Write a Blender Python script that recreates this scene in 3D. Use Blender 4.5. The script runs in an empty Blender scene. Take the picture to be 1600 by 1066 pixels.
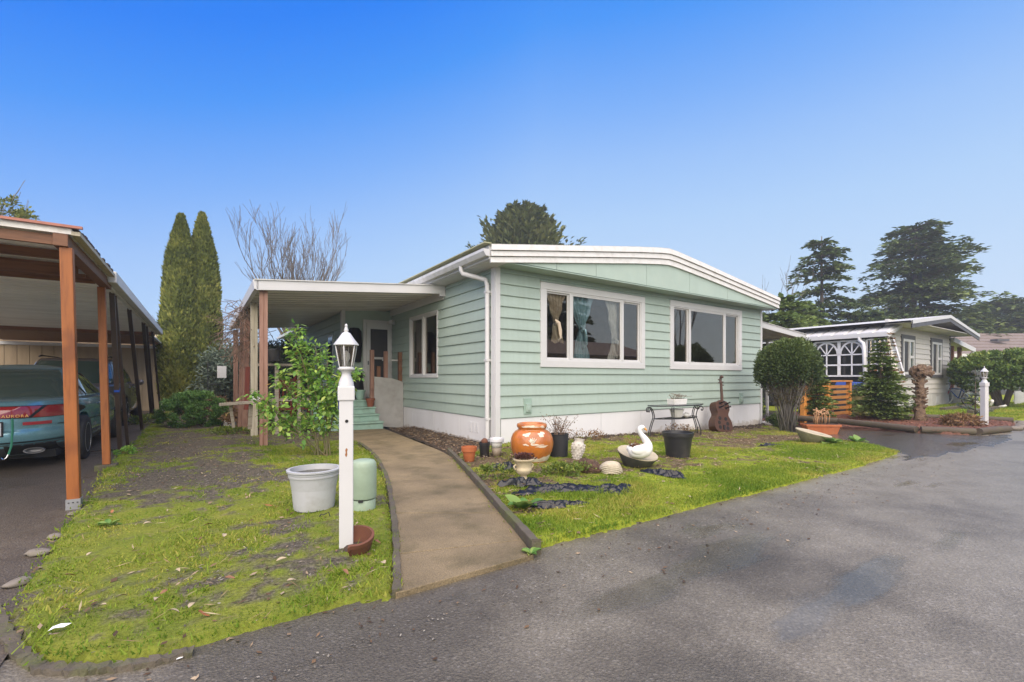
import bpy, bmesh, math, random
import numpy as np
from mathutils import Vector, Matrix, Euler
R=math.radians; pi=math.pi
random.seed(7); RNG=np.random.default_rng(11)
SC=bpy.context.scene; COL=SC.collection
# ------------------------------------------------------------------ camera
HC=1.2
cd=bpy.data.cameras.new('camera'); cam=bpy.data.objects.new('camera',cd); COL.objects.link(cam)
cam.location=(0,0,HC); cam.rotation_euler=(R(90),0,0)
cd.sensor_width=36; cd.lens=36*712/1600; cd.shift_y=58/1600; cd.clip_start=.05; cd.clip_end=3000
SC.camera=cam
# ------------------------------------------------------------------ world
W=bpy.data.worlds.new('World'); SC.world=W; W.use_nodes=True
nt=W.node_tree; nt.nodes.clear()
SUN_EL,SUN_AZ=R(52),R(180)      # high soft light from behind the camera
def wn(t): return nt.nodes.new(t)
out=wn('ShaderNodeOutputWorld'); bg=wn('ShaderNodeBackground'); sky=wn('ShaderNodeTexSky')
sky.sky_type='NISHITA'; sky.sun_disc=False; sky.sun_elevation=SUN_EL; sky.sun_rotation=R(180); sky.ozone_density=3.0; sky.air_density=1.0; sky.dust_density=.4
tc=wn('ShaderNodeTexCoord'); sep=wn('ShaderNodeSeparateXYZ'); rmp=wn('ShaderNodeValToRGB')
nt.links.new(tc.outputs['Generated'],sep.inputs[0]); 
mnx=wn('ShaderNodeMath'); mnx.operation='MINIMUM'; mnx.inputs[1].default_value=.05; nt.links.new(sep.outputs['X'],mnx.inputs[0])
max_=wn('ShaderNodeMath'); max_.operation='MULTIPLY_ADD'; max_.inputs[1].default_value=-.30; nt.links.new(mnx.outputs[0],max_.inputs[0]); nt.links.new(sep.outputs['Z'],max_.inputs[2])
nt.links.new(max_.outputs[0],rmp.inputs[0])
el=rmp.color_ramp.elements
SKYC=[(0.0,(.68,.83,1)),(.18,(.56,.75,1)),(.30,(.455,.675,1)),(.40,(.335,.57,1)),(.484,(.205,.46,1)),(.60,(.055,.32,.99)),(.69,(.006,.225,.97)),(1.0,(.006,.18,.86))]
el[0].position=0; el[0].color=(*SKYC[0][1],1); el[1].position=1; el[1].color=(*SKYC[-1][1],1)
for p,c in SKYC[1:-1]:
    e=el.new(p); e.color=(*c,1)
mul=wn('ShaderNodeMixRGB'); mul.inputs[0].default_value=.06
sc10=wn('ShaderNodeVectorMath'); sc10.operation='SCALE'; sc10.inputs['Scale'].default_value=.1
nt.links.new(sky.outputs[0],sc10.inputs[0])
nt.links.new(rmp.outputs[0],mul.inputs[1]); nt.links.new(sc10.outputs[0],mul.inputs[2])
nt.links.new(mul.outputs[0],bg.inputs[0]); bg.inputs[1].default_value=.50
nt.links.new(bg.outputs[0],out.inputs[0])
sl=bpy.data.lights.new('sun','SUN'); so=bpy.data.objects.new('sun',sl); COL.objects.link(so)
sl.energy=3.6; sl.angle=R(95); sl.color=(1,.85,.655)
sd=Vector((math.sin(SUN_AZ)*math.cos(SUN_EL),math.cos(SUN_AZ)*math.cos(SUN_EL),math.sin(SUN_EL)))
so.rotation_euler=sd.to_track_quat('Z','Y').to_euler()
SC.view_settings.view_transform='Standard'; SC.view_settings.look='None'; SC.view_settings.gamma=1
SC.view_settings.use_curve_mapping=False; SC.view_settings.exposure=1.0
# ------------------------------------------------------------------ frames
CX,CY=-.283,8.06; D1=np.array([.826,.5637]); D2=np.array([-.5637,.826]); TH=math.atan2(.5637,.826)
def sm(t,a,b):
    t=np.clip((t-a)/(b-a),0,1); return t*t*(3-2*t)
def gzl(x,y):                                    # lot height (front yard falls gently along the house)
    return -.16*sm(x,0,8.5)*(1-sm(x,9.6,12))*sm(y,-4.0,-1.0)
def LW(x,y,z=0): return Vector((CX+x*D1[0]+y*D2[0],CY+x*D1[1]+y*D2[1],z))
def toL(X,Y):
    qx,qy=X-CX,Y-CY; return qx*D1[0]+qy*D1[1], qx*D2[0]+qy*D2[1]
def G(u,v,z=0):                                  # survey point on the lot ground, local coordinates
    zz=z
    for _ in range(12):
        t=(HC-zz)*712/(v-591); X,Y=(u-800)/712*t,t; x,y=toL(X,Y); zz=z+float(gzl(x,y))
    return x,y,zz
# ------------------------------------------------------------------ noise
def vnoise(p,seed=0):
    p=np.asarray(p,float); i=np.floor(p).astype(np.int64); f=p-i; f=f*f*(3-2*f)
    def h(ix):
        n=(ix[...,0]*374761393+ix[...,1]*668265263+(ix[...,2]*2147483647 if ix.shape[-1]>2 else 0)+seed*1274126177)&0xffffffff
        n=((n^(n>>13))*1274126177)&0xffffffff; n=n^(n>>16); return (n&0xffff)/65535.
    d=p.shape[-1]; r=0
    for c in range(2**d):
        o=np.array([(c>>k)&1 for k in range(d)]); w=1
        for k in range(d): w=w*(f[...,k] if o[k] else 1-f[...,k])
        r=r+w*h(i+o)
    return r
def fbm(p,oct=3,seed=0):
    r=0;a=.5;p=np.asarray(p,float)
    for k in range(oct): r=r+a*vnoise(p*2**k,seed+k); a*=.5
    return r/(1-.5**oct)
# ------------------------------------------------------------------ mesh builder
class MB:
    def __init__(s): s.v=[];s.f=[]
    def add(s,vs,fs):
        o=len(s.v); s.v+=[tuple(map(float,p)) for p in vs]; s.f+=[tuple(i+o for i in f) for f in fs]; return s
    def box(s,x0,x1,y0,y1,z0,z1):
        return s.add([(x0,y0,z0),(x1,y0,z0),(x1,y1,z0),(x0,y1,z0),(x0,y0,z1),(x1,y0,z1),(x1,y1,z1),(x0,y1,z1)],
          [(0,3,2,1),(4,5,6,7),(0,1,5,4),(1,2,6,5),(2,3,7,6),(3,0,4,7)])
    def hexa(s,b,t): # 4 bottom pts, 4 top pts
        return s.add(list(b)+list(t),[(0,3,2,1),(4,5,6,7),(0,1,5,4),(1,2,6,5),(2,3,7,6),(3,0,4,7)])
    def bar(s,p0,p1,w,h=None,up=(0,0,1)):
        h=h or w; p0=Vector(p0);p1=Vector(p1); d=(p1-p0).normalized(); u=Vector(up)
        if abs(d.dot(u))>.95: u=Vector((0,1,0))
        a=d.cross(u).normalized()*w/2; b=a.cross(d).normalized()*h/2
        return s.hexa([p0-a-b,p0+a-b,p0+a+b,p0-a+b],[p1-a-b,p1+a-b,p1+a+b,p1-a+b])
    def prism(s,poly,axis,a,b):  # poly of 2d points, extruded along axis index
        n=len(poly); vs=[]
        for t in (a,b):
            for p in poly:
                q=list(p); q.insert(axis,t); vs.append(q)
        return s.add(vs,[tuple(range(n))[::-1],tuple(range(n,2*n))]+[(i,(i+1)%n,n+(i+1)%n,n+i) for i in range(n)])
    def tube(s,pts,r,n=8,cap=True):
        pts=[Vector(p) for p in pts]; m=len(pts)
        rs=r if isinstance(r,(list,tuple)) else [r]*m; vs=[];fs=[]; a=None
        for i,p in enumerate(pts):
            d=(pts[min(i+1,m-1)]-pts[max(i-1,0)]).normalized()
            if a is None:
                a=d.cross(Vector((0,0,1)) if abs(d.z)<.9 else Vector((1,0,0))).normalized()
            else:
                a=(a-d*a.dot(d)).normalized()
            b=d.cross(a)
            for k in range(n):
                t=2*pi*k/n; vs.append(p+(a*math.cos(t)+b*math.sin(t))*rs[i])
        for i in range(m-1):
            for k in range(n):
                fs.append((i*n+k,i*n+(k+1)%n,(i+1)*n+(k+1)%n,(i+1)*n+k))
        if cap: fs+=[tuple(range(n))[::-1],tuple(range((m-1)*n,m*n))]
        return s.add(vs,fs)
    def lathe(s,prof,n=28,c=(0,0,0),sx=1,sy=1):
        vs=[];fs=[];m=len(prof)
        for r,z in prof:
            for k in range(n):
                t=2*pi*k/n; vs.append((c[0]+r*sx*math.cos(t),c[1]+r*sy*math.sin(t),c[2]+z))
        for i in range(m-1):
            for k in range(n): fs.append((i*n+k,i*n+(k+1)%n,(i+1)*n+(k+1)%n,(i+1)*n+k))
        fs+=[tuple(range(n))[::-1],tuple(range((m-1)*n,m*n))]
        return s.add(vs,fs)
    def ell(s,c,r,n=16,m=10,jit=0,seed=0):
        rr=random.Random(seed); vs=[];fs=[]
        for i in range(m+1):
            p=pi*i/m
            for k in range(n):
                t=2*pi*k/n; j=1+jit*(rr.random()-.5)
                vs.append((c[0]+r[0]*math.sin(p)*math.cos(t)*j,c[1]+r[1]*math.sin(p)*math.sin(t)*j,c[2]-r[2]*math.cos(p)*j))
        for i in range(m):
            for k in range(n): fs.append((i*n+k,i*n+(k+1)%n,(i+1)*n+(k+1)%n,(i+1)*n+k))
        return s.add(vs,fs)
    def mesh(s,name,m=None,smooth=False):
        me=bpy.data.meshes.new(name); me.from_pydata(s.v,[],s.f); me.update()
        if smooth: me.polygons.foreach_set('use_smooth',[True]*len(me.polygons))
        if m: me.materials.append(m)
        return me
    def build(s,name,m,parent=None,loc=None,rot=None,smooth=False,bevel=0,label=None,auto=None):
        return link(name,s.mesh(name,m,smooth or bool(auto)),parent,loc,rot,bevel,label,auto)
def link(name,me,parent=None,loc=None,rot=None,bevel=0,label=None,auto=None):
    o=bpy.data.objects.new(name,me); COL.objects.link(o)
    if parent: o.parent=parent
    if loc is not None: o.location=loc
    if rot is not None: o.rotation_euler=rot
    if bevel:
        b=o.modifiers.new('Bevel','BEVEL'); b.width=bevel; b.segments=2; b.limit_method='ANGLE'; b.angle_limit=R(40)
    if auto: 
        e=o.modifiers.new('Edge','EDGE_SPLIT'); e.split_angle=R(auto)
    if label: o['label']=label
    return o
def np_mesh(name,v,f,m,var=None,smooth=False):
    v=np.asarray(v,np.float32); f=np.asarray(f,np.int32); me=bpy.data.meshes.new(name)
    me.vertices.add(len(v)); me.vertices.foreach_set('co',v.ravel())
    k=f.shape[1]; me.loops.add(f.size); me.loops.foreach_set('vertex_index',f.ravel())
    me.polygons.add(len(f)); me.polygons.foreach_set('loop_start',np.arange(0,f.size,k,dtype=np.int32))
    me.polygons.foreach_set('loop_total',np.full(len(f),k,np.int32))
    if smooth: me.polygons.foreach_set('use_smooth',np.ones(len(f),bool))
    if var is not None:
        a=me.attributes.new('var','FLOAT','POINT'); a.data.foreach_set('value',np.asarray(var,np.float32))
    me.update(calc_edges=True); me.materials.append(m); return me
def thing(name,label,cat,loc=(0,0,0),rz=TH,group=None,rot=None):
    o=bpy.data.objects.new(name,None); COL.objects.link(o); o.location=loc; o.rotation_euler=rot if rot else (0,0,rz)
    o.empty_display_size=.2; o['label']=label; o['category']=cat
    if group: o['group']=group
    return o
def tag(o,label,cat,group=None):
    o['label']=label; o['category']=cat
    if group: o['group']=group
    return o
def kind(o,k='structure'): o['kind']=k; return o
# ------------------------------------------------------------------ materials
def newmat(name):
    m=bpy.data.materials.new(name); m.use_nodes=True; n=m.node_tree; b=n.nodes['Principled BSDF']; return m,n,b
def N(n,t,**k):
    x=n.nodes.new(t)
    for a,b in k.items(): setattr(x,a,b)
    return x
def noise(n,scale,detail=4,rough=.55,coord='Object',vec=None,stretch=None):
    t=N(n,'ShaderNodeTexNoise'); t.inputs['Scale'].default_value=scale; t.inputs['Detail'].default_value=detail; t.inputs['Roughness'].default_value=rough
    if vec is None:
        c=N(n,'ShaderNodeTexCoord'); vec=c.outputs[coord]
    if stretch:
        mp=N(n,'ShaderNodeMapping'); mp.inputs['Scale'].default_value=stretch; n.links.new(vec,mp.inputs[0]); vec=mp.outputs[0]
    n.links.new(vec,t.inputs['Vector']); return t
def ramp(n,src,stops):
    r=N(n,'ShaderNodeValToRGB'); e=r.color_ramp.elements
    e[0].position=stops[0][0]; e[0].color=(*stops[0][1],1); e[1].position=stops[-1][0]; e[1].color=(*stops[-1][1],1)
    for p,c in stops[1:-1]:
        q=e.new(p); q.color=(*c,1)
    n.links.new(src,r.inputs[0]); return r
def mix(n,fac,a,b,mode='MIX'):
    x=N(n,'ShaderNodeMixRGB',blend_type=mode)
    for i,s in enumerate((fac,a,b)):
        if isinstance(s,(int,float)): x.inputs[i].default_value=s
        elif isinstance(s,tuple): x.inputs[i].default_value=(*s,1)
        else: n.links.new(s,x.inputs[i])
    return x
def bump(n,b,src,strength,dist=.01):
    k=N(n,'ShaderNodeBump'); k.inputs['Strength'].default_value=strength; k.inputs['Distance'].default_value=dist
    n.links.new(src,k.inputs['Height'])
    old=b.inputs['Normal'].links
    if old: n.links.new(old[0].from_socket,k.inputs['Normal'])
    n.links.new(k.outputs[0],b.inputs['Normal'])
def M(name,c,rough=.6,metal=0,dirt=None,dscale=6,damt=.35,grain=None,gstr=.15,gdist=.004,stretch=None,coat=0,var=.12,coord='Object',spec=None):
    m,n,b=newmat(name); b.inputs['Roughness'].default_value=rough; b.inputs['Metallic'].default_value=metal; b.inputs['Coat Weight'].default_value=coat
    if spec is not None: b.inputs['Specular IOR Level'].default_value=spec
    t=noise(n,dscale,5,coord=coord,stretch=stretch)
    lo=tuple(x*(1-var) for x in c); hi=tuple(min(1,x*(1+var)) for x in c)
    r=ramp(n,t.outputs[0],[(.3,lo),(.7,hi)]); src=r.outputs[0]
    if dirt:
        t2=noise(n,dscale*.6+1.3,6,.65,coord=coord,stretch=stretch); r2=ramp(n,t2.outputs[0],[(.48,(0,0,0)),(.75,(damt,damt,damt))])
        src=mix(n,r2.outputs[0],src,dirt).outputs[0]
    n.links.new(src,b.inputs['Base Color'])
    if grain:
        g=noise(n,grain,4,coord=coord,stretch=stretch); bump(n,b,g.outputs[0],gstr,gdist)
    return m
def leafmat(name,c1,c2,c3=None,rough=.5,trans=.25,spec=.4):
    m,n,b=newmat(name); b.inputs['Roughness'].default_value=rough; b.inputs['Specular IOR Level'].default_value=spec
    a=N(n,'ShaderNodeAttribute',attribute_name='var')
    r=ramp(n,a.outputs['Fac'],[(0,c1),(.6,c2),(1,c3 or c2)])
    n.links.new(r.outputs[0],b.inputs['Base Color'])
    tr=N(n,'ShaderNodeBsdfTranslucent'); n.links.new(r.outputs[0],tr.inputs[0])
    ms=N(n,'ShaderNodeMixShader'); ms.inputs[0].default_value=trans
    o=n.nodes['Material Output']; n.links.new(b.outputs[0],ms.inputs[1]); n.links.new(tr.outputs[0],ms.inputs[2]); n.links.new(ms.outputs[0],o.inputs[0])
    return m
def glassmat(name,tint=(.8,.85,.85),base=.06):
    m,n,b=newmat(name); n.nodes.remove(b)
    t=N(n,'ShaderNodeBsdfTransparent'); t.inputs[0].default_value=(*tint,1)
    g=N(n,'ShaderNodeBsdfGlossy'); g.inputs['Roughness'].default_value=.01; g.inputs[0].default_value=(1,.90,.76,1)
    f=N(n,'ShaderNodeFresnel'); f.inputs[0].default_value=1.6
    ad=N(n,'ShaderNodeMath',operation='ADD'); ad.inputs[1].default_value=base; n.links.new(f.outputs[0],ad.inputs[0])
    ms=N(n,'ShaderNodeMixShader'); n.links.new(ad.outputs[0],ms.inputs[0]); n.links.new(t.outputs[0],ms.inputs[1]); n.links.new(g.outputs[0],ms.inputs[2])
    n.links.new(ms.outputs[0],n.nodes['Material Output'].inputs[0]); return m
def siding(name,c,edge):
    m,n,b=newmat(name); b.inputs['Roughness'].default_value=.55
    t=noise(n,3.2,5,stretch=(.35,.35,2.2)); g=noise(n,28,3,stretch=(.12,.12,1.6))
    oi=N(n,'ShaderNodeObjectInfo')
    r=ramp(n,t.outputs[0],[(.3,tuple(x*.95 for x in c)),(.55,c),(.75,edge)])
    v=N(n,'ShaderNodeMath',operation='MULTIPLY_ADD'); n.links.new(oi.outputs['Random'],v.inputs[0]); v.inputs[1].default_value=.10; v.inputs[2].default_value=.95
    x=N(n,'ShaderNodeVectorMath',operation='SCALE'); n.links.new(r.outputs[0],x.inputs[0]); n.links.new(v.outputs[0],x.inputs['Scale'])
    sk=noise(n,2.2,5,.65,stretch=(5,5,.35)); sr=ramp(n,sk.outputs[0],[(.40,(.80,.80,.74)),(.60,(1,1,1))])
    y=mix(n,.22,x.outputs[0],sr.outputs[0],'MULTIPLY')
    n.links.new(y.outputs[0],b.inputs['Base Color']); bump(n,b,g.outputs[0],.12,.004); return m
def woodmat(name,c,dark,rough=.6,scale=1.0,st=(9,9,.7)):
    m,n,b=newmat(name); b.inputs['Roughness'].default_value=rough
    t=noise(n,4*scale,6,.6,stretch=st); k=noise(n,2.3*scale,2)
    r=ramp(n,t.outputs[0],[(.3,dark),(.5,c),(.75,tuple(min(1,x*1.15) for x in c))])
    k2=ramp(n,k.outputs[0],[(.62,(0,0,0)),(.74,(.7,.7,.7))])
    x=mix(n,k2.outputs[0],r.outputs[0],tuple(d*.8 for d in dark)); n.links.new(x.outputs[0],b.inputs['Base Color']); bump(n,b,t.outputs[0],.2,.004); return m
MINT=(.36,.445,.39); 
m_mint=siding('mint_siding_paint',MINT,(.37,.47,.405))
m_mintflat=M('mint_panel_paint',(.335,.43,.37),.55,dirt=(.30,.36,.29),damt=.3,dscale=2,grain=30,gstr=.05)
m_gable=M('mint_gable_paint',(.39,.485,.42),.55,dirt=(.43,.5,.42),damt=.4,dscale=2.5,grain=25,gstr=.05,var=.05)
m_white=M('white_paint',(.58,.58,.575),.45,dirt=(.62,.61,.58),damt=.25,dscale=2.5,var=.03)
m_skirt=M('white_skirt',(.69,.69,.695),.6,dirt=(.58,.57,.53),damt=.3,dscale=1.6,grain=14,gstr=.05,var=.04,stretch=(1,1,.5))
_n=m_skirt.node_tree; _b=_n.nodes['Principled BSDF']; _c=N(_n,'ShaderNodeTexCoord'); _s=N(_n,'ShaderNodeSeparateXYZ'); _n.links.new(_c.outputs['Object'],_s.inputs[0])
_t=noise(_n,5,5,.7); _a=N(_n,'ShaderNodeMath',operation='MULTIPLY_ADD'); _n.links.new(_t.outputs[0],_a.inputs[0]); _a.inputs[1].default_value=-.55; _n.links.new(_s.outputs['Z'],_a.inputs[2])
_r=ramp(_n,_a.outputs[0],[(.0,(.55,.48,.38)),(.10,(1,1,1))]); _a2=N(_n,'ShaderNodeMath',operation='ADD'); _n.links.new(_a.outputs[0],_a2.inputs[0]); _a2.inputs[1].default_value=.34; _n.links.new(_a2.outputs[0],_r.inputs[0])
_x=mix(_n,.7,_b.inputs['Base Color'].links[0].from_socket,_r.outputs[0],'MULTIPLY'); _n.links.new(_x.outputs[0],_b.inputs['Base Color'])
m_fascia=M('white_aluminium',(.69,.68,.65),.4,dirt=(.45,.43,.36),damt=.45,dscale=2.5,stretch=(3,3,3),var=.05)
m_gutter=M('gutter_paint',(.62,.62,.60),.4,dirt=(.35,.34,.27),damt=.6,dscale=3)
m_moss_edge=M('mossy_roof_edge',(.42,.42,.27),.9,dirt=(.3,.32,.12),damt=.8,dscale=9,grain=40,gstr=.5)
m_roof=M('roof_membrane',(.55,.55,.53),.7,dirt=(.33,.33,.3),damt=.5)
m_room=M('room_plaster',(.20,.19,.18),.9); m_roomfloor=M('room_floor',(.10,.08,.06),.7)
m_glass=glassmat('window_glass',(.84,.86,.84),.13)
m_lampglass=glassmat('lamp_glass',(.80,.80,.78),.04)
m_pan=M('awning_pan_paint',(.60,.575,.52),.25,metal=.0,dirt=(.25,.22,.18),damt=.5,dscale=1.5,stretch=(.3,2,1),spec=.7)
m_cpan=M('carport_pan_paint',(.80,.78,.72),.3,dirt=(.5,.45,.38),damt=.5,dscale=1.2,stretch=(.3,2,1))
m_orange=woodmat('stained_fir',(.31,.098,.018),(.19,.052,.010),.5)
m_brownwood=woodmat('brown_beam_wood',(.19,.085,.04),(.10,.045,.022),.6,st=(.7,9,9))
m_pink=woodmat('pinkish_brown_post',(.31,.175,.125),(.22,.11,.075),.7)
m_paleno=woodmat('pale_post',(.50,.45,.34),(.35,.30,.22),.8)
m_graywood=woodmat('weathered_wood',(.33,.29,.23),(.19,.16,.12),.85,st=(1,9,9))
m_darkpole=M('dark_rusty_pole',(.065,.045,.035),.5,dirt=(.14,.06,.03),damt=.5,dscale=4)
m_gatewood=woodmat('orange_gate_wood',(.60,.25,.05),(.42,.15,.03),.6,st=(.7,9,9))
m_redwood=woodmat('red_post',(.20,.045,.03),(.12,.03,.02),.7)
m_shed=M('tan_shed_board',(.36,.275,.175),.75,dirt=(.24,.175,.105),damt=.4,dscale=2,stretch=(3,3,.4),grain=20,gstr=.1)
m_dark=M('dark_void',(.012,.012,.012),.9); m_blackpl=M('black_plastic',(.022,.022,.024),.42,dirt=(.10,.09,.075),damt=.5,dscale=5)
m_rubber=M('tyre_rubber',(.018,.018,.019),.75,dirt=(.05,.045,.04),damt=.5,dscale=8)
m_alloy=M('alloy_wheel',(.55,.56,.58),.3,metal=.8,dirt=(.2,.19,.17),damt=.4)
m_black=M('black_iron',(.020,.021,.023),.45,dirt=(.06,.05,.04),damt=.4)
m_plate=M('galvanised_steel',(.30,.305,.31),.5,metal=.4)
# ------------------------------------------------------------------ setting: sheets of ground
O0=LW(0,0,0)
def inpoly(x,y,poly):
    r=np.zeros(np.shape(x),bool); n=len(poly)
    for i in range(n):
        x0,y0=poly[i][:2]; x1,y1=poly[(i+1)%n][:2]
        if y0==y1: continue
        c=((y0>y)!=(y1>y))&(x<(x1-x0)*(y-y0)/(y1-y0)+x0); r^=c
    return r
def sheet(name,poly,step,m,zoff,rough=0,seed=0,nscale=2.0,varf=None,edge=.03,jit=.3):
    p=np.array([q[:2] for q in poly]); x0,y0=p.min(0)-step; x1,y1=p.max(0)+step
    nx=int((x1-x0)/step)+1; ny=int((y1-y0)/step)+1
    gx,gy=np.meshgrid(x0+step*np.arange(nx),y0+step*np.arange(ny),indexing='ij')
    rr=np.random.default_rng(seed+5); gx=gx+rr.uniform(-jit,jit,gx.shape)*step; gy=gy+rr.uniform(-jit,jit,gy.shape)*step
    cx=(gx[:-1,:-1]+gx[1:,1:])/2; cy=(gy[:-1,:-1]+gy[1:,1:])/2; ins=inpoly(cx,cy,poly)
    cnt=np.zeros(gx.shape); 
    for a in (0,1):
        for b in (0,1): cnt[a:nx-1+a,b:ny-1+b]+=ins
    z=gzl(gx,gy)+zoff
    if rough: z=z+rough*(fbm(np.stack([gx,gy],-1)*nscale,4,seed)-.5)*2
    z=np.where(cnt<4,z-edge,z)
    idx=np.arange(nx*ny).reshape(nx,ny)
    f=np.stack([idx[:-1,:-1][ins],idx[1:,:-1][ins],idx[1:,1:][ins],idx[:-1,1:][ins]],1)
    used,inv=np.unique(f,return_inverse=True); V=np.stack([gx.ravel(),gy.ravel(),z.ravel()],1)[used]
    v=varf(V[:,0],V[:,1]) if varf else None
    return link(name,np_mesh(name,V,inv.reshape(f.shape),m,v,True),None,O0,(0,0,TH))
def px(*pts): return [G(u,v) for u,v in pts]
# --- base terrain
def groundmat():
    m,n,b=newmat('far_ground'); b.inputs['Roughness'].default_value=.95
    t=noise(n,.4,6); r=ramp(n,t.outputs[0],[(.35,(.06,.075,.03)),(.65,(.13,.12,.07))]); n.links.new(r.outputs[0],b.inputs['Base Color']); return m
g=MB(); g.add([(-600,-300,-.35),(600,-300,-.35),(600,900,-.35),(-600,900,-.35)],[(0,1,2,3)]); kind(g.build('ground',groundmat()))
# --- wet asphalt road
def asphalt(name,base,light,wet_lo,wet_hi,bstr=.5,tint=(1,1,1),sheenx=1.0,damp=()):
    m,n,b=newmat(name); c=N(n,'ShaderNodeTexCoord'); vec=c.outputs['Object']
    sp=N(n,'ShaderNodeTexVoronoi'); sp.inputs['Scale'].default_value=85; n.links.new(vec,sp.inputs['Vector'])
    fine=noise(n,60,4,.7,vec=vec); big=noise(n,.55,5,.6,vec=vec); mid=noise(n,3.0,5,.6,vec=vec)
    r=ramp(n,fine.outputs[0],[(.32,base),(.52,tuple((a+d)/2 for a,d in zip(base,light))),(.72,light)])
    sepc=N(n,'ShaderNodeSeparateXYZ'); n.links.new(sp.outputs['Color'],sepc.inputs[0])
    st=ramp(n,sepc.outputs[0],[(.90,(0,0,0)),(.97,(.32,.32,.32))]); x=mix(n,st.outputs[0],r.outputs[0],(.22,.205,.18))
    stain=ramp(n,big.outputs[0],[(.34,(.80,.79,.77)),(.58,(1,1,1))]); x=mix(n,1.0,x.outputs[0],stain.outputs[0],'MULTIPLY')
    s2=ramp(n,mid.outputs[0],[(.3,(.85,.83,.80)),(.6,(1.06,1.06,1.06))]); x=mix(n,1.0,x.outputs[0],s2.outputs[0],'MULTIPLY')
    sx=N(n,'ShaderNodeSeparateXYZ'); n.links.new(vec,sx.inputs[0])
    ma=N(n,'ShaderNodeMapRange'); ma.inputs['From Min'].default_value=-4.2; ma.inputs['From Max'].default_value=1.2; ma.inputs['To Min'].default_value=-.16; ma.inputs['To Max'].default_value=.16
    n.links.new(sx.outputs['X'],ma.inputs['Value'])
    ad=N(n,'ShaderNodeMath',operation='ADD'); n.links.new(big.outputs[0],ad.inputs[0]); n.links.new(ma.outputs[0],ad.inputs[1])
    lx=ramp(n,ad.outputs[0],[(.36,(1/2.2,)*3),(.62,(sheenx/2.2,)*3)]); x=mix(n,1.0,x.outputs[0],lx.outputs[0],'MULTIPLY');  # pale sky sheen of the wet surface, painted into the colour towards the right
    for (u_,v_,r_,am) in damp:
        px0,py0,_=G(u_,v_); wv=N(n,'ShaderNodeVectorMath',operation='MULTIPLY_ADD'); n.links.new(mid.outputs['Color'],wv.inputs[0]); wv.inputs[1].default_value=(1.0,1.0,0); n.links.new(vec,wv.inputs[2])
        ds=N(n,'ShaderNodeVectorMath',operation='DISTANCE'); n.links.new(wv.outputs[0],ds.inputs[0]); ds.inputs[1].default_value=(px0+.5,py0+.5,0)
        dr=ramp(n,ds.outputs['Value'],[(r_*.35/3,(am,am*.98,am*.95)),(min(1,r_/1),(1,1,1))]); x=mix(n,1.0,x.outputs[0],dr.outputs[0],'MULTIPLY')

    wt=noise(n,1.0,4,.55,vec=vec,stretch=(.30,1.15,1)); wf=ramp(n,wt.outputs[0],[(.595,(0,0,0)),(.635,(1,1,1))]); wc=ramp(n,wf.outputs[0],[(0,(1,1,1)),(1,(.74,.73,.71))]); x=mix(n,1.0,x.outputs[0],wc.outputs[0],'MULTIPLY')
    xs=N(n,'ShaderNodeVectorMath',operation='SCALE'); xs.inputs['Scale'].default_value=2.2; n.links.new(x.outputs[0],xs.inputs[0]); n.links.new(xs.outputs[0],b.inputs['Base Color'])
    rr=ramp(n,ad.outputs[0],[(.38,(wet_hi,)*3),(.64,(wet_lo,)*3)])
    md=N(n,'ShaderNodeMath',operation='MULTIPLY_ADD'); n.links.new(mid.outputs[0],md.inputs[0]); md.inputs[1].default_value=.12; n.links.new(rr.outputs[0],md.inputs[2])
    wr=mix(n,wf.outputs[0],md.outputs[0],(.09,.09,.09)); n.links.new(wr.outputs[0],b.inputs['Roughness'])
    b.inputs['Specular IOR Level'].default_value=.55
    k=N(n,'ShaderNodeBump'); k.inputs['Distance'].default_value=.006; n.links.new(sp.outputs['Distance'],k.inputs['Height'])
    ks=ramp(n,ad.outputs[0],[(.36,(bstr,)*3),(.66,(bstr*.28,)*3)]); km=mix(n,wf.outputs[0],ks.outputs[0],(.10,.10,.10)); n.links.new(km.outputs[0],k.inputs['Strength'])
    k2=N(n,'ShaderNodeBump'); k2.inputs['Distance'].default_value=.012; k2s=ramp(n,wf.outputs[0],[(0,(.42,)*3),(1,(.10,)*3)]); n.links.new(k2s.outputs[0],k2.inputs['Strength']); n.links.new(fine.outputs[0],k2.inputs['Height']); n.links.new(k.outputs[0],k2.inputs['Normal'])
    n.links.new(k2.outputs[0],b.inputs['Normal']); return m
m_road=asphalt('wet_asphalt',(.068,.059,.044),(.138,.123,.092),.25,.46,.8,sheenx=2.15,damp=((1120,868,.75,.74),))
m_drive=asphalt('wet_gravel_drive',(.050,.040,.030),(.15,.12,.085),.30,.50,1.0)
m_drive2=asphalt('wet_dark_drive',(.062,.052,.042),(.115,.098,.08),.10,.32,.4)
def quads_sheet(name,x0,x1,y0,y1,z,m):
    q=MB(); q.add([(x0,y0,z),(x1,y0,z),(x1,y1,z),(x0,y1,z)],[(0,1,2,3)]); return kind(q.build(name,m,None,O0,(0,0,TH)))
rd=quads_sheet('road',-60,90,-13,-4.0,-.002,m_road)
kind(quads_sheet('left_driveway',-16,-5.0,-4.25,16,.006,m_drive))
for nm,dr in (('right_driveway',[(3.6,-4.62),(4.75,-4.30),(6.3,-2.7),(7.3,-1.5),(8.9,-.25),(9.03,.3),(9.03,9),(13.5,9),(13.5,-.3),(9.7,-.5),(9.6,-1.71),(8.75,-3.5),(9.2,-4.35),(10.2,-4.8),(8.6,-5.05),(7.2,-5.0),(5.6,-4.85)]),):
    kind(sheet(nm,dr,.12,m_drive2,.006,edge=.03))
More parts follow.
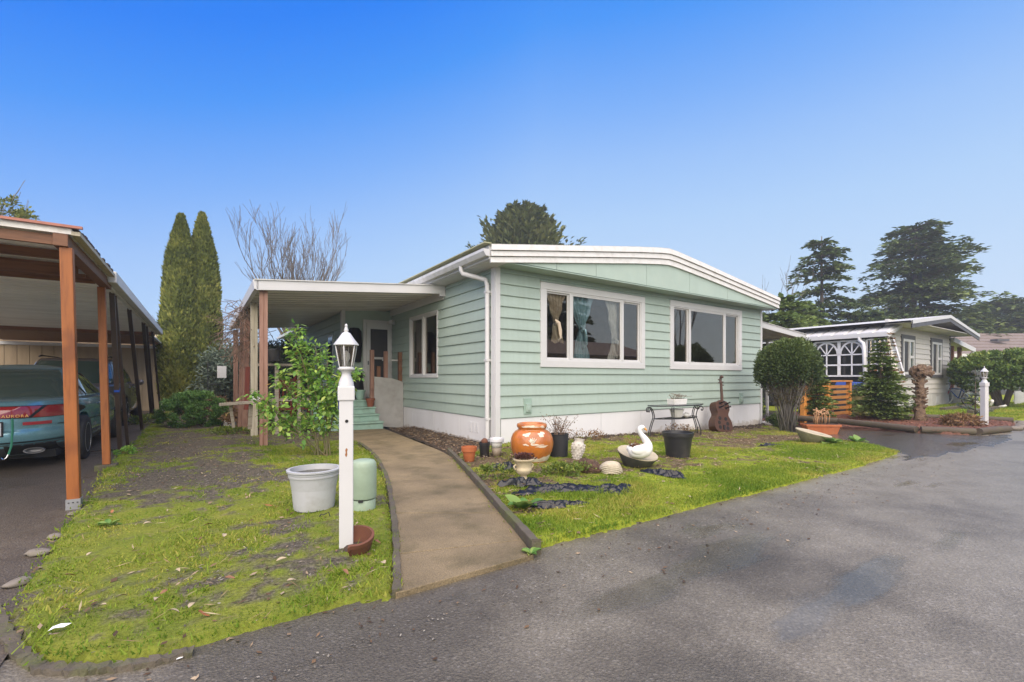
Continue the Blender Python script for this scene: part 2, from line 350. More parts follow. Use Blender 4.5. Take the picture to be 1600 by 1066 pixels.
# tar seams and a puddle on the road
def blob(c,rx,ry,n=40,j=.25,seed=1,rot=0):
    rr=random.Random(seed); ph=[rr.random()*6.28 for _ in range(4)]; pts=[]
    for i in range(n):
        t=2*pi*i/n; k=1+j*(math.sin(2*t+ph[0])*.4+math.sin(3*t+ph[1])*.35+math.sin(5*t+ph[2])*.25+math.sin(9*t+ph[3])*.12)
        a,b_=rx*k*math.cos(t),ry*k*math.sin(t); pts.append((c[0]+a*math.cos(rot)-b_*math.sin(rot),c[1]+a*math.sin(rot)+b_*math.cos(rot)))
    return pts
def flat(name,poly,z,m):
    q=MB(); q.add([(p[0],p[1],z) for p in poly],[tuple(range(len(poly)))]); return q.build(name,m,None,O0,(0,0,TH))
m_pud,_n,_b=newmat('puddle_water'); _b.inputs['Base Color'].default_value=(.22,.205,.18,1); _b.inputs['Roughness'].default_value=.03; _b.inputs['IOR'].default_value=1.33; _b.inputs['Specular IOR Level'].default_value=.9
m_tar=M('tar_crack_seal',(.012,.012,.012),.25)
# --- lots
LL=px((8,975),(25,1002),(50,1030),(75,1042),(140,1040),(220,1034),(300,1012),(400,986),(500,960),(560,943),(617,936),(617,880),(614,840),(608,790),(598,745),(582,715),(560,696),(520,675))+[(-2.3,5.2),(-2.3,16),(-5.35,18),(-5.3,9)]+px((228,672),(215,690),(190,708),(165,740),(140,778),(105,822),(60,885),(22,945))
RL=[(-2.40,-4.28),(-2.03,-3.17),(-1.55,-1.6),(-1.25,-.72),(-.75,-.35),(0,-.02),(9.0,-.02),(8.7,-.5),(7.45,-1.5),(6.35,-2.75),(4.85,-4.30),(3,-4.38),(.74,-4.34),(-1.23,-4.30)]
MS=[(-1.16,-.62),(-.93,.6),(-.80,2.0),(-.72,3.7),(-.02,3.7),(-.02,.0),(-.3,-.25),(-.75,-.36)]
def dens_left(x,y):
    p=np.stack([x,y],-1); n1=fbm(p*1.1,4,3); n2=fbm(p*4.5,3,9); n3=fbm(p*13,2,14)
    gr=sm(y+(n1-.5)*1.6,-2.3,-.3)*(sm(x+(n2-.5)*.35,-5.4,-4.8))*(1-sm(x+(n1-.5)*1.2,-4.1,-3.2)*(1-sm(y,1.0,3.0)))
    d=.72-.62*gr+(n1-.5)*.75+(n2-.5)*.9+(n3-.5)*.85
    d=d-.35*np.exp(-(((x+4.05)**2+(y+3.75)**2)/.18))-.3*np.exp(-(((x+3.75)**2+(y+3.1)**2)/.1))
    return np.clip(d,0,1)
def dens_right(x,y):
    p=np.stack([x,y],-1); n1=fbm(p*.9+7,4,21); n2=fbm(p*3.6,3,22); n3=fbm(p*12,2,24)
    d=.60+(n1-.5)*1.5+(n2-.5)*1.1+(n3-.5)*.8-.40*sm(y,-1.6,-.4)+.40*sm(-y,2.9,3.9)
    d=d-.6*np.exp(-(((x-5.2)**2/3.0+(y+2.0)**2/.30)))-.55*np.exp(-((x+.9)**2/.5+(y+2.3)**2/.9))-.35*np.exp(-((x-.6)**2/1.2+(y+2.9)**2/.25))
    return np.clip(d,0,1)
def dens_far(x,y): return np.clip(.75+(fbm(np.stack([x,y],-1)*.8,3,5)-.5)*.5,0,1)
def lawnmat(name,soil1,soil2,moss1,moss2):
    m,n,b=newmat(name); b.inputs['Roughness'].default_value=.9; b.inputs['Specular IOR Level'].default_value=.2
    a=N(n,'ShaderNodeAttribute',attribute_name='var'); t=noise(n,45,5,.7); t2=noise(n,4,4); t3=noise(n,140,3,.7)
    s=ramp(n,t.outputs[0],[(.3,soil1),(.55,soil2),(.75,tuple(min(1,x*1.7) for x in soil2))]); g=ramp(n,t2.outputs[0],[(.3,moss1),(.7,moss2)])
    ad=N(n,'ShaderNodeMath',operation='MULTIPLY_ADD'); n.links.new(t3.outputs[0],ad.inputs[0]); ad.inputs[1].default_value=.5; n.links.new(a.outputs['Fac'],ad.inputs[2])
    f=ramp(n,ad.outputs[0],[(.48,(0,0,0)),(.86,(1,1,1))]); x=mix(n,f.outputs[0],s.outputs[0],g.outputs[0])
    dk=ramp(n,t.outputs[0],[(.3,(.6,.6,.6)),(.6,(1.1,1.1,1.1))]); x=mix(n,1.0,x.outputs[0],dk.outputs[0],'MULTIPLY')
    n.links.new(x.outputs[0],b.inputs['Base Color']); bump(n,b,t.outputs[0],.9,.02); return m
m_lawnL=lawnmat('mossy_gravel_ground',(.055,.047,.033),(.135,.117,.085),(.15,.195,.022),(.235,.25,.036))
m_lawnR=lawnmat('mossy_lawn_ground',(.065,.047,.028),(.16,.12,.07),(.19,.25,.02),(.33,.36,.035))
kind(sheet('left_lawn',LL,.035,m_lawnL,.035,.018,3,3.0,dens_left,edge=.05))
kind(sheet('front_lawn',RL,.035,m_lawnR,.035,.022,4,2.6,dens_right,edge=.05))
NB=[(9.7,-.55),(9.55,-1.71),(8.68,-3.6),(8.85,-4.25),(9.3,-4.42),(10.07,-4.62),(12.3,-4.66),(13.6,-4.3),(13.4,-3.2),(12.6,-2.2),(12.6,-.6),(16,-.9),(16,.4),(9.7,.6)]
m_bark=M('red_bark_mulch',(.17,.075,.045),.9,dirt=(.07,.035,.025),damt=.8,dscale=22,grain=60,gstr=1,gdist=.02,var=.35)
m_soil=M('dark_wet_soil',(.06,.043,.03),.85,dirt=(.025,.018,.012),damt=.8,dscale=18,grain=40,gstr=1,gdist=.02,var=.35)
kind(sheet('mulch_bed',NB,.1,m_bark,.05,.02,7,3,edge=.08))
kind(sheet('mulch_strip',MS,.05,m_soil,.02,.015,8,5,edge=.03))
NL=[(12.6,-2.2),(13.4,-3.2),(13.6,-4.3),(16,-4.55),(70,-6),(70,25),(13.0,25),(13.0,-.6)]
kind(sheet('neighbour_lawn',NL,.45,m_lawnR,.04,.01,9,1,dens_far,edge=.05))
bk=[(-16,16),(9,16),(9,9),(13.5,9),(13.5,60),(-60,60),(-60,-4.25),(-16,-4.25)]
flat('back_yard',bk,-.02,groundmat())['kind']='structure'
# --- grass blades and moss tufts (uncountable)
def blades(name,poly,n,densf,zoff,hmin,hmax,m,seed,power=1.0,ext=.03,wide=.006):
    rr=np.random.default_rng(seed); p=np.array([q[:2] for q in poly]); a,b=p.min(0)-.05,p.max(0)+.05
    k=n*4; x=rr.uniform(a[0],b[0],k); y=rr.uniform(a[1],b[1],k)
    ok=inpoly(x+rr.normal(0,ext,k),y+rr.normal(0,ext,k),poly); x,y=x[ok],y[ok]
    d=densf(x,y); keep=rr.random(len(x))<d**power; x,y,d=x[keep][:n],y[keep][:n],d[keep][:n]; k=len(x)
    nz=fbm(np.stack([x,y],-1)*3,4,seed); tall=vnoise(np.stack([x,y],-1)*1.7,seed+3); z=gzl(x,y)+zoff-.006
    h=rr.uniform(hmin,hmax,k)*(.45+.9*tall)*(.5+.6*d); az=rr.uniform(0,2*pi,k); lean=rr.uniform(.1,1.1,k)
    w=wide*rr.uniform(.6,1.4,k); c,s=np.cos(az),np.sin(az); a2=rr.uniform(0,2*pi,k); cx,sx=np.cos(a2)*w,np.sin(a2)*w
    P=np.stack([x,y,z],1); tip=P+np.stack([c*h*lean,s*h*lean,h],1); side=np.stack([cx,sx,np.zeros(k)],1)
    V=np.stack([P-side,P+side,tip],1).reshape(-1,3); F=np.arange(3*k).reshape(-1,3)
    var=np.clip(vnoise(np.stack([x,y],-1)*2.3,seed+9)*.7+rr.random(k)*.45-.05,0,1)
    return kind(link(name,np_mesh(name,V,F,m,np.repeat(var,3)),None,O0,(0,0,TH)),'stuff')
m_grass=leafmat('moss_grass',(.085,.185,.016),(.25,.325,.036),(.46,.38,.10),.7,.3,.2)
gl=tag(blades('grass',LL,105000,dens_left,.035,.010,.036,m_grass,31,1.3),'short mossy yellow green grass on the left strip','grass')
gr_=tag(blades('grass',RL,170000,dens_right,.035,.012,.040,m_grass,32,1.2),'bright mossy grass on the front lawn of the mint house','grass')
gn=tag(blades('grass',[(12.8,-2.4),(13.6,-3.3),(13.8,-4.2),(16,-4.4),(27,-5),(27,-1.2),(12.8,-1.0)],30000,dens_far,.05,.03,.07,m_grass,33,1,wide=.012),'green grass in front of the gray house','grass')
# litter of leaf fragments, twigs and chips on soil
def chips(name,poly,n,m,zoff,smin,smax,seed,densf=None,lift=.01):
    rr=np.random.default_rng(seed); p=np.array([q[:2] for q in poly]); a,b=p.min(0),p.max(0); k=n*4
    x=rr.uniform(a[0],b[0],k); y=rr.uniform(a[1],b[1],k); ok=inpoly(x,y,poly)
    if densf is not None: ok&=rr.random(k)>densf(x,y)
    x,y=x[ok][:n],y[ok][:n]; k=len(x); z=gzl(x,y)+zoff+rr.uniform(0,lift,k)
    az=rr.uniform(0,2*pi,k); L=rr.uniform(smin,smax,k); w=L*rr.uniform(.2,.6,k); t=rr.uniform(-.5,.5,k)
    d=np.stack([np.cos(az),np.sin(az),t*.6],1)*L[:,None]/2; s=np.stack([-np.sin(az),np.cos(az),rr.uniform(-.4,.4,k)],1)*w[:,None]/2; P=np.stack([x,y,z],1)
    V=np.stack([P-d,P+s,P+d,P-s],1).reshape(-1,3); F=np.arange(4*k).reshape(-1,4)
    return kind(link(name,np_mesh(name,V,F,m,np.repeat(rr.random(k),4)),None,O0,(0,0,TH)),'stuff')
m_chip=leafmat('leaf_litter',(.05,.03,.018),(.17,.10,.05),(.42,.33,.22),.8,.1)
m_grav=leafmat('gravel_chip',(.06,.053,.041),(.15,.135,.108),(.30,.275,.23),.8,0)
m_rchip=leafmat('bark_chip',(.07,.025,.015),(.22,.08,.045),(.34,.15,.09),.8,.05)
tag(chips('leaf_litter',LL,6500,m_chip,.045,.012,.055,41,dens_left),'brown leaf fragments on the left mossy strip','leaf litter')
tag(chips('leaf_litter',RL,9000,m_chip,.045,.012,.06,42,dens_right),'brown leaf fragments and soil crumbs on the front lawn','leaf litter')
tag(chips('leaf_litter',MS,4200,m_chip,.03,.015,.06,43),'brown leaves and bark along the side wall of the house','leaf litter')
tag(chips('gravel',LL,26000,m_grav,.036,.010,.028,44,lambda x,y:np.clip(dens_left(x,y)*1.6,0,1)),'grey gravel on the left strip','gravel')
def clump(f,seed): return lambda x,y: np.clip((fbm(np.stack([x,y],-1)*2.6,3,seed)-.52)*5,0,1)*np.clip(f(x,y)*1.5,0,1)
tag(blades('grass_tufts',LL,7000,clump(dens_left,71),.035,.035,.085,m_grass,71,1,wide=.0045),'taller tufts of grass standing up from the left mossy strip','grass')
tag(blades('grass_tufts',RL,11000,clump(dens_right,72),.035,.035,.085,m_grass,72,1,wide=.0045),'taller tufts of grass standing up from the front lawn','grass')
def edge_grit(x,y): return np.clip(np.abs(y+4.42+.05*np.sin(x*3))*5,0,1)
tag(chips('road_grit',[(-5.0,-4.75),(-2.4,-4.62),(4.9,-4.62),(7.2,-4.75),(7.2,-5.1),(-5.0,-5.1)],0+2600,m_grav,.004,.006,.02,73,lambda x,y:np.clip((-y-4.5)*2.2,0,1),.003),'grit and small stones along the edge of the asphalt','grit')
tag(chips('leaf_crumbs',[(-5.0,-4.3),(-2.4,-4.3),(4.9,-4.3),(6.5,-4.5),(6.5,-5.6),(-5.0,-5.6)],700,m_chip,.004,.012,.04,74,lambda x,y:np.clip((-y-4.4)*1.1,0,1),.004),'leaf crumbs along the edge of the asphalt','leaf litter')
m_straw=leafmat('dry_straw',(.16,.10,.045),(.34,.25,.12),(.52,.43,.26),.8,.15)
def straw(name,poly,n,zoff,seed,lab,dn=None):
    o=chips(name,poly,n,m_straw,zoff,.03,.11,seed,dn,.02); me=o.data; k=len(me.vertices)//4; v=np.empty(k*12,np.float32); me.vertices.foreach_get('co',v); v=v.reshape(k,4,3); c=v.mean(1,keepdims=True); v[:,[1,3]]=c+(v[:,[1,3]]-c)*.16; me.vertices.foreach_set('co',v.ravel()); tag(o,lab,'dry grass')
straw('dry_grass',LL,2600,.052,61,'dry straw blades scattered on the mossy strip')
straw('dry_grass',RL,2600,.052,62,'dry straw blades scattered on the front lawn')
tag(chips('bark_chips',NB,9000,m_rchip,.06,.02,.07,45),'red bark chips in the bed along the wet drive','bark chips')
# --- concrete walk
m_conc=M('mossy_concrete',(.205,.158,.090),.8,dirt=(.095,.078,.035),damt=1.0,dscale=2.2,grain=110,gstr=.9,gdist=.006,var=.22)
_t=m_conc.node_tree; _b=_t.nodes['Principled BSDF']; _sp=noise(_t,120,3,.7); _r=ramp(_t,_sp.outputs[0],[(.3,(.55,.55,.55)),(.7,(1.4,1.38,1.32))]); _s=_b.inputs['Base Color'].links[0].from_socket; _x=mix(_t,1.0,_s,_r.outputs[0],'MULTIPLY'); _t.links.new(_x.outputs[0],_b.inputs['Base Color'])
PL=[(520,676),(562,697),(583,716),(600,748),(609,792),(616,850),(618,936)]; PR=[(600,672),(645,690),(700,714),(733,750),(770,794),(806,838),(834,874)]
def path(pts,t):
    i=min(int(t),len(pts)-2); f=t-i; p=[Vector(pts[max(i-1,0)]),Vector(pts[i]),Vector(pts[i+1]),Vector(pts[min(i+2,len(pts)-1)])]
    return .5*((2*p[1])+(p[2]-p[0])*f+(2*p[0]-5*p[1]+4*p[2]-p[3])*f*f+(3*p[1]-p[0]-3*p[2]+p[3])*f**3)
pl=[G(*p)[:2]+(0,) for p in PL]; pr=[G(*p)[:2]+(0,) for p in PR]
wk=bpy.data.objects.new('walkway',None); COL.objects.link(wk); wk.location=O0; wk.rotation_euler=(0,0,TH); wk['kind']='structure'
js=[0,.9,1.9,3.12,4.3,5.3,6]
for a,b in zip(js[:-1],js[1:]):
    q=MB(); na,nc=8,8; b2=b-.012 if b<6 else b; vs=[]; z=.032
    for i in range(na+1):
        t=a+(b2-a)*i/na; l,r=path(pl,t),path(pr,t)
        for j in range(nc+1):
            p=l.lerp(r,j/nc); vs.append((p.x,p.y,z))
    fs=[(i*(nc+1)+j,i*(nc+1)+j+1,(i+1)*(nc+1)+j+1,(i+1)*(nc+1)+j) for i in range(na) for j in range(nc)]
    o=len(vs); ring=[j for j in range(nc+1)]+[(i+1)*(nc+1)-1 for i in range(1,na+1)]+[na*(nc+1)+j for j in range(nc-1,-1,-1)]+[i*(nc+1) for i in range(na-1,0,-1)]
    vs2=[(vs[k][0],vs[k][1],-.08) for k in ring]; n=len(ring)
    fs+=[(ring[k],o+k,o+(k+1)%n,ring[(k+1)%n]) for k in range(n)]
    q.add(vs+vs2,fs); q.build('concrete_slab',m_conc,wk,bevel=.004)
flat('walk_bed',[path(pl,t)[:2] for t in np.linspace(0,6,25)]+[path(pr,t)[:2] for t in np.linspace(6,0,25)],.008,m_soil)['kind']='structure'
def strip(pts,w,z0,z1,rough=0,seed=0,sub=6):
    P=[Vector((p[0],p[1],0)) for p in pts]; L=[]; rr=random.Random(seed)
    for i in range(len(P)-1):
        for k in range(sub): L.append(path([tuple(p) for p in P],i+k/sub))
    L.append(P[-1]); vs=[];fs=[]
    for i,p in enumerate(L):
        d=(L[min(i+1,len(L)-1)]-L[max(i-1,0)]).normalized(); s=Vector((-d.y,d.x,0))*w/2; j=lambda:rough*(rr.random()-.5); g0=float(gzl(p.x,p.y))
        vs+=[(p.x-s.x+j(),p.y-s.y+j(),g0+z0),(p.x+s.x+j(),p.y+s.y+j(),g0+z0),(p.x+s.x*.9+j(),p.y+s.y*.9+j(),g0+z1+j()*.6),(p.x-s.x*.9+j(),p.y-s.y*.9+j(),g0+z1+j()*.6)]
    for i in range(len(L)-1):
        for k in range(4): fs.append((i*4+k,i*4+(k+1)%4,(i+1)*4+(k+1)%4,(i+1)*4+k))
    n=len(L)-1; fs+=[(0,1,2,3),(n*4+3,n*4+2,n*4+1,n*4)]
    return MB().add(vs,fs)
m_kerb=M('mossy_kerb',(.095,.08,.058),.9,dirt=(.095,.12,.022),damt=.85,dscale=5,grain=50,gstr=.8,gdist=.01,var=.25)
kind(strip(px((702,711),(735,747),(770,789),(805,830),(838,867)),.06,-.02,.10,.008,1,10).build('path_kerb',m_kerb,None,O0,(0,0,TH),bevel=.008))
kind(strip(px((560,694),(585,714),(603,747),(612,792),(619,850),(620,934)),.05,-.02,.045,.014,2,12).build('path_kerb',m_kerb,None,O0,(0,0,TH)))
kind(strip(px((-10,950),(14,1000),(44,1034),(76,1049),(140,1049),(215,1042),(300,1021)),.055,-.02,.022,.022,3,9).build('lawn_kerb',m_kerb,None,O0,(0,0,TH)))
rk=random.Random(5)
m_stone=M('edge_stone',(.20,.175,.145),.85,dirt=(.09,.085,.05),damt=.7,dscale=9,grain=30,gstr=.6)
for i,(u,v,s) in enumerate([(60,868,.075),(30,915,.07),(86,842,.06),(118,806,.06)]):
    x,y,z=G(u,v); tag(MB().ell((0,0,0),(s,s*.7,s*.3),12,8,.3,i).build('edge_stone',m_stone,None,LW(x,y,.02),(0,0,i*1.3),smooth=True),['grey stone at the drive edge','small mossy stone at the drive edge'][0]+' beside the mossy strip','stone','stones along the drive edge')
# ------------------------------------------------------------------ mint house
H=thing('mobile_home','single storey mint green mobile home with white skirting and shallow gable roof','house',O0)
Zs=.47; ZT=3.17; EX=.2
def hole(z0,z1,hs): # returns openings that cut this course
    return [h for h in hs if h[2]<z1-.02 and h[3]>z0+.02]
def courses(face,a,b,hs,zb,zt,parent,mat,off=0):
    n=math.ceil((zt-zb)/EX)
    for i in range(n):
        z0=zb+i*EX; z1=min(zt,z0+EX); hh=hole(z0,z1,hs); cuts=sorted([a,b]+[q for h in hh for q in h[:2]])
        for s0,s1 in zip(cuts[:-1],cuts[1:]):
            if s1-s0<.02: continue
            h=[q for q in hh if q[0]<=s0+1e-6 and q[1]>=s1-1e-6]; za,zc_1=z0,z1
            if h:
                if h[0][2]>z0+.03: zc_1=h[0][2]+.004
                elif h[0][3]<z1-.03: za=h[0][3]-.004
                else: continue
            full=zc_1==z1; t1=.008 if full else .016
            prof=[(.001,za+.013),(.034,za+.013),(.035,za+.024),(t1,zc_1+(.016 if full else 0)),(.001,zc_1+(.016 if full else 0))]
            MB().prism([(off-t,z) for t,z in prof],0 if face=='front' else 1,s0,s1).build('siding_board',mat,parent)
W1=(.97,3.94,1.41,3.02); W2=(4.84,7.96,1.41,3.05); WS=(2.34,3.96,1.21,2.70)
courses('front',.07,8.97,[W1,W2],Zs,ZT,H,m_mint)
courses('side',.13,5.3,[WS],Zs,ZT,H,m_mint)
# sheathing with window openings
def sheath(face,a,b,z0,z1,hs,t0,t1):
    m=MB(); xs=sorted([a,b]+[h[0]+.06 for h in hs]+[h[1]-.06 for h in hs])
    for i in range(len(xs)-1):
        h=[q for q in hs if q[0]+.06<=xs[i]+1e-6 and q[1]-.06>=xs[i+1]-1e-6]
        spans=[(z0,z1)] if not h else [(z0,h[0][2]+.06),(h[0][3]-.06,z1)]
        for s in spans:
            if face=='front': m.box(xs[i],xs[i+1],t0,t1,*s)
            else: m.box(t0,t1,xs[i],xs[i+1],*s)
    return m
sheath('front',0,9.03,.02,3.4,[W1,W2],.0,.10).build('wall',m_dark if 0 else m_mintflat,H)
sheath('side',.1,14,.02,3.25,[WS],.0,.10).build('wall',m_mintflat,H)
MB().box(8.93,9.03,.1,14,.0,3.3).build('wall',m_mintflat,H)
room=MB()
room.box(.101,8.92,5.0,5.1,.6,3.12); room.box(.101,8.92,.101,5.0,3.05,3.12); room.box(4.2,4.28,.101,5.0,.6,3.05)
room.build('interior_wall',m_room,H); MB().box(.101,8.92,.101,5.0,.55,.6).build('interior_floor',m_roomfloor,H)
# skirt panels
for a,b in zip([.09,1.33,2.58,3.83,5.08,6.33,7.6],[1.33,2.58,3.83,5.08,6.33,7.6,8.95]):
    MB().box(a+.004,b-.004,-.016,-.002,-.2,Zs).build('skirt_panel',m_skirt,H,bevel=.003)
for a,b in zip([.14,1.36,2.58,3.8],[1.36,2.58,3.8,5.24]):
    MB().box(-.016,-.002,a+.004,b-.004,-.06,Zs).build('skirt_panel',m_skirt,H,bevel=.003)
v=MB(); 
for k in range(3):
    y0=.60+k*.125; v.box(-.022,-.017,y0,y0+.095,.17,.37)
    for j in range(7): v.box(-.028,-.0221,y0+.008,y0+.087,.185+j*.026,.195+j*.026)
v.build('skirt_vent',m_skirt,H)
# trim
MB().box(-.03,.07,-.036,-.002,-.1,ZT).build('corner_board',m_white,H,bevel=.004)
MB().box(-.036,-.002,-.0015,.115,-.1,ZT).build('corner_board',m_white,H,bevel=.004)
MB().box(8.965,9.06,-.036,-.002,-.2,ZT+.05).build('corner_board',m_white,H,bevel=.004)
MB().box(9.031,9.065,-.0015,.1,-.2,ZT+.05).build('corner_board',m_white,H,bevel=.004)
def window(face,h,trim,mulls,tm,sash=.05,deep=.05):
    a,b,z0,z1=h
    def bx(m,s0,s1,za,zb,d0,d1):  # d outward positive
        if face=='front': m.box(s0,s1,-d1,-d0,za,zb)
        else: m.box(-d1,-d0,s0,s1,za,zb)
    root=MB(); e=trim
    bx(root,a,b,z0,z0+e,.0,.045); bx(root,a,b,z1-e,z1,.0,.045); bx(root,a,a+e,z0+e,z1-e,.0,.044); bx(root,b-e,b,z0+e,z1-e,.0,.044)
    w=root.build('window',tm,H,bevel=.004)
    fr=MB(); ia,ib,iz0,iz1=a+e,b-e,z0+e,z1-e; s=.03
    bx(fr,ia,ib,iz0,iz0+s,-.05,.030); bx(fr,ia,ib,iz1-s,iz1,-.05,.030); bx(fr,ia,ia+s,iz0+s,iz1-s,-.05,.029); bx(fr,ib-s,ib,iz0+s,iz1-s,-.05,.029)
    for q in mulls: bx(fr,q-.035,q+.035,iz0+s,iz1-s,-.045,.034)
    fr.build('frame',tm,w,bevel=.003)
    eds=[ia+s]+[x for q in mulls for x in (q-.035,q+.035)]+[ib-s]
    for i in range(0,len(eds),2):
        c=(i//2)%2==1 if len(mulls)==2 else False
        d=.012 if c else -.018; sl=MB(); l,r=eds[i],eds[i+1]; k=.028
        bx(sl,l,r,iz0+s,iz0+s+k,d-.02,d+.012); bx(sl,l,r,iz1-s-k,iz1-s,d-.02,d+.012); bx(sl,l,l+k,iz0+s+k,iz1-s-k,d-.02,d+.011); bx(sl,r-k,r,iz0+s+k,iz1-s-k,d-.02,d+.011)
        sl.build('sash',tm,w)
        p=MB(); 
        if face=='front': p.add([(l+k,-d+.002,iz0+s+k),(r-k,-d+.002,iz0+s+k),(r-k,-d+.002,iz1-s-k),(l+k,-d+.002,iz1-s-k)],[(0,1,2,3)])
        else: p.add([(-d+.002,r-k,iz0+s+k),(-d+.002,l+k,iz0+s+k),(-d+.002,l+k,iz1-s-k),(-d+.002,r-k,iz1-s-k)],[(0,1,2,3)])
        p.build('pane',m_glass,w)
    return w
window('front',W1,.13,[1.735,3.215],m_white); window('front',W2,.13,[5.61,7.15],m_white); window('side',WS,.035,[3.17],m_white)
# utility boxes on the siding
m_mintbox=M('mint_box',(.30,.41,.345),.5)
for x,z,s in ((.67,.68,1),(7.93,.64,1)):
    m=MB(); m.box(x-.085,x+.085,-.045,-.026,z-.14,z+.15); b=m.build('outlet_box',m_mintbox,H,bevel=.004)
    c=MB(); c.box(x-.055,x+.055,-.075,-.046,z-.10,z+.05); c.box(x-.03,x+.03,-.085,-.0751,z-.07,z-.01); c.build('outlet_cover',m_mintflat if s else m_pale,b,bevel=.004)
# roof
OY=-.40; XL,XP,XR=-.36,4.3,9.24; ZL,ZP,ZR=3.40,4.10,3.47
def rz(x): # top of the roof
    return ZL+(ZP-ZL)*(x-XL)/(XP-XL) if x<XP else ZP+(ZR-ZP)*(x-XP)/(XR-XP)
rx=[XL,0.8,2,3.2,4.0,XP,4.6,5.6,7,8.2,XR]
def rzz(x):
    k=rz(x); 
    return k-.03*max(0,1-abs(x-XP)/.5)
m=MB(); n=len(rx); m.add([(x,OY-.03,rzz(x)+.012) for x in rx]+[(x,16,rzz(x)+.012) for x in rx]+[(x,OY-.03,rzz(x)-.03) for x in rx]+[(x,16,rzz(x)-.03) for x in rx],
   [(i,i+1,n+i+1,n+i) for i in range(n-1)]+[(2*n+i+1,2*n+i,3*n+i,3*n+i+1) for i in range(n-1)]+[(i+1,i,2*n+i,2*n+i+1) for i in range(n-1)]+[(0,n,3*n,2*n),(n-1,3*n-1,4*n-1,2*n-1)])
roof=m.build('roof',m_roof,H)
# three stepped fascia bands down each slope
hb=.096
for side in (0,1):
    xs=[x for x in rx if (x<=XP if side==0 else x>=XP)]
    for k in range(3):
        f=MB(); top=[rzz(x)-.004-k*hb*(1+.22*max(0,1-abs(x-XP)/4.4)) for x in xs]; bot=[rzz(x)-.004-(k+1)*hb*(1+.22*max(0,1-abs(x-XP)/4.4))+.010 for x in xs]; q=OY-.055+k*.018
        if k==2: bot=[b-.008 for b in bot]
        nn=len(xs); vs=[(x,q+.012,t) for x,t in zip(xs,top)]+[(x,q,b) for x,b in zip(xs,bot)]+[(x,OY+.02+.0,t) for x,t in zip(xs,top)]+[(x,OY+.02,b) for x,b in zip(xs,bot)]
        fs=[(i,nn+i,nn+i+1,i+1) for i in range(nn-1)]+[(2*nn+i+1,3*nn+i+1,3*nn+i,2*nn+i) for i in range(nn-1)]+[(i,i+1,2*nn+i+1,2*nn+i) for i in range(nn-1)]+[(nn+i+1,nn+i,3*nn+i,3*nn+i+1) for i in range(nn-1)]+[(0,2*nn,3*nn,nn),(nn-1,2*nn-1,4*nn-1,3*nn-1)]
        f.add(vs,fs); f.build('fascia_board',m_fascia,roof)
# gable panels
gx=[XL+.1,1.08,2.08,3.58,5.1,6.68,8.0,XR-.1]; GZ=3.19
for a,b in zip(gx[:-1],gx[1:]):
    xs=sorted([a+.005,b-.005]+[x for x in rx if a<x<b]); top=[max(GZ+.01,rzz(x)-.27) for x in xs]
    MB().prism([(x,GZ) for x in xs]+[(x,t) for x,t in zip(xs[::-1],top[::-1])],1,OY+.022,OY+.045).build('gable_panel',m_gable,H)
MB().prism([(XL+.1,GZ-.012),(XR-.1,GZ-.012),(XR-.1,rzz(XR)-.2),(XP,rzz(XP)-.2),(XL+.1,rzz(XL)-.2)],1,OY+.046,OY+.07).build('gable_backing',m_mintflat,H)
MB().box(XL+.1,XR-.1,OY+.022,-.0,GZ-.03,GZ-.013).build('soffit',m_mintflat,H)
MB().box(XL+.02,-.0,OY+.02,15,GZ-.031,GZ-.014).build('soffit',m_white,H)
MB().box(9.03,XR-.02,OY+.1,15,GZ-.03,GZ-.012).build('soffit',m_white,H)
MB().box(XL-.02,XL+.02,OY+.02,15,GZ-.02,ZL-.01).build('eave_fascia',m_white,H)
MB().box(XR-.02,XR+.02,OY+.02,15,GZ+.0,ZR-.01).build('eave_fascia',m_white,H)
gt=MB(); gt.prism([(XL-.025,GZ+.02),(XL-.10,GZ+.02),(XL-.145,GZ+.09),(XL-.145,GZ+.135),(XL-.125,GZ+.135),(XL-.125,GZ+.09),(XL-.09,GZ+.04),(XL-.025,GZ+.04)],1,OY+.0,15)
gt.build('gutter',m_gutter,H)
MB().box(XL-.13,XL-.0,OY-.03,15,ZL+.013,ZL+.03).build('roof_edge',m_moss_edge,H)
MB().prism([(XL-.025,GZ+.02),(XL-.10,GZ+.02),(XL-.145,GZ+.09),(XL-.145,GZ+.13),(XL-.025,GZ+.13)],1,OY-.02,OY-.001).build('gutter_end_cap',m_white,H)
ds=MB(); ds.tube([(XL-.07,.5,GZ+.03),(XL-.07,.5,GZ-.04),(XL-.05,.47,GZ-.11),(-.24,.30,GZ-.18),(-.10,.19,GZ-.23),(-.082,.165,GZ-.33),(-.082,.165,.12)],.043,10)
for z in (2.72,1.5,.45): ds.box(-.128,-.036,.12,.21,z,z+.04)
ds.build('downspout',m_white,H,smooth=True,auto=40)
# side addition with porch door
for nm,bxx in (('wall',(-1.28,-.0,5.3,5.4,.02,3.0)),('wall',(-1.28,-1.18,5.4,13.5,.02,2.9))): MB().box(*bxx).build(nm,m_mintflat,H)
courses('side',5.45,13.5,[(7.9,8.4,.9,2.2),(6.3,6.9,1.2,2.4)],.47,2.9,H,m_mint,-1.28)
MB().box(-1.34,-1.25,5.26,5.42,.0,2.95).build('corner_board',m_white,H)
for h in ((7.9,8.4,.9,2.2),(6.3,6.9,1.2,2.4)):
    m=MB(); m.box(-1.32,-1.29,h[0],h[1],h[2],h[3]); w=m.build('window',m_white,H); MB().box(-1.326,-1.3205,h[0]+.06,h[1]-.06,h[2]+.06,h[3]-.06).build('pane',M('dark_pane',(.02,.022,.025),.08),w)
MB().prism([(-1.75,2.78),(-1.75,2.86),(.0,3.15),(.0,3.05)],1,9.9,14).build('addition_roof',m_fascia,H)
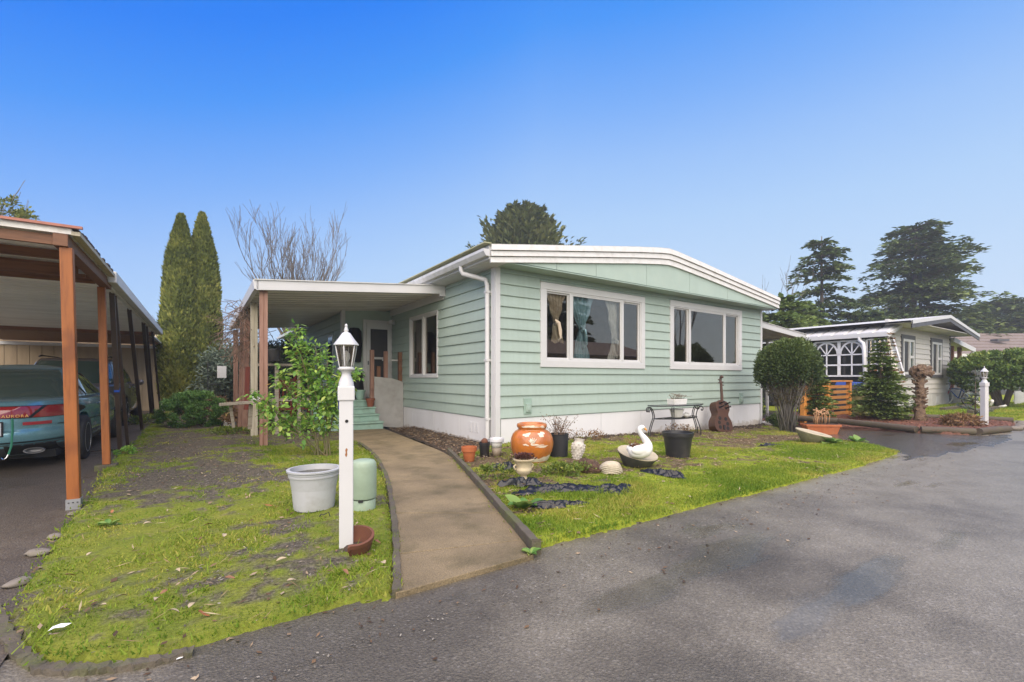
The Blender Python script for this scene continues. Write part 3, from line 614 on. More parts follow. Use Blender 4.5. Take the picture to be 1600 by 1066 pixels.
d=MB(); d.box(-.80,-.02,5.235,5.30,.66,2.74); dw=d.build('door_frame',m_white,H,bevel=.005)
d=MB(); y0,y1=5.20,5.234
d.box(-.72,-.62,y0,y1,.68,2.66); d.box(-.16,-.07,y0,y1,.68,2.66); d.box(-.62,-.16,y0,y1,2.5,2.66); d.box(-.62,-.16,y0,y1,1.70,1.76); d.box(-.62,-.16,y0,y1,.68,.95)
dd=d.build('screen_door',m_white,H,bevel=.004)
m_screen=M('dark_screen',(.035,.035,.037),.5); MB().box(-.62,-.16,y0+.012,y0+.02,.95,1.70).build('screen',m_screen,dd); MB().box(-.62,-.16,y0+.012,y0+.02,1.76,2.5).build('screen',m_screen,dd)
MB().tube([(-.69,y0-.03,1.55),(-.69,y0-.03,1.65)],.012,6).build('handle',m_black,dd)
# flood light under the awning at the house corner
fl=thing('flood_light','white twin flood light fixed to the wall under the patio cover','lamp',LW(-.03,5.05,2.72))
MB().tube([(0,0,0),(-.06,0,0)],.05,12).build('base',m_white,fl)
for s in (-1,1): MB().lathe([(.02,0),(.05,.03),(.055,.12),(.048,.125)],12).build('lamp_head',m_white,fl,(-.08,s*.06,-.02),(R(100),0,R(s*40)),smooth=True)
# curtains hanging in the front window
def curtain(name,label,x,xw,zt,zb,knot,m,y=.085,tail=.09,seed=1):
    rr=random.Random(seed); vs=[];fs=[]; nz,nx=34,30
    for i in range(nz+1):
        z=zt+(zb-zt)*i/nz; t=(zt-z)/(zt-knot)
        if z>knot: w=xw*(1-t*.82); off=0
        else:
            q=(knot-z)/(knot-zb); w=xw*(.20+.35*min(1,q*1.5)); off=tail*q
        w=float(w)
        for j in range(nx+1):
            s=j/nx-.5; fold=.028*math.sin(s*nx*1.15+math.sin(i*.25)*.5+seed)*(1 if z>knot else .8)
            vs.append((x+off+s*w,y+fold+.02*math.sin(i*.6+j),z+ (.02*math.sin(s*9) if i==nz else 0)))
    fs=[(i*(nx+1)+j,i*(nx+1)+j+1,(i+1)*(nx+1)+j+1,(i+1)*(nx+1)+j) for i in range(nz) for j in range(nx)]
    o=thing(name,label,'curtain',O0); a=MB().add(vs,fs).build('drape',m,o,smooth=True)
    k=MB(); k.ell((x,y-.02,knot),(.055,.045,.05),12,8,.2,seed); k.tube([(x-.05,y-.04,knot+.05),(x+.03,y-.06,knot),(x+.07,y-.05,knot-.14),(x+.09,y-.03,knot-.28),(x+.04,y-.02,knot-.36),(x,y,knot-.24),(x-.03,y,knot-.08)],[.03,.04,.045,.045,.04,.035,.03],8)
    k.build('knot',m,o,smooth=True); return o
m_cream=M('cream_drape',(.54,.45,.34),.9,grain=60,gstr=.2); m_blue=M('pale_blue_drape',(.30,.48,.55),.85,grain=60,gstr=.2); m_sheer=M('white_drape',(.72,.71,.68),.9)
curtain('curtain','cream curtain knotted in the left pane of the front window',1.43,.55,2.9,1.9,2.28,m_cream,seed=2,tail=.05)
curtain('curtain','pale blue curtain knotted in the middle pane of the front window',2.12,.72,2.93,1.52,2.18,m_blue,seed=5,tail=.0)
curtain('curtain','white curtain gathered at the right of the middle pane',3.12,.6,2.93,1.6,2.0,m_sheer,y=.12,seed=8,tail=-.05)
# potted plant on the sill of the right window
pt=thing('potted_plant','small white pot with a leafy plant on the sill inside the right window','plant',LW(6.15,.3,1.5))
MB().lathe([(.05,0),(.075,.14),(.068,.14),(.05,.02)],14).build('pot',m_white,pt,smooth=True)
# ------------------------------------------------------------------ porch steps
m_step=M('mint_step_paint',(.28,.43,.355),.6,dirt=(.2,.26,.18),damt=.6,dscale=5,grain=40,gstr=.1)
st=thing('porch_steps','mint green wooden steps climbing to the side porch door','steps',LW(-1.5,3.7,.03))
for k in range(4):
    y0=.26*k; y1=y0+.27 if k<3 else 1.58; z=.158*(k+1); r=.72-.012*k
    s=MB(); s.box(-.72,r,y0+.02,y1,z-.158 if k else -.02,z-.035); w=s.build('step',m_step,st)
    s=MB(); s.box(-.73,r+.015,y0-.015,y1,z-.0349,z); s.build('tread',m_step,w,bevel=.005)
def at(u,v,Y): return Vector(((u-800)/712*Y,Y,HC-(v-591)/712*Y))
m_board=M('grey_plywood',(.40,.39,.37),.8,dirt=(.22,.2,.17),damt=.6,dscale=2.2,grain=20,gstr=.08)
pn=MB(); pn.prism([(-.77,.02),(-.03,-.08),(-.03,1.10),(-.30,1.19),(-.77,1.24)],1,4.40,4.43); tag(pn.build('plywood_panel',m_board,None,O0,(0,0,TH)),'grey plywood panel standing between the mint steps and the house wall','panel')
rl=thing('porch_railing','unfinished brown wood railing posts beside the porch door','railing',O0)
for x,y,z0,z1,mm in ((-.80,4.46,.62,1.90,m_pink),(-.44,4.5,.62,1.88,m_pink),(-.07,4.48,1.05,1.87,m_brownwood),(-.62,4.52,.62,1.5,m_brownwood)):
    MB().box(x-.045,x+.045,y,y+.09,z0,z1).build('post',mm,rl,bevel=.004)
MB().box(-.5,-.02,4.60,4.64,1.64,1.68).build('rail',m_white,rl)
# things on the porch
o=thing('flower_pot','mint green pot on the porch landing by the door','pot',LW(-1.02,4.75,.664)); MB().lathe([(.08,0),(.12,.2),(.135,.2),(.135,.24),(.115,.24),(.1,.05)],18).build('pot',m_step,o,smooth=True,auto=40)
o=tag(MB().lathe([(.07,0),(.10,.16),(.115,.16),(.115,.2),(.095,.2),(.08,.05)],18).build('flower_pot',M('old_red_clay',(.22,.07,.035),.7),None,LW(-.9,4.3,.506),smooth=True,auto=40),'small red brown pot at the edge of the mint steps','pot')
m_coat=M('black_cloth',(.012,.012,.014),.9)
def cloth(name,label,cat,pts,loc,seed=1,dep=.12,mt=m_coat):
    rr=random.Random(seed); m=MB(); nz=len(pts); nx=9; vs=[]
    for side in (0,1):
        for i,(z,a,b) in enumerate(pts):
            for j in range(nx+1):
                s=j/nx; x=a+(b-a)*s; y=-.02-(dep*math.sin(pi*s)+.02*math.sin(j*2.1+seed+i*.4) if side==0 else 0); vs.append((x,y,z))
    W=nx+1; fs=[(i*W+j,i*W+j+1,(i+1)*W+j+1,(i+1)*W+j) for i in range(nz-1) for j in range(nx)]; o=nz*W
    fs+=[(o+(i+1)*W+j,o+(i+1)*W+j+1,o+i*W+j+1,o+i*W+j) for i in range(nz-1) for j in range(nx)]
    m.add(vs,fs); return tag(m.build(name,mt,None,loc,(0,0,TH),smooth=True),label,cat)
cloth('hanging_coat','black coat hanging on the porch wall left of the door','coat',[(2.5,-1.12,-.9),(2.42,-1.2,-.84),(2.1,-1.24,-.82),(1.8,-1.24,-.83),(1.62,-1.2,-.86)],LW(0,5.28,0),2)
cloth('garbage_bag','black bag standing on the porch left of the door','bag',[(1.38,-1.0,-.86),(1.25,-1.14,-.83),(.9,-1.2,-.80),(.67,-1.18,-.82)],LW(0,5.2,0),4,.2)
ch=thing('wooden_chair','red brown wooden chair behind the rose bush under the patio cover','chair',LW(-2.55,4.6,.03),TH+.5)
for sx in(-.22,.22): MB().bar((sx,-.2,0),(sx,-.2,.45),.045).build('leg',m_redwood,ch); MB().bar((sx,.22,0),(sx,.26,1.25),.045).build('leg',m_redwood,ch)
MB().box(-.25,.25,-.24,.24,.45,.49).build('seat',m_redwood,ch); MB().box(-.2,.2,.23,.26,.95,1.15).build('backrest',m_redwood,ch)
for sx in(-.1,0,.1): MB().bar((sx,.24,.49),(sx,.245,.95),.03).build('slat',m_redwood,ch)
# ------------------------------------------------------------------ patio cover
A=thing('patio_cover','ribbed metal patio cover with white fascia over the porch of the mint house','awning',O0)
def zc(x): return 3.09+(x+.0)*(.30/3.5)*1.0     # roof height under the pans at local x
AY0,AY1,AXL=1.98,9.9,-3.52
npan=26; pw=(AY1-AY0-.06)/npan
for k in range(npan):
    y=AY0+.03+k*pw; prof=[(0,0),(pw*.14,0),(pw*.2,.026),(pw*.8,.026),(pw*.86,0),(pw-.004,0),(pw-.004,.034),(0,.034)]
    m=MB(); vs=[]; 
    for x in (AXL+.05,-.06): vs+=[(x,y+a,zc(x)+b-.05) for a,b in prof]
    q=len(prof); m.add(vs,[tuple(range(q)),tuple(range(2*q-1,q-1,-1))]+[(i,q+i,q+(i+1)%q,(i+1)%q) for i in range(q)]); m.build('roof_pan',m_pan,A)
def slopebar(x0,x1,y0,y1,dz0,dz1,zf): return MB().hexa([(x0,y0,zf(x0)+dz0),(x1,y0,zf(x1)+dz0),(x1,y1,zf(x1)+dz0),(x0,y1,zf(x0)+dz0)],[(x0,y0,zf(x0)+dz1),(x1,y0,zf(x1)+dz1),(x1,y1,zf(x1)+dz1),(x0,y1,zf(x0)+dz1)])
slopebar(AXL-.02,-.04,AY0-.03,AY0+.028,-.10,.065,zc).build('fascia',m_white,A,bevel=.005)
slopebar(AXL-.05,-.04,AY0-.05,AY1,.066,.085,zc).build('roof_skin',m_roof,A)
MB().hexa([(AXL-.05,AY0-.03,zc(AXL)-.09),(AXL+.02,AY0-.03,zc(AXL)-.09),(AXL+.02,AY1,zc(AXL)-.09),(AXL-.05,AY1,zc(AXL)-.09)],[(AXL-.07,AY0-.03,zc(AXL)+.07),(AXL+.02,AY0-.03,zc(AXL)+.07),(AXL+.02,AY1,zc(AXL)+.07),(AXL-.07,AY1,zc(AXL)+.07)]).build('side_gutter',m_white,A,bevel=.006)
MB().box(-.055,-.03,AY0+.03,5.3,2.88,3.08).build('ledger',m_white,A)
MB().box(-.16,-.031,AY0-.028,AY0+.03,2.93,3.17).build('fascia_end',m_white,A)
for y in (5.0,8.6): MB().box(AXL+.05,-.06,y,y+.05,zc(-1.8)-.2,zc(-1.8)-.12).build('cross_beam',m_pan,A) if 0 else None
for x,y,mm,w in ((-3.42,2.06,m_pink,.05),(-3.42,3.75,m_paleno,.05),(-3.42,6.9,m_pink,.05),(-3.42,9.7,m_pink,.05)):
    p=MB(); p.box(x-w-.012,x-.006,y,y+.045,.0,zc(x)-.09).box(x+.006,x+w+.012,y-.012,y+.033,.0,zc(x)-.0905); 
    if w: p.box(x-.006,x+.006,y+.005,y+.03,.0,zc(x)-.095)
    p.build('post',mm,A,bevel=.003)
# garden rails and hanging pot under the cover
gr=thing('garden_rail','weathered wood rail between the posts of the patio cover','railing',O0)
MB().box(-3.36,-2.55,3.72,3.77,1.45,1.50).build('rail',m_graywood,gr); MB().box(-3.05,-2.98,3.70,3.76,.0,1.449).build('post',m_graywood,gr); MB().box(-2.62,-2.56,3.70,3.76,.0,1.449).build('post',m_graywood,gr); MB().box(-3.3,-2.4,3.73,3.765,.72,.78).build('rail',m_graywood,gr)
hp=thing('hanging_pot','black plastic pot hanging tilted under the patio cover','pot',at(427,556,9.2),0,rot=(R(4),R(-10),0))
MB().lathe([(.11,-.11),(.15,.10),(.158,.10),(.158,.13),(.14,.13),(.105,-.08)],20).build('pot',m_blackpl,hp,smooth=True,auto=40)
MB().tube([(-.14,0,.12),(0,0,.55),(.0,0,1.25)],.005,5).tube([(.14,0,.12),(0,0,.55)],.005,5).build('hanger',m_black,hp)
bn=thing('plank_bench','weathered plank shelf fixed to the brown post by the rose bush','shelf',O0)
iM=Matrix.Rotation(-TH,3,'Z')
def tl(p): return iM@(Vector(p)-O0)
MB().bar(tl(at(351,632,8.0)),tl(at(404,628,7.75)),.22,.055).build('plank',m_graywood,bn,bevel=.006); MB().bar(tl(at(392,632,7.85)),tl(at(390,670,7.9)),.06).build('leg',m_graywood,bn); MB().bar(tl(at(360,634,8.02)),tl(at(365,668,8.05)),.05).build('leg',m_graywood,bn)
o=tag(MB().ell((0,0,0),(.09,.07,.045),12,8,.15,3).build('white_stone',m_white,None,at(398,623.5,7.8),smooth=True),'white lumpy stone on the end of the weathered plank','stone')
ar=thing('garden_arbor','pinkish brown arbor posts wrapped in a dry vine behind the patio cover post','arbor',O0)
for u,D,w,mm in ((386,10.0,.11,m_pink),(379,10.5,.09,m_pink),(392,10.2,.06,m_graywood)): 
    b=tl(at(u-4,672,D)); b.z=0; MB().bar(b,tl(at(u,500,D)),w).build('post',mm,ar)
MB().bar(tl(at(385,640,9.7)),tl(at(387,573,9.7)),.085).build('post',m_redwood,ar)
m_twig=M('dry_twig',(.17,.115,.08),.85,var=.3)
vn=MB(); rr=random.Random(12)
for k in range(150):
    p=Vector((rr.gauss(384,7),rr.uniform(470,548),rr.gauss(10,.25))); q=at(*p); pts=[q]; d=Vector((rr.gauss(0,1),rr.gauss(0,1),rr.gauss(-.2,.8))).normalized()
    for j in range(5): d=(d+Vector((rr.gauss(0,.5),rr.gauss(0,.5),rr.gauss(-.15,.4)))).normalized(); q=q+d*rr.uniform(.07,.16); pts.append(q)
    vn.tube([tl(x) for x in pts],.006,4,False)
for k in range(60):
    q=at(rr.uniform(355,385),rr.uniform(490,535),10.3); pts=[q]; d=Vector((rr.gauss(-.8,.5),rr.gauss(0,.4),rr.gauss(.0,.35))).normalized()
    for j in range(5): d=(d+Vector((rr.gauss(0,.25),rr.gauss(0,.3),rr.gauss(-.1,.25)))).normalized(); q=q+d*rr.uniform(.06,.14); pts.append(q)
    vn.tube([tl(x) for x in pts],.004,4,False)
tag(vn.build('dry_vine',m_twig,None,O0,(0,0,TH)),'tangled leafless brown vine on top of the garden arbor','vine')
m_yel=M('yellow_plastic',(.55,.40,.12),.6,dirt=(.6,.55,.45),damt=.6,dscale=12)
bk_=thing('basket','yellow handled white basket lying in the leaves beside the round hedge','basket',LW(*G(360,668)))
t_=MB(); 
for j in range(4): t_.tube([(.13*math.cos(a),.10*math.sin(a),.05+j*.035) for a in np.linspace(0,2*pi,17)],.017,6)
t_.build('body',m_sheer,bk_,smooth=True); MB().tube([(-.12,0,.12),(-.08,0,.33),(.0,0,.38),(.12,.0,.12)],.022,6).build('handle',m_yel,bk_,smooth=True)
# wire garden gate with a white sheet
gg=thing('garden_gate','thin dark metal garden gate beside the tall evergreen','gate',LW(*G(338,648)),0)
for x in(-.28,.28): MB().tube([(x,0,0),(x,0,1.75)],.014,6).build('post',m_black,gg)
for z in(.3,1.0,1.6): MB().tube([(-.28,0,z),(.28,0,z)],.009,5).build('rail',m_black,gg)
for x in np.linspace(-.21,.21,6): MB().tube([(x,0,.3),(x,0,1.6)],.006,4).build('bar',m_black,gg)
tag(MB().box(-.14,.14,-.02,.0,0,.36).build('white_sign',m_white,None,at(347,588,14.0)+Vector((0,0,-.05))),'blank white sheet fixed on the dark garden gate','sign')
# ------------------------------------------------------------------ left carport
K=thing('wooden_carport','carport with stained fir posts, brown rafters and a ribbed metal roof over two cars','carport',O0)
ZB=2.50
def leanpost(x,y,z1,w,lean,m,z0=.0): 
    a=MB(); a.hexa([(x-w/2,y-w/2,z0),(x+w/2,y-w/2,z0),(x+w/2,y+w/2,z0),(x-w/2,y+w/2,z0)],[(x-w/2-lean,y-w/2,z1),(x+w/2-lean,y-w/2,z1),(x+w/2-lean,y+w/2,z1),(x-w/2-lean,y+w/2,z1)]); return a
p=leanpost(-5.27,-1.10,ZB-.116,.088,.05,m_orange,.055).build('post',m_orange,K,bevel=.006)
b=MB(); b.box(-5.32,-5.22,-1.152,-1.145,.0,.10).box(-5.32,-5.22,-1.055,-1.048,.0,.10).box(-5.32,-5.314,-1.145,-1.055,.0,.1).box(-5.226,-5.22,-1.145,-1.055,.0,.10); b.build('post_base',m_plate,p)
s=MB()
for a in(-5.30,-5.27,-5.24): s.lathe([(.006,-.004),(.006,.004)],8,(a,-1.152,.07))
s.build('screw',m_black,p)
p=leanpost(-5.33,1.10,ZB-.116,.080,.05,m_orange,.075).build('post',m_orange,K,bevel=.006); MB().box(-5.44,-5.22,1.0,1.2,-.02,.075).build('post_base',m_kerb,p,bevel=.01)
for x,y in ((-9.3,-1.1),(-9.3,4),(-9.3,9)): leanpost(x,y,ZB-.03,.13,0,m_orange).build('post',m_orange,K)
MB().box(-5.40,-5.30,-1.17,1.25,ZB-.115,ZB-.005).build('beam',m_brownwood,K,bevel=.004)
for y,hh_ in ((-1.10,.10),(-.43,.10),(.26,.15),(.84,.12)): MB().box(-9.5,-5.405,y-.02,y+.02,ZB-hh_,ZB-.012).build('rafter',m_brownwood,K)
for y in(-.43,.26): MB().box(-5.46,-5.402,y-.026,y+.026,ZB-.112,ZB-.06).build('joist_hanger',m_plate,K)
def ribs(y0,y1,n,z,m,name,x0=-9.5,x1=-5.28):
    w=(y1-y0)/n
    for k in range(n):
        y=y0+k*w; prof=[(0,0),(w*.16,0),(w*.24,.045),(w*.78,.045),(w*.86,0),(w-.008,0),(w-.008,.052),(0,.052)]; vs=[]; q=8
        for x in (x0,x1): vs+=[(x,y+a,z+c) for a,c in prof]
        MB().add(vs,[tuple(range(q)),tuple(range(2*q-1,q-1,-1))]+[(i,q+i,q+(i+1)%q,(i+1)%q) for i in range(q)]).build(name,m,K)
m_clear=M('corrugated_sheet',(.85,.83,.78),.4,dirt=(.4,.3,.22),damt=.5)
ribs(-1.16,.9,8,ZB+.0,m_clear,'roof_sheet'); ribs(.9,9.2,35,ZB-.03,m_cpan,'roof_pan')
m_copper=M('reddish_flashing',(.42,.16,.11),.45,dirt=(.2,.08,.05),damt=.6)
MB().box(-9.5,-5.20,-1.20,-1.165,ZB+.053,ZB+.075).build('front_flashing',m_copper,K); MB().box(-5.28,-5.22,-1.16,.9,ZB-.005,ZB+.03).build('side_trim',m_paleno,K)
rf=MB()
rr=random.Random(3)
for k in range(21): y=-1.15+k*.1; rf.box(-5.62+rr.uniform(-.02,.02),-5.24+rr.uniform(-.02,.01),y,y+.098,ZB+.056,ZB+.07+rr.uniform(0,.02))
rf.build('shingle_edge',M('dark_shingle',(.07,.055,.05),.9,dirt=(.25,.1,.07),damt=.6,dscale=8),K)
MB().box(-5.30,-5.21,.92,9.5,ZB-.07,ZB+.075).build('fascia',m_fascia,K,bevel=.01); MB().box(-5.36,-5.305,1.25,9.3,ZB-.09,ZB-.003).build('beam',m_cpan,K)
for k in range(16): MB().box(-9.5+k*.245,-9.26+k*.245,9.35,14.24,ZB-.08,ZB-.045).build('ceiling_board',m_brownwood,K)
MB().box(-9.6,-5.5,9.3,14.24,ZB-.044,ZB-.0).build('rear_roof',m_roof,K); MB().box(-9.6,-5.37,9.21,9.345,ZB-.12,ZB+.015).build('beam',m_brownwood,K)
# leaning dark poles
def onx(u,v,xp):
    r=np.array([(u-800)/712,1.]); q=np.array([CX,CY]); t=(q@D1+xp)/(r@D1); p=r*t-q; return float(p@D2)
for i,(u,v,tu,tv,w,lb) in enumerate([(188,706,175,452,.06,'broad dark plank leaning on the second orange post with a blue tie'),(200,700,179,462,.045,'thin dark pole leaning close behind the broad dark plank'),(222,672,202,482,.06,'dark pole leaning on the carport edge beside the rear wheel of the brown car'),(237,655,224,506,.065,'thicker of the paired dark poles leaning beside the front wheel of the brown car'),(241,654,229,509,.05,'thinner of the paired dark poles leaning beside the front wheel of the brown car'),(251,645,238,519,.05,'rearmost dark pole leaning near the shed corner')]):
    x,y,_=G(u,v); x1=-5.36; y1=onx(tu,tv,x1); o=thing('leaning_pole',lb,'pole',LW(x,y,0),group='dark poles leaning along the carport')
    dx,dy=x1-x,y1-y; MB().bar((0,0,0),(dx,dy,ZB-.08),w,w*(1.5 if i==0 else 1)).build('shaft',m_darkpole,o,bevel=.004)
    if i==0: MB().bar((dx*.42-.0,dy*.42,1.0),(dx*.43,dy*.43,1.03),w*1.12,w*1.62).build('blue_tie',M('blue_tape',(.03,.1,.5),.5),o)
# ------------------------------------------------------------------ shed behind the cars
S=thing('tan_shed','tan vertical board shed behind the parked cars','shed',O0)
MB().box(-11.5,-5.5,14.35,18.3,0,2.55).build('wall',m_shed,S)
for k in range(21):
    a=-11.5+k*.286; MB().box(a+.006,a+.28,14.325,14.349,.02,2.50).build('board',m_shed,S)
for k in range(13):
    a=14.36+k*.3; MB().box(-5.499,-5.475,a+.006,a+.294,.02,2.50).build('board',m_shed,S)
MB().box(-11.6,-5.47,14.26,14.32,2.28,2.38).build('eave_trim',m_white,S); MB().box(-6.3,-5.2,14.25,17.6,2.56,3.12).build('upper_wall',M('tan_parapet',(.56,.47,.33),.7,dirt=(.4,.3,.2),damt=.4),S); MB().box(-6.35,-5.14,14.2,17.7,3.121,3.17).build('roof_cap',m_dark,S)
MB().prism([(14.1,2.47),(14.1,2.5),(18.4,2.62),(18.4,2.56)],0,-5.43,-5.25).build('side_eave',m_white,S)
MB().box(-5.52,-5.46,14.30,14.42,.0,2.43).build('corner_trim',m_white,S)
q=MB()
for a,b,c,d_ in ((-8.0,-7.9,1.2,2.15),(-6.85,-6.75,1.2,2.15)): q.box(a,b,14.318,14.324,c,d_)
q.box(-8.0,-6.75,14.318,14.324,2.15,2.2); q.build('door_trim',m_shed,S)
S2=thing('tan_building','plain tan building with a white eave seen left of the shed','building',O0)
MB().box(-26,-11.8,19,23,0,2.6).build('wall',m_shed,S2)
for k in range(30): a=-26+k*.47; MB().box(a+.01,a+.46,18.97,18.999,0,2.55).build('board',m_shed,S2)
MB().box(-26.2,-11.6,18.7,23,2.6,2.75).build('roof',m_white,S2)
o=thing('slatted_screen','dark tan slatted screen at the left edge of the carport','screen',O0)
for k in range(9): a=-12.9+k*.135; MB().box(a,a+.12,13.2,13.24,0,2.3).build('slat',m_shed if k%2 else m_graywood,o)
# ------------------------------------------------------------------ cars
def pchip(levels):
    L=np.array(levels,float)
    def f(z):
        z=min(max(z,L[0,0]),L[-1,0]); i=min(int(np.searchsorted(L[:,0],z,'right'))-1,len(L)-2); i=max(i,0)
        h=L[i+1,0]-L[i,0]; t=(z-L[i,0])/h
        def sl(k):
            if k<=0 or k>=len(L)-1: return (L[min(k+1,len(L)-1)]-L[max(k-1,0)])/(L[min(k+1,len(L)-1),0]-L[max(k-1,0),0])
            a=(L[k]-L[k-1])/(L[k,0]-L[k-1,0]); b=(L[k+1]-L[k])/(L[k+1,0]-L[k,0]); return np.where(a*b>0,2*a*b/(a+b+1e-9*np.sign(a+b+1e-12)),0)
        m0,m1=sl(i),sl(i+1); v=(2*t**3-3*t**2+1)*L[i]+(t**3-2*t**2+t)*h*m0+(-2*t**3+3*t**2)*L[i+1]+(t**3-t**2)*h*m1
        v[0]=z; return v
    return f
def rp(l,t):
    z,w,yr,yf,e=l; c,s=math.cos(t),math.sin(t); q=2/e
    return Vector((w*math.copysign(abs(c)**q,c),(yr+yf)/2+(yf-yr)/2*math.copysign(abs(s)**q,s),z))
def angs(n,e):   # even spacing round a superellipse
    t=np.linspace(0,2*pi,2000); x=np.sign(np.cos(t))*abs(np.cos(t))**(2/e)*.9; y=np.sign(np.sin(t))*abs(np.sin(t))**(2/e)*2.5
    s=np.concatenate([[0],np.cumsum(np.hypot(np.diff(x),np.diff(y)))]); return np.interp(np.linspace(0,s[-1],n+1)[:-1],s,t)
def loft(f,z0,z1,nz,n=96,capz=.0,e=4):
    m=MB(); vs=[];T=angs(n,e)
    for i in range(nz+1):
        l=f(z0+(z1-z0)*i/nz); vs+=[rp(l,t) for t in T]
    fs=[(i*n+k,i*n+(k+1)%n,(i+1)*n+(k+1)%n,(i+1)*n+k) for i in range(nz) for k in range(n)]
    # domed cap
    l=f(z1); o=len(vs); k2=5
    for j in range(1,k2):
        sc=1-j/k2; mid=(l[2]+l[3])/2; vs+=[Vector((p.x*sc,mid+(p.y-mid)*sc,l[0]+capz*(1-sc**2))) for p in (rp(l,t) for t in T)]
    base=nz*n
    for j in range(k2-1): fs+=[((base+j*n)+k,(base+j*n)+(k+1)%n,base+(j+1)*n+(k+1)%n,base+(j+1)*n+k) for k in range(n)]
    fs.append(tuple(range(base+(k2-1)*n,base+k2*n))); fs.append(tuple(range(n))[::-1]); m.add(vs,fs); return m
def patch(f,tf,z0,z1,nt_,nz,off):   # tf(z)->(t0,t1)
    m=MB(); vs=[]
    for i in range(nz+1):
        z=z0+(z1-z0)*i/nz; a,b=tf(z)
        for j in range(nt_+1):
            t=a+(b-a)*j/nt_; p=rp(f(z),t); pa=rp(f(z),t+.004); pb=rp(f(min(z+.004,z1+.01)),t); pc=rp(f(z-.004),t)
            nn=(pa-rp(f(z),t-.004)).cross(pb-pc); nn=nn.normalized() if nn.length>1e-12 else Vector((0,0,1)); vs.append(p+nn*off)
    W_=nt_+1; m.add(vs,[(i*W_+j,i*W_+j+1,(i+1)*W_+j+1,(i+1)*W_+j) for i in range(nz) for j in range(nt_)]); return m
def trear(f,z,x):  # angle on the rear end where the outline has this x
    l=f(z); r=min(1,abs(x)/l[1]); c=r**(l[4]/2); t=math.acos(c); return -t if x>=0 else -(pi-t)
def tside(f,z,y):  # angle on the right side where the outline has this y
    l=f(z); mid=(l[2]+l[3])/2; hh=(l[3]-l[2])/2; r=max(-1,min(1,(y-mid)/hh)); return math.asin(math.copysign(abs(r)**(l[4]/2),r))
def tsl(f,z,y): return pi-tside(f,z,y)
def boolcut(me_name,body,cutters,mat,parent):
    o=link('tmp_body',body); c=link('tmp_cut',cutters); md=o.modifiers.new('b','BOOLEAN'); md.object=c; md.operation='DIFFERENCE'; md.solver='EXACT'
    bpy.context.view_layer.update(); dg=bpy.context.evaluated_depsgraph_get(); me=bpy.data.meshes.new_from_object(o.evaluated_get(dg)); me.name=me_name
    bpy.data.objects.remove(o); bpy.data.objects.remove(c); 
    me.polygons.foreach_set('use_smooth',[True]*len(me.polygons)); return link(me_name,me,parent,auto=38)
def wheel(parent,x,y,r,w,spokes,side):
    T=MB(); T.lathe([(r*.66,-w/2),(r*.9,-w/2),(r*.985,-w*.40),(r,-w*.2),(r,w*.2),(r*.985,w*.40),(r*.9,w/2),(r*.66,w/2)],36)
    t=T.build('wheel',m_rubber,parent,(x,y,r),(0,R(90),0),smooth=True,auto=50)
    q=MB(); q.lathe([(r*.68,-w*.35),(r*.68,w*.50),(r*.63,w*.51),(r*.60,w*.25),(r*.60,-.35*w)],32); sgn=1
    for k in range(spokes):
        a=2*pi*k/spokes; c,s_=math.cos(a),math.sin(a); q.hexa([(c*r*.12-s_*r*.13,s_*r*.12+c*r*.13,w*.2),(c*r*.12+s_*r*.13,s_*r*.12-c*r*.13,w*.2),(c*r*.62+s_*r*.10,s_*r*.62-c*r*.10,w*.2),(c*r*.62-s_*r*.10,s_*r*.62+c*r*.10,w*.2)],
          [(c*r*.10-s_*r*.11,s_*r*.10+c*r*.11,w*.44),(c*r*.10+s_*r*.11,s_*r*.10-c*r*.11,w*.44),(c*r*.63+s_*r*.075,s_*r*.63-c*r*.075,w*.47),(c*r*.63-s_*r*.075,s_*r*.63+c*r*.075,w*.47)])
    q.lathe([(r*.2,w*.1),(r*.2,w*.45),(r*.1,w*.48)],16)
    k=q.build('rim',m_alloy,t,rot=(0,0,0) if side>0 else (R(180),0,0),smooth=True,auto=30)
    MB().lathe([(r*.6,-.02),(r*.6,.02)],24).build('brake_disc',m_dark,t); return t
def carpaint(name,c,metal=.5,rough=.3):
    m,n,b=newmat(name); b.inputs['Base Color'].default_value=(*c,1); b.inputs['Metallic'].default_value=metal; b.inputs['Roughness'].default_value=rough; b.inputs['Coat Weight'].default_value=1; b.inputs['Coat Roughness'].default_value=.04
    t=noise(n,60,3); r=ramp(n,t.outputs[0],[(.3,tuple(x*.9 for x in c)),(.7,tuple(x*1.1 for x in c))]); n.links.new(r.outputs[0],b.inputs['Base Color']); return m
m_carglass,_n,_b=newmat('tinted_car_glass'); _b.inputs['Base Color'].default_value=(.065,.105,.08,1); _b.inputs['Roughness'].default_value=.03; _b.inputs['Specular IOR Level'].default_value=.85; _b.inputs['Coat Weight'].default_value=.6
m_redlens,_n,_b=newmat('red_tail_lens'); _b.inputs['Base Color'].default_value=(.34,.02,.025,1); _b.inputs['Roughness'].default_value=.12; _b.inputs['Coat Weight'].default_value=1
m_redref,_n,_b=newmat('red_reflector'); _b.inputs['Base Color'].default_value=(.45,.04,.05,1); _b.inputs['Roughness'].default_value=.3
m_trim=M('black_car_trim',(.015,.015,.016),.35); m_gold=M('gold_lettering',(.75,.42,.12),.35,metal=.5)
m_chrome=M('chrome',(.7,.7,.7),.12,metal=1)
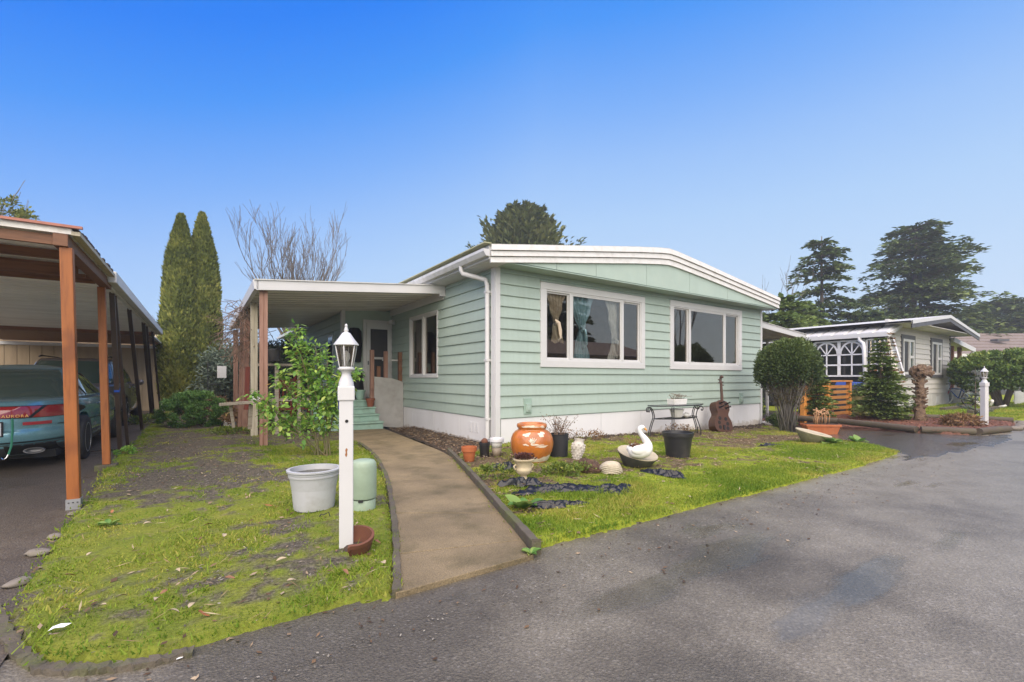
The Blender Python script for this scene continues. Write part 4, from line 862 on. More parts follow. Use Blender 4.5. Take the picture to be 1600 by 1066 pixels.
def build_car(name,label,loc,paint,body,cabin,zb,zc_,ax,r,wx,spokes,tail):
    c=thing(name,label,'car',loc); f=pchip(body); g=pchip(cabin)
    cut=MB()
    for sx in(-1,1):
        for y in ax: 
            n=28; prof=[(y+(r+.05)*math.cos(2*pi*k/n),r+.01+(r+.05)*math.sin(2*pi*k/n)) for k in range(n)]; cut.prism(prof,0,sx*(wx-.26) if sx>0 else -1.3,1.3 if sx>0 else -(wx-.26))
    b=boolcut('body',loft(f,zb[0],zb[1],44,120,.03,4).mesh('body',paint),cut.mesh('cut',m_trim),paint,c)
    if len(b.data.materials)<1: b.data.materials.append(paint)
    loft(g,zc_[0],zc_[1],26,96,.03,4).build('cabin',paint,c,smooth=True)
    for sx in(-1,1):
        for y in ax: wheel(c,sx*(wx-.10),y,r,.2,spokes,sx)
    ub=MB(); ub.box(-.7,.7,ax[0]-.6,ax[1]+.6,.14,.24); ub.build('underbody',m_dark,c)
    return c,f,g
m_teal=carpaint('teal_metallic',(.17,.36,.41),.3,.26)
E=3.4
bodyA=[(.20,.80,-2.36,2.4,E),(.27,.87,-2.47,2.5,E),(.33,.90,-2.54,2.55,E),(.37,.905,-2.555,2.58,E),(.40,.925,-2.60,2.6,E),(.47,.935,-2.61,2.62,E),(.52,.935,-2.60,2.62,E),(.55,.935,-2.575,2.6,E),(.62,.937,-2.575,2.6,E),(.72,.935,-2.57,2.55,E),(.80,.928,-2.555,2.5,E),(.86,.91,-2.52,2.4,E),(.90,.88,-2.45,2.25,3.8),(.925,.82,-2.3,2.0,4)]
cabA=[(.88,.83,-1.80,1.5,3.6),(1.0,.775,-1.52,1.10,3.6),(1.12,.715,-1.24,.75,3.6),(1.24,.645,-.98,.42,3.6),(1.33,.57,-.76,.15,3.6),(1.375,.50,-.6,-.05,3.5),(1.39,.40,-.45,-.15,3.2)]
CA,fA,gA=build_car('parked_sedan','teal rounded sedan with full width red tail lights parked under the carport',LW(-6.64,3.96,0),m_teal,bodyA,cabA,(.20,.925),(.88,1.39),(-1.56,1.36),.325,.935,5,0)
m_exh=M('dull_steel',(.16,.16,.165),.4,metal=.5)
# lamps, trim and lettering on the rear
patch(fA,lambda z:(trear(fA,z,-.86),trear(fA,z,.89-.1*abs((z-.765)/.085)**2)),.69,.845,60,8,.004).build('tail_light_surround',m_trim,CA,smooth=True)
tl1=patch(fA,lambda z:(trear(fA,z,-.46),trear(fA,z,.50+.10*(z-.70)/.13)),.70,.835,40,6,.010).build('tail_light',m_redlens,CA,smooth=True)
for sgn in (1,-1):
    def tf(z,sgn=sgn):
        k=1-((z-.765)/.078)**2; xo=.70+.14*math.sqrt(max(k,0)); xi=.535+.10*(z-.70)/.13
        a,b=trear(fA,z,sgn*xi),trear(fA,z,sgn*min(xo,.915)); return (a,b) if sgn>0 else (b,a)
    patch(fA,tf,.695,.838,24,8,.010).build('tail_light',m_redlens,CA,smooth=True)
    def tr(z,sgn=sgn):
        a,b=trear(fA,z,sgn*.46),trear(fA,z,sgn*.68); return (a,b) if sgn>0 else (b,a)
    patch(fA,tr,.600,.640,20,3,.007).build('reflector',m_redref,CA,smooth=True)
    ex=MB(); ex.lathe([(.05,-.10),(.058,-.02),(.060,0),(.052,.0),(.046,-.05),(.03,-.06)],20,sx=1.7,sy=.62); ex.build('exhaust_pipe',m_exh,CA,(sgn*.57,-2.53,.275),(R(90),0,0),smooth=True)
    patch(fA,lambda z,sgn=sgn:((trear(fA,z,sgn*.30),trear(fA,z,sgn*.70)) if sgn>0 else (trear(fA,z,-.70),trear(fA,z,-.30))),.225,.345,16,3,.004).build('exhaust_recess',m_dark,CA,smooth=True)
patch(fA,lambda z:(trear(fA,z,-.92),trear(fA,z,.92)),.385,.396,60,1,.005).build('bumper_groove',m_trim,CA,smooth=True)
patch(fA,lambda z:(trear(fA,z,-.90),trear(fA,z,.90)),.21,.36,50,3,.002).build('lower_valance',M('dark_valance',(.05,.06,.065),.5),CA,smooth=True)
fc=bpy.data.curves.new('lettering','FONT'); fc.body='AURORA'; fc.size=.05; fc.extrude=.003; fc.space_character=1.25; fc.align_x='CENTER'
fo=bpy.data.objects.new('lettering_src',fc); COL.objects.link(fo); bpy.context.view_layer.update()
fm=bpy.data.meshes.new_from_object(fo.evaluated_get(bpy.context.evaluated_depsgraph_get())); bpy.data.objects.remove(fo); fm.materials.clear(); fm.materials.append(m_gold)
link('lettering',fm,CA,(.415,-2.588,.708),(R(90),0,R(2)))
pl_=MB(); pl_.box(-.16,.16,-2.602,-2.585,.47,.66); pl_.build('plate_frame',m_trim,CA,(.155,0,0),bevel=.01); MB().box(-.145,.145,-2.61,-2.6025,.485,.645).build('license_plate',m_white,CA,(.155,0,0),bevel=.005)
sp=MB(); sp.tube([(.40,-2.62,.70),(.405,-2.635,.55),(.395,-2.64,.36),(.375,-2.66,.26)],.011,6); stp=sp.build('strap',M('green_strap',(.03,.2,.12),.8),CA)
MB().tube([(.375,-2.66,.26),(.36,-2.67,.22),(.335,-2.67,.20),(.315,-2.67,.225)],.007,6).build('hook',m_chrome,stp)
# glass
def win(f,t,z0,z1,c,n=24,off=.006): return patch(f,t,z0,z1,n,10,off).build('window',m_carglass,c,smooth=True)
win(gA,lambda z:(trear(gA,z,-.80*gA(z)[1]),trear(gA,z,.80*gA(z)[1])),.93,1.33,CA,50)
for sd in (1,-1):
    F=(lambda f,z,y:tside(f,z,y)) if sd>0 else (lambda f,z,y:tsl(f,z,y))
    for a0,a1,b0,b1 in ((-1.10,-.62,-.28,-.30),(-.22,-.24,.90,.15)):
        def tf(z,a0=a0,a1=a1,b0=b0,b1=b1,F=F,sd=sd):
            k=(z-.95)/.33; p_,q_=F(gA,z,a0+(a1-a0)*k),F(gA,z,b0+(b1-b0)*k); return (p_,q_) if sd>0 else (q_,p_)
        win(gA,tf,.95,1.28,CA,12)
    def dl(z,F=F,sd=sd):
        p_,q_=F(fA,z,-.42),F(fA,z,-.405); return (p_,q_) if sd>0 else (q_,p_)
    patch(fA,dl,.33,.90,1,12,.002).build('door_seam',m_trim,CA); MB().ell((sd*.94,-.62,.80),(.02,.09,.018),10,6).build('door_handle',m_chrome,CA,smooth=True)
    def dm(z,F=F,sd=sd):
        p_,q_=F(fA,z,-2.2),F(fA,z,2.2); return (p_,q_) if sd>0 else (q_,p_)
    patch(fA,dm,.585,.595,40,1,.004).build('side_moulding',m_trim,CA,smooth=True)
m_brown=carpaint('dark_brown_metallic',(.20,.165,.15),.35,.3); E2=4.4
bodyB=[(.26,.84,-2.2,2.25,E2),(.34,.91,-2.31,2.32,E2),(.45,.925,-2.35,2.36,E2),(.56,.93,-2.35,2.36,E2),(.62,.93,-2.32,2.36,E2),(.75,.935,-2.30,2.33,E2),(.90,.93,-2.28,2.25,E2),(1.0,.915,-2.26,2.1,E2),(1.06,.88,-2.2,1.9,E2)]
cabB=[(1.0,.89,-2.24,1.55,E2),(1.15,.85,-2.15,1.15,E2),(1.3,.81,-2.03,.85,E2),(1.45,.76,-1.90,.55,E2),(1.57,.71,-1.82,.3,E2),(1.64,.66,-1.75,.1,E2),(1.67,.58,-1.6,-.05,E2)]
CB,fB,gB=build_car('parked_suv','dark brown metallic sport utility car parked in front of the teal sedan',LW(-6.78,9.55,0),m_brown,bodyB,cabB,(.26,1.06),(1.0,1.67),(-1.36,1.42),.36,.935,6,0)
win(gB,lambda z:(trear(gB,z,-.84*gB(z)[1]),trear(gB,z,.84*gB(z)[1])),1.08,1.60,CB,40)
for sd in (1,-1):
    F=(lambda f,z,y:tside(f,z,y)) if sd>0 else (lambda f,z,y:tsl(f,z,y))
    for a0,a1,b0,b1 in ((-1.95,-1.62,-1.05,-1.05),(-.98,-.98,-.02,-.05),(.05,.0,1.05,.28)):
        def tf(z,a0=a0,a1=a1,b0=b0,b1=b1,F=F,sd=sd):
            k=(z-1.08)/.48; p_,q_=F(gB,z,a0+(a1-a0)*k),F(gB,z,b0+(b1-b0)*k); return (p_,q_) if sd>0 else (q_,p_)
        win(gB,tf,1.08,1.56,CB,10)
    def tt(z,sd=sd):
        a,b=trear(fB,z,sd*.76),(tside(fB,z,-2.0) if sd>0 else tsl(fB,z,-2.0)-2*pi); return (a,b) if sd>0 else (b,a)
    patch(fB,tt,.82,1.02,14,6,.012).build('tail_light',m_redlens if 0 else m_redref,CB,smooth=True)
    MB().ell((sd*1.0,.75,1.08),(.09,.06,.08),10,8).build('mirror',m_brown,CB,smooth=True); MB().tube([(sd*.6,-1.6,1.70),(sd*.6,-1.4,1.73),(sd*.58,.0,1.73),(sd*.56,.2,1.69)],.016,6).build('roof_rail',m_trim,CB)
    for y in(-.5,.5): MB().ell((sd*.935,y-.35,.95),(.02,.10,.02),10,6).build('door_handle',m_chrome,CB,smooth=True)
patch(fB,lambda z:(trear(fB,z,-.91),trear(fB,z,.91)),.28,.42,40,3,.004).build('lower_valance',m_trim,CB,smooth=True)
# ------------------------------------------------------------------ yard things
def place(u,v,dz=.03): 
    x,y,z=G(u,v); return LW(x,y,z+dz)
m_terra=M('terracotta',(.40,.115,.036),.65,dirt=(.42,.22,.12),damt=.4,dscale=9,grain=60,gstr=.08)
m_terra2=M('old_terracotta',(.14,.052,.028),.8,dirt=(.07,.04,.02),damt=.8,dscale=12,grain=40,gstr=.3)
m_soilm=M('pot_soil',(.045,.03,.02),.95,dirt=(.09,.06,.04),damt=.6,dscale=30,grain=40,gstr=1)
# lamp post builder (two in the photo)
def lamp_post(name,label,loc,h,post_top,w,rot,group):
    o=thing(name,label,'lamp post',loc,rot,group); s=h/1.52
    p=MB(); p.box(-w/2,w/2,-w/2,w/2,-.05,post_top); po=p.build('post',m_white,o,bevel=.006)
    c=MB(); c.box(-w*.6,w*.6,-w*.6,w*.6,post_top,post_top+.10*s); c.build('collar',m_white,o,bevel=.008)
    c=MB(); c.lathe([(w*.56,0),(w*.52,.03*s),(w*.33,.075*s),(w*.31,.09*s),(w*.42,.105*s),(w*.62,.115*s),(w*.62,.125*s)],20); c.build('neck',m_white,o,(0,0,post_top+.10*s),smooth=True,auto=50)
    z0=post_top+.225*s; k=s
    g=MB(); n=6; r0,r1=.042*k,.070*k; g.lathe([(r0,0),(r0*1.15,.03*k),(r0*1.42,.09*k),(r1,.155*k)],24)
    fs=[f for f in g.f if len(f)==4]; g.f=fs; g.build('glass',m_lampglass,o,(0,0,z0),smooth=True)
    r=MB(); 
    for a in range(n):
        t=2*pi*a/n+.3; r.tube([(math.cos(t)*q,math.sin(t)*q,z) for q,z in ((r0*1.03,0),(r0*1.18,.03*k),(r0*1.45,.09*k),(r1*1.03,.155*k))],.0045*k,5)
    r.lathe([(r0*1.1,-.006),(r0*1.2,.0),(r0*1.1,.008*k)],20); r.build('cage',m_white,o,(0,0,z0),smooth=True)
    f=MB(); f.lathe([(.070*k,.155*k),(.083*k,.158*k),(.083*k,.165*k),(.055*k,.20*k),(.034*k,.232*k),(.026*k,.243*k),(.012*k,.25*k),(.016*k,.262*k),(.011*k,.275*k),(.008*k,.29*k),(.011*k,.295*k),(.002,.308*k)],20); f.build('cap',m_white,o,(0,0,z0),smooth=True,auto=60)
    b=MB(); b.lathe([(.012*k,0),(.014*k,.04*k),(.026*k,.07*k),(.024*k,.10*k),(.004,.122*k)],14); b.build('bulb',m_sheer,o,(0,0,z0),smooth=True)
    return o,po
L1,LP=lamp_post('lamp_post','white lamp post with an empty glass lantern on the mossy strip by the walk',place(541,861,0),1.52,1.045,.092,R(20),'white lamp posts')
MB().lathe([(.011,0),(.011,.003)],12).build('hole',m_dark,L1,(.003,-.0465,.905),(R(90),0,0))
MB().box(-.0535,-.0465,-.03,.01,.985,1.06).build('blue_label',M('blue_label',(.01,.02,.12),.5),L1)
q=MB(); q.add([(p[0]*.012,-.0475,.69+p[1]*.032) for p in [(0,-1),(.6,-.5),(.4,.2),(.8,.7),(.1,1),(-.5,.6),(-.3,0),(-.7,-.5)]],[tuple(range(8))]); q.build('rust_stain',M('rust',(.30,.13,.05),.9),L1)
lamp_post('lamp_post','white lamp post in the red bark bed near the round tree on the right',place(1538,667,.02),1.42,.98,.11,R(10),'white lamp posts')
# big white pot with standing water
def pot(name,label,loc,prof,m,fill=None,fz=0,n=36,cat='pot',rot=None,mf=None,bumpy=0):
    o=thing(name,label,cat,loc,0,rot=rot); MB().lathe(prof,n).build('pot',m,o,smooth=True,auto=42)
    if fill: MB().lathe([(fill,fz-.01),(fill,fz),(.001,fz+.004)],n).build('soil' if mf is None else 'water',mf or m_soilm,o)
    return o
m_dirtywhite=M('dirty_white_plastic',(.46,.47,.48),.45,dirt=(.25,.235,.20),damt=.6,dscale=4,var=.05)
m_dkwater,_n,_b=newmat('dark_pot_water'); _b.inputs['Base Color'].default_value=(.035,.032,.016,1); _b.inputs['Specular IOR Level'].default_value=.15; _b.inputs['Roughness'].default_value=.12
pot('flower_pot','large white plastic pot of rainwater left of the white lamp post',place(491,799,-.01),[(.145,0),(.152,.01),(.19,.25),(.205,.335),(.213,.337),(.214,.35),(.209,.352),(.210,.362),(.216,.364),(.217,.376),(.212,.378),(.228,.384),(.229,.398),(.20,.40),(.195,.32),(.17,.05)],m_dirtywhite,.199,.352,mf=m_dkwater)
q=thing('wire_stake','thin black wire hoop stuck in the moss beside the large white pot','wire',place(505,815,0),0); MB().tube([(-.06,0,0),(-.02,.01,.06),(0,0,.055)],.004,5).tube([(.03,0,.07),(.045,0,.08),(.075,0,0)],.004,5).tube([(0,0,.055),(.03,0,.07)],.004,5).build('wire',m_black,q)
m_pgreen=M('pale_green_fibreglass',(.29,.375,.275),.55,dirt=(.2,.23,.14),damt=.5,dscale=5,grain=50,gstr=.06)
o=thing('utility_pedestal','pale green round topped utility pedestal behind the white lamp post','utility box',place(568,800,-.02),R(5))
MB().lathe([(.100,0),(.104,.02),(.104,.135),(.100,.14)],30).build('base',m_pgreen,o,smooth=True,auto=40)
MB().lathe([(.098,.15),(.108,.152),(.112,.17),(.113,.43),(.108,.462),(.094,.482),(.06,.492),(.001,.494)],30).build('cover',m_pgreen,o,smooth=True,auto=50)
MB().box(-.02,.02,-.112,-.09,.13,.155).build('latch',m_black,o)
# broken bowl
def bowl_half(name,label,loc,rot):
    o=thing(name,label,'pot',loc,0,rot=rot); vs=[];fs=[]; rr=random.Random(4); n=26; prof=[(.055,0),(.088,.05),(.108,.12),(.114,.15),(.120,.152),(.123,.18),(.106,.182),(.098,.12),(.076,.05),(.04,.015)]
    for i,(r,z) in enumerate(prof):
        for k in range(n+1): a=-.6+4.1*k/n; vs.append((r*math.cos(a),r*math.sin(a),z-(.03*rr.random() if k in(0,n) else 0)))
    W_=n+1; fs=[(i*W_+k,i*W_+k+1,(i+1)*W_+k+1,(i+1)*W_+k) for i in range(len(prof)-1) for k in range(n)]; MB().add(vs,fs).build('shell',m_terra2,o,smooth=True,auto=45)
    MB().lathe([(.085,.075),(.001,.085)],20).build('soil',m_soilm,o); return o
bowl_half('broken_pot','broken brown clay pot tipped against the foot of the white lamp post',place(557,866,-.03),(R(5),R(14),R(-60)))
# pots by the downspout
pot('flower_pot','small orange terracotta pot at the corner of the walk kerb',place(733,724),[(.068,0),(.072,.005),(.09,.14),(.108,.142),(.112,.205),(.10,.207),(.096,.15),(.07,.02)],m_terra,.095,.15)
o=pot('flower_pot','small black nursery pot between the orange pot and the white bucket',place(757,717),[(.062,0),(.066,.005),(.078,.18),(.086,.182),(.087,.215),(.078,.216),(.07,.1)],m_blackpl,.076,.2); MB().ell((0,0,.225),(.05,.045,.05),10,8,.3,2).build('dead_bulb',m_terra2,o,smooth=True)
o=thing('bucket','white lidded bucket half full of brown water under the downspout','bucket',place(776,716),0)
m_cup=M('cloudy_plastic',(.62,.62,.57),.5,dirt=(.45,.40,.3),damt=.5,dscale=6); m_brownw=M('brown_water_band',(.27,.22,.16),.5)
MB().lathe([(.060,0),(.066,.0),(.076,.13)],20).build('lower_body',m_brownw,o,smooth=True); MB().lathe([(.0762,.13),(.088,.225)],20).build('upper_body',m_cup,o,smooth=True); MB().lathe([(.092,.215),(.108,.22),(.108,.262),(.10,.275),(.085,.278),(.083,.262),(.02,.258)],22).build('lid',m_white,o,smooth=True,auto=40)
# big glazed urn with flaked patches
m_glaze=M('orange_glaze',(.47,.15,.026),.28,dirt=(.20,.06,.02),damt=.75,dscale=6,coat=.5,var=.2); m_flake=M('bare_white_clay',(.68,.61,.48),.85,dirt=(.45,.3,.15),damt=.5,dscale=18)
o=thing('glazed_urn','big round orange glazed urn with flaked white patches by the house corner','urn',place(831,724,.0),R(20))
UP=[(.16,0),(.21,.01),(.22,.03),(.215,.05),(.25,.11),(.285,.18),(.30,.25),(.303,.30),(.295,.36),(.27,.42),(.235,.458),(.205,.475),(.190,.488),(.20,.50),(.212,.52),(.213,.545),(.203,.562),(.180,.568),(.165,.555),(.16,.50),(.17,.42)]
MB().lathe(UP,48).build('body',m_glaze,o,smooth=True)
def urad(z):
    for (r0,z0),(r1,z1) in zip(UP[:18],UP[1:18]):
        if z0<=z<=z1: return r0+(r1-r0)*(z-z0)/(z1-z0+1e-9)
    return .2
def decal(cx_,cz,w,h,seed,m,j=.35,name='glaze_flake'):
    b=blob((0,0),1,1,26,j,seed); vs=[]; q=MB()
    def P(a,z): r=urad(z)+.003; t=math.radians(cx_)+a; return (r*math.cos(t),r*math.sin(t),z)
    rings=[P(0,cz)]; 
    for s in (.35,.7,1): rings+=[P(px_*w*s,cz+py_*h*s) for px_,py_ in b]
    n=26; fs=[(0,1+k,1+(k+1)%n) for k in range(n)]
    for s in (0,1): fs+=[(1+s*n+k,1+(s+1)*n+k,1+(s+1)*n+(k+1)%n,1+s*n+(k+1)%n) for k in range(n)]
    q.add(rings,fs); q.build(name,m,o,smooth=True)
for a,z,w,h,sd in ((-128,.43,.16,.028,1),(-82,.435,.2,.03,2),(-118,.535,.45,.016,3),(-70,.53,.22,.016,5),(-112,.345,.10,.035,7),(-100,.30,.28,.010,9),(-85,.275,.35,.010,6),(-128,.30,.12,.012,11)): decal(a,z,w,h,sd,m_flake,.6)
q=MB()
for k in range(40):
    t=2*pi*k/40
vs=[];rr=random.Random(8)
for k in range(49):
    t=2*pi*k/48; jit=.015*math.sin(5*t)+.01*math.sin(13*t)
    for z in (.055,.10,.125+jit): vs.append(((urad(z)+.003)*math.cos(t),(urad(z)+.003)*math.sin(t),z))
q.add(vs,[(i*3+j,(i+1)*3+j,(i+1)*3+j+1,i*3+j+1) for i in range(48) for j in (0,1)]); q.build('pale_band',m_flake,o,smooth=True)
# small hand-like relief: five strokes
q=MB()
def SP(a,z): r=urad(z)+.004; t=math.radians(-108+a); return (r*math.cos(t),r*math.sin(t),z)
for a0,z0,a1,z1 in ((-4,.335,-9,.385),(-2,.34,-3,.395),(0,.34,2,.39),(2,.335,8,.38),(-5,.33,-13,.36)): q.tube([SP(a0,z0),SP((a0+a1)/2,(z0+z1)/2),SP(a1,z1)],.005,5)
q.build('relief_mark',m_flake,o,smooth=True)
# classical cream urn
m_cstone=M('cream_stone',(.56,.47,.30),.75,dirt=(.30,.23,.13),damt=.7,dscale=11,grain=40,gstr=.25)
o=thing('garden_urn','small cream stone urn with handles holding dark red succulents','urn',place(818,757,.015),R(30))
MB().box(-.085,.085,-.085,.085,0,.022).build('plinth',m_cstone,o,bevel=.006)
MB().lathe([(.075,.022),(.07,.035),(.045,.055),(.034,.075),(.038,.09),(.05,.095),(.075,.115),(.09,.145),(.092,.165),(.086,.172),(.088,.19),(.095,.235),(.108,.25),(.122,.262),(.123,.275),(.105,.278),(.09,.262),(.08,.2)],32).build('bowl',m_cstone,o,smooth=True,auto=50)
hm=MB()
for s in(-1,1): hm.tube([(s*.085,0,.165),(s*.115,0,.165),(s*.125,0,.20),(s*.105,0,.215),(s*.09,0,.205)],.011,7)
hm.build('handle',m_cstone,o,smooth=True)
m_succ=leafmat('dark_red_succulent',(.045,.015,.015),(.13,.05,.045),(.20,.11,.08),.5,.1)
URN=o
# black grow pots
m_felt=M('black_fabric_pot',(.020,.021,.024),.75,grain=40,gstr=.3)
DP=pot('flower_pot','tall black pot with a dry twiggy plant right of the orange urn',place(873,717),[(.125,0),(.132,.005),(.142,.33),(.147,.335),(.147,.345),(.138,.345),(.13,.25)],m_felt,.136,.30)
BB=pot('planter_bucket','large empty black plastic bucket in front of the iron table',place(1059,717),[(.155,0),(.165,.006),(.205,.30),(.218,.302),(.222,.325),(.226,.327),(.228,.372),(.214,.375),(.205,.32),(.165,.03),(.05,.015)],m_blackpl)
# pale figurine, stump, rope nest, brick
m_figs=M('pitted_concrete',(.52,.49,.43),.9,dirt=(.25,.24,.17),damt=.8,dscale=14,grain=55,gstr=.9,gdist=.012)
o=thing('garden_statue','pale pitted vase shaped concrete statue leaning right of the black pot','statue',place(900,722,-.01),0,rot=(R(-4),R(12),.4))
MB().lathe([(.035,0),(.045,.02),(.06,.08),(.085,.16),(.097,.22),(.092,.26),(.072,.29),(.062,.31),(.075,.335),(.078,.345),(.055,.345),(.04,.31)],26).build('body',m_figs,o,smooth=True)
q=MB(); 
for k in range(7):
    for a in range(9): t=2*pi*a/9+k*.35; z=.05+k*.035; r=np.interp(z,[0,.08,.16,.22,.26],[.03,.06,.085,.097,.092]); q.ell((r*math.cos(t),r*math.sin(t),z),(.012,.012,.016),6,5)
q.build('scale_relief',m_figs,o,smooth=True)
m_coir=M('brown_coir',(.105,.06,.038),.95,dirt=(.045,.025,.018),damt=.9,dscale=20,grain=50,gstr=1,gdist=.03,var=.4)
o=thing('moss_basket','brown coir lined hanging basket fallen on the grass below the pale statue','basket',place(917,742,-.01),.3,rot=(R(18),R(10),.4))
MB().lathe([(.03,0),(.09,.02),(.135,.08),(.155,.15),(.15,.165),(.125,.15),(.08,.1)],18).build('liner',m_coir,o,smooth=True); MB().ell((.02,0,.14),(.10,.1,.04),12,7,.4,4).build('dead_plant',m_coir,o,smooth=True)
m_rope=M('pale_rope',(.50,.44,.33),.9,dirt=(.28,.24,.17),damt=.7,dscale=14,grain=80,gstr=.6)
o=thing('rope_planter','pale rope textured planter lying beside the swan planter','planter',place(955,745,.0),0,rot=(R(-28),R(15),.3))
q=MB()
for k in range(8): r=.09+.04*math.sin(pi*(k+.5)/8); q.tube([(r*math.cos(a)+.008*math.sin(k),r*math.sin(a),.012+k*.02) for a in np.linspace(0,2*pi,25)],.0135,6)
q.build('rope_coil',m_rope,o,smooth=True); MB().lathe([(.001,.02),(.1,.03),(.1,.1)],16).build('hollow',m_soilm,o)
m_brick=M('dark_wet_brick',(.075,.055,.042),.7,dirt=(.03,.04,.015),damt=.6,dscale=8,grain=30,gstr=.5)
tag(MB().box(-.11,.11,-.05,.05,0,.06).build('paving_brick',m_brick,None,place(938,757,-.015),(R(4),R(-3),.25),bevel=.006),'dark wet brick in front of the rope planter','brick')
tag(MB().box(-.12,.12,-.06,.06,0,.03).build('slate_piece',m_brick,None,place(985,747,-.01),(R(6),R(3),.7),bevel=.004),'flat dark stone on the soil below the swan planter','stone')
# tilted disc planter with swan
m_conedark=M('dark_green_concrete',(.055,.058,.045),.8,dirt=(.12,.11,.08),damt=.6,dscale=8,grain=40,gstr=.3); m_concpale=M('pale_concrete_bowl',(.46,.40,.28),.8,dirt=(.3,.27,.18),damt=.6,dscale=7,grain=40,gstr=.3)
def dish(name,label,loc,rot,r,h,m_out,m_in,inn=True):
    o=thing(name,label,'planter',loc,0,rot=rot); MB().lathe([(r*.45,0),(r*.5,.005),(r*.98,h*.93),(r,h)],40).build('bowl',m_out,o,smooth=True,auto=40); MB().lathe([(r,h+.001),(r*.985,h+.012),(r*.93,h+.010),(r*.60,h-.012),(.001,h-.02)],40).build('rim',m_in,o,smooth=True,auto=60); return o
dish('bowl_planter','tilted dark bowl planter with a wide pale rim under the white swan',place(991,731,-.02),(R(12),R(8),0),.265,.23,m_conedark,m_concpale)
m_swan=M('white_glazed_swan',(.80,.79,.76),.35,dirt=(.6,.56,.48),damt=.35,dscale=6,coat=.2,var=.03)
sw=thing('swan_planter','white swan planter with an orange beak sitting on the tilted bowl','planter',at(1003,712,5.80)-Vector((0,0,.03)),R(10))
bd=MB(); nn=14; T=[]
pts=[(-.17,0,.14),(-.12,0,.09),(-.04,0,.085),(.04,0,.10),(.075,0,.145),(.062,0,.205),(.025,0,.26),(-.012,0,.305),(-.03,0,.345),(-.025,0,.375),(.0,0,.388),(.024,0,.378)]
rad=[.02,.075,.095,.092,.068,.048,.038,.031,.028,.030,.033,.024]
def spline(pts,k=5):
    out=[]
    for i in range(len(pts)-1):
        for j in range(k): out.append(path(pts,i+j/k))
    out.append(Vector(pts[-1])); return out
rs=[float(np.interp(i/5,range(len(rad)),rad)) for i in range((len(rad)-1)*5+1)]
bd.tube(spline(pts),rs,14); bd.build('body',m_swan,sw,smooth=True)
wg=MB()
for s in(-1,1):
    wg.ell((-.06,s*.075,.115),(.12,.026,.062),14,9)
wg.build('wing',m_swan,sw,smooth=True)
bkm=MB(); bkm.tube([(.035,0,.374),(.055,0,.360),(.074,0,.338)],[.016,.012,.004],8); bkm.build('beak',M('orange_beak',(.75,.33,.04),.4),sw,smooth=True)
eb=MB(); 
for s in(-1,1): eb.ell((.012,s*.030,.383),(.006,.004,.006),8,6)
eb.build('eye',m_black,sw)
MB().ell((-.075,0,.15),(.085,.06,.035),12,7,.3,3).build('soil',m_coir,sw,smooth=True)
SWAN=sw
dish('bowl_planter','pale shallow cone bowl planter on the grass in front of the clay trough',place(1266,694,.0),(R(7),R(11),0),.295,.22,M('mossy_concrete_bowl',(.26,.24,.15),.85,dirt=(.15,.15,.06),damt=.7,dscale=9,grain=40,gstr=.3),m_concpale)
o=thing('trough_planter','terracotta coloured rectangular trough with cut brown stems','planter',place(1282,679,.0),TH-.75)
def frus(a,b,c,d,z0,z1): return ([(-a,-b,z0),(a,-b,z0),(a,b,z0),(-a,b,z0)],[(-c,-d,z1),(c,-d,z1),(c,d,z1),(-c,d,z1)])
MB().hexa(*frus(.30,.11,.35,.145,0,.19)).build('body',m_terra,o,bevel=.01); MB().hexa(*frus(.365,.16,.375,.165,.19,.24)).build('rim',m_terra,o,bevel=.008); MB().box(-.34,.34,-.13,.13,.241,.246).build('soil',m_soilm,o)
rr=random.Random(31); m_stem=M('cut_brown_stem',(.36,.20,.10),.8,var=.3)
for k in range(22): x,y=rr.uniform(-.14,.16),rr.uniform(-.07,.07); h=rr.uniform(.14,.36); MB().tube([(x,y,.24),(x+rr.uniform(-.03,.03),y,.24+h)],[.009,.006],6).build('stem',m_stem,o,smooth=True)
tf_=MB()
for k in range(34): tf_.ell((rr.uniform(-.15,.17),rr.uniform(-.08,.08),.52+rr.uniform(-.06,.08)),(.022,.018,.016),6,5,.6,k)
tf_.build('dead_flower_head',M('dead_bloom',(.50,.30,.17),.9),o)
# wrought iron console table
o=thing('iron_table','black wrought iron half round table with scrolled legs against the house','table',place(1062,683,.0),TH); TZ=.70
def arc(r,z,n=20,sx=1,a0=0,a1=-pi): return [(r*sx*math.cos(a0+(a1-a0)*k/n),r*.5*math.sin(a0+(a1-a0)*k/n)+.15,z) for k in range(n+1)]
tp=MB(); a_=arc(.86,TZ,24); tp.prism([(p[0],p[1]) for p in a_],2,TZ-.012,TZ+.012); tp.build('tabletop',M('dark_glass_top',(.03,.033,.035),.15),o)
tp=MB(); tp.tube(a_+[a_[0]],.014,6); tp.build('rim',m_black,o,smooth=True)
sh_=MB(); s_=arc(.68,.42,24); sh_.tube(s_+[s_[0]],.011,6)
for k in range(9): x=-.4+.1*k; yy=.15-.5*math.sqrt(max(.68**2-x*x,0)); sh_.tube([(x,.15,.42),(x,yy,.42)],.006,4)
sh_.build('lower_shelf',m_black,o,smooth=True)
for a in (-.02,-pi*.30,-pi*.70,-pi+.02):
    c,s=math.cos(a),math.sin(a)
    def Q(r,z): return (r*c,r*.5*s+.15,z)
    lg=MB()
    for d in (-.02,.02):
        pts=[Q(.84,.02),Q(.825,.15),Q(.75,.33),Q(.69,.45),Q(.73,.58),Q(.82,.665),Q(.895,.64),Q(.895,.585),Q(.855,.575),Q(.845,.605)]
        lg.tube([(p.x-d*s,p.y+d*c,p.z) for p in spline(pts,4)],.011,6)
    lg.tube([Q(.84,.02),Q(.86,0),Q(.88,.015)],.011,6); lg.build('leg',m_black,o,smooth=True)
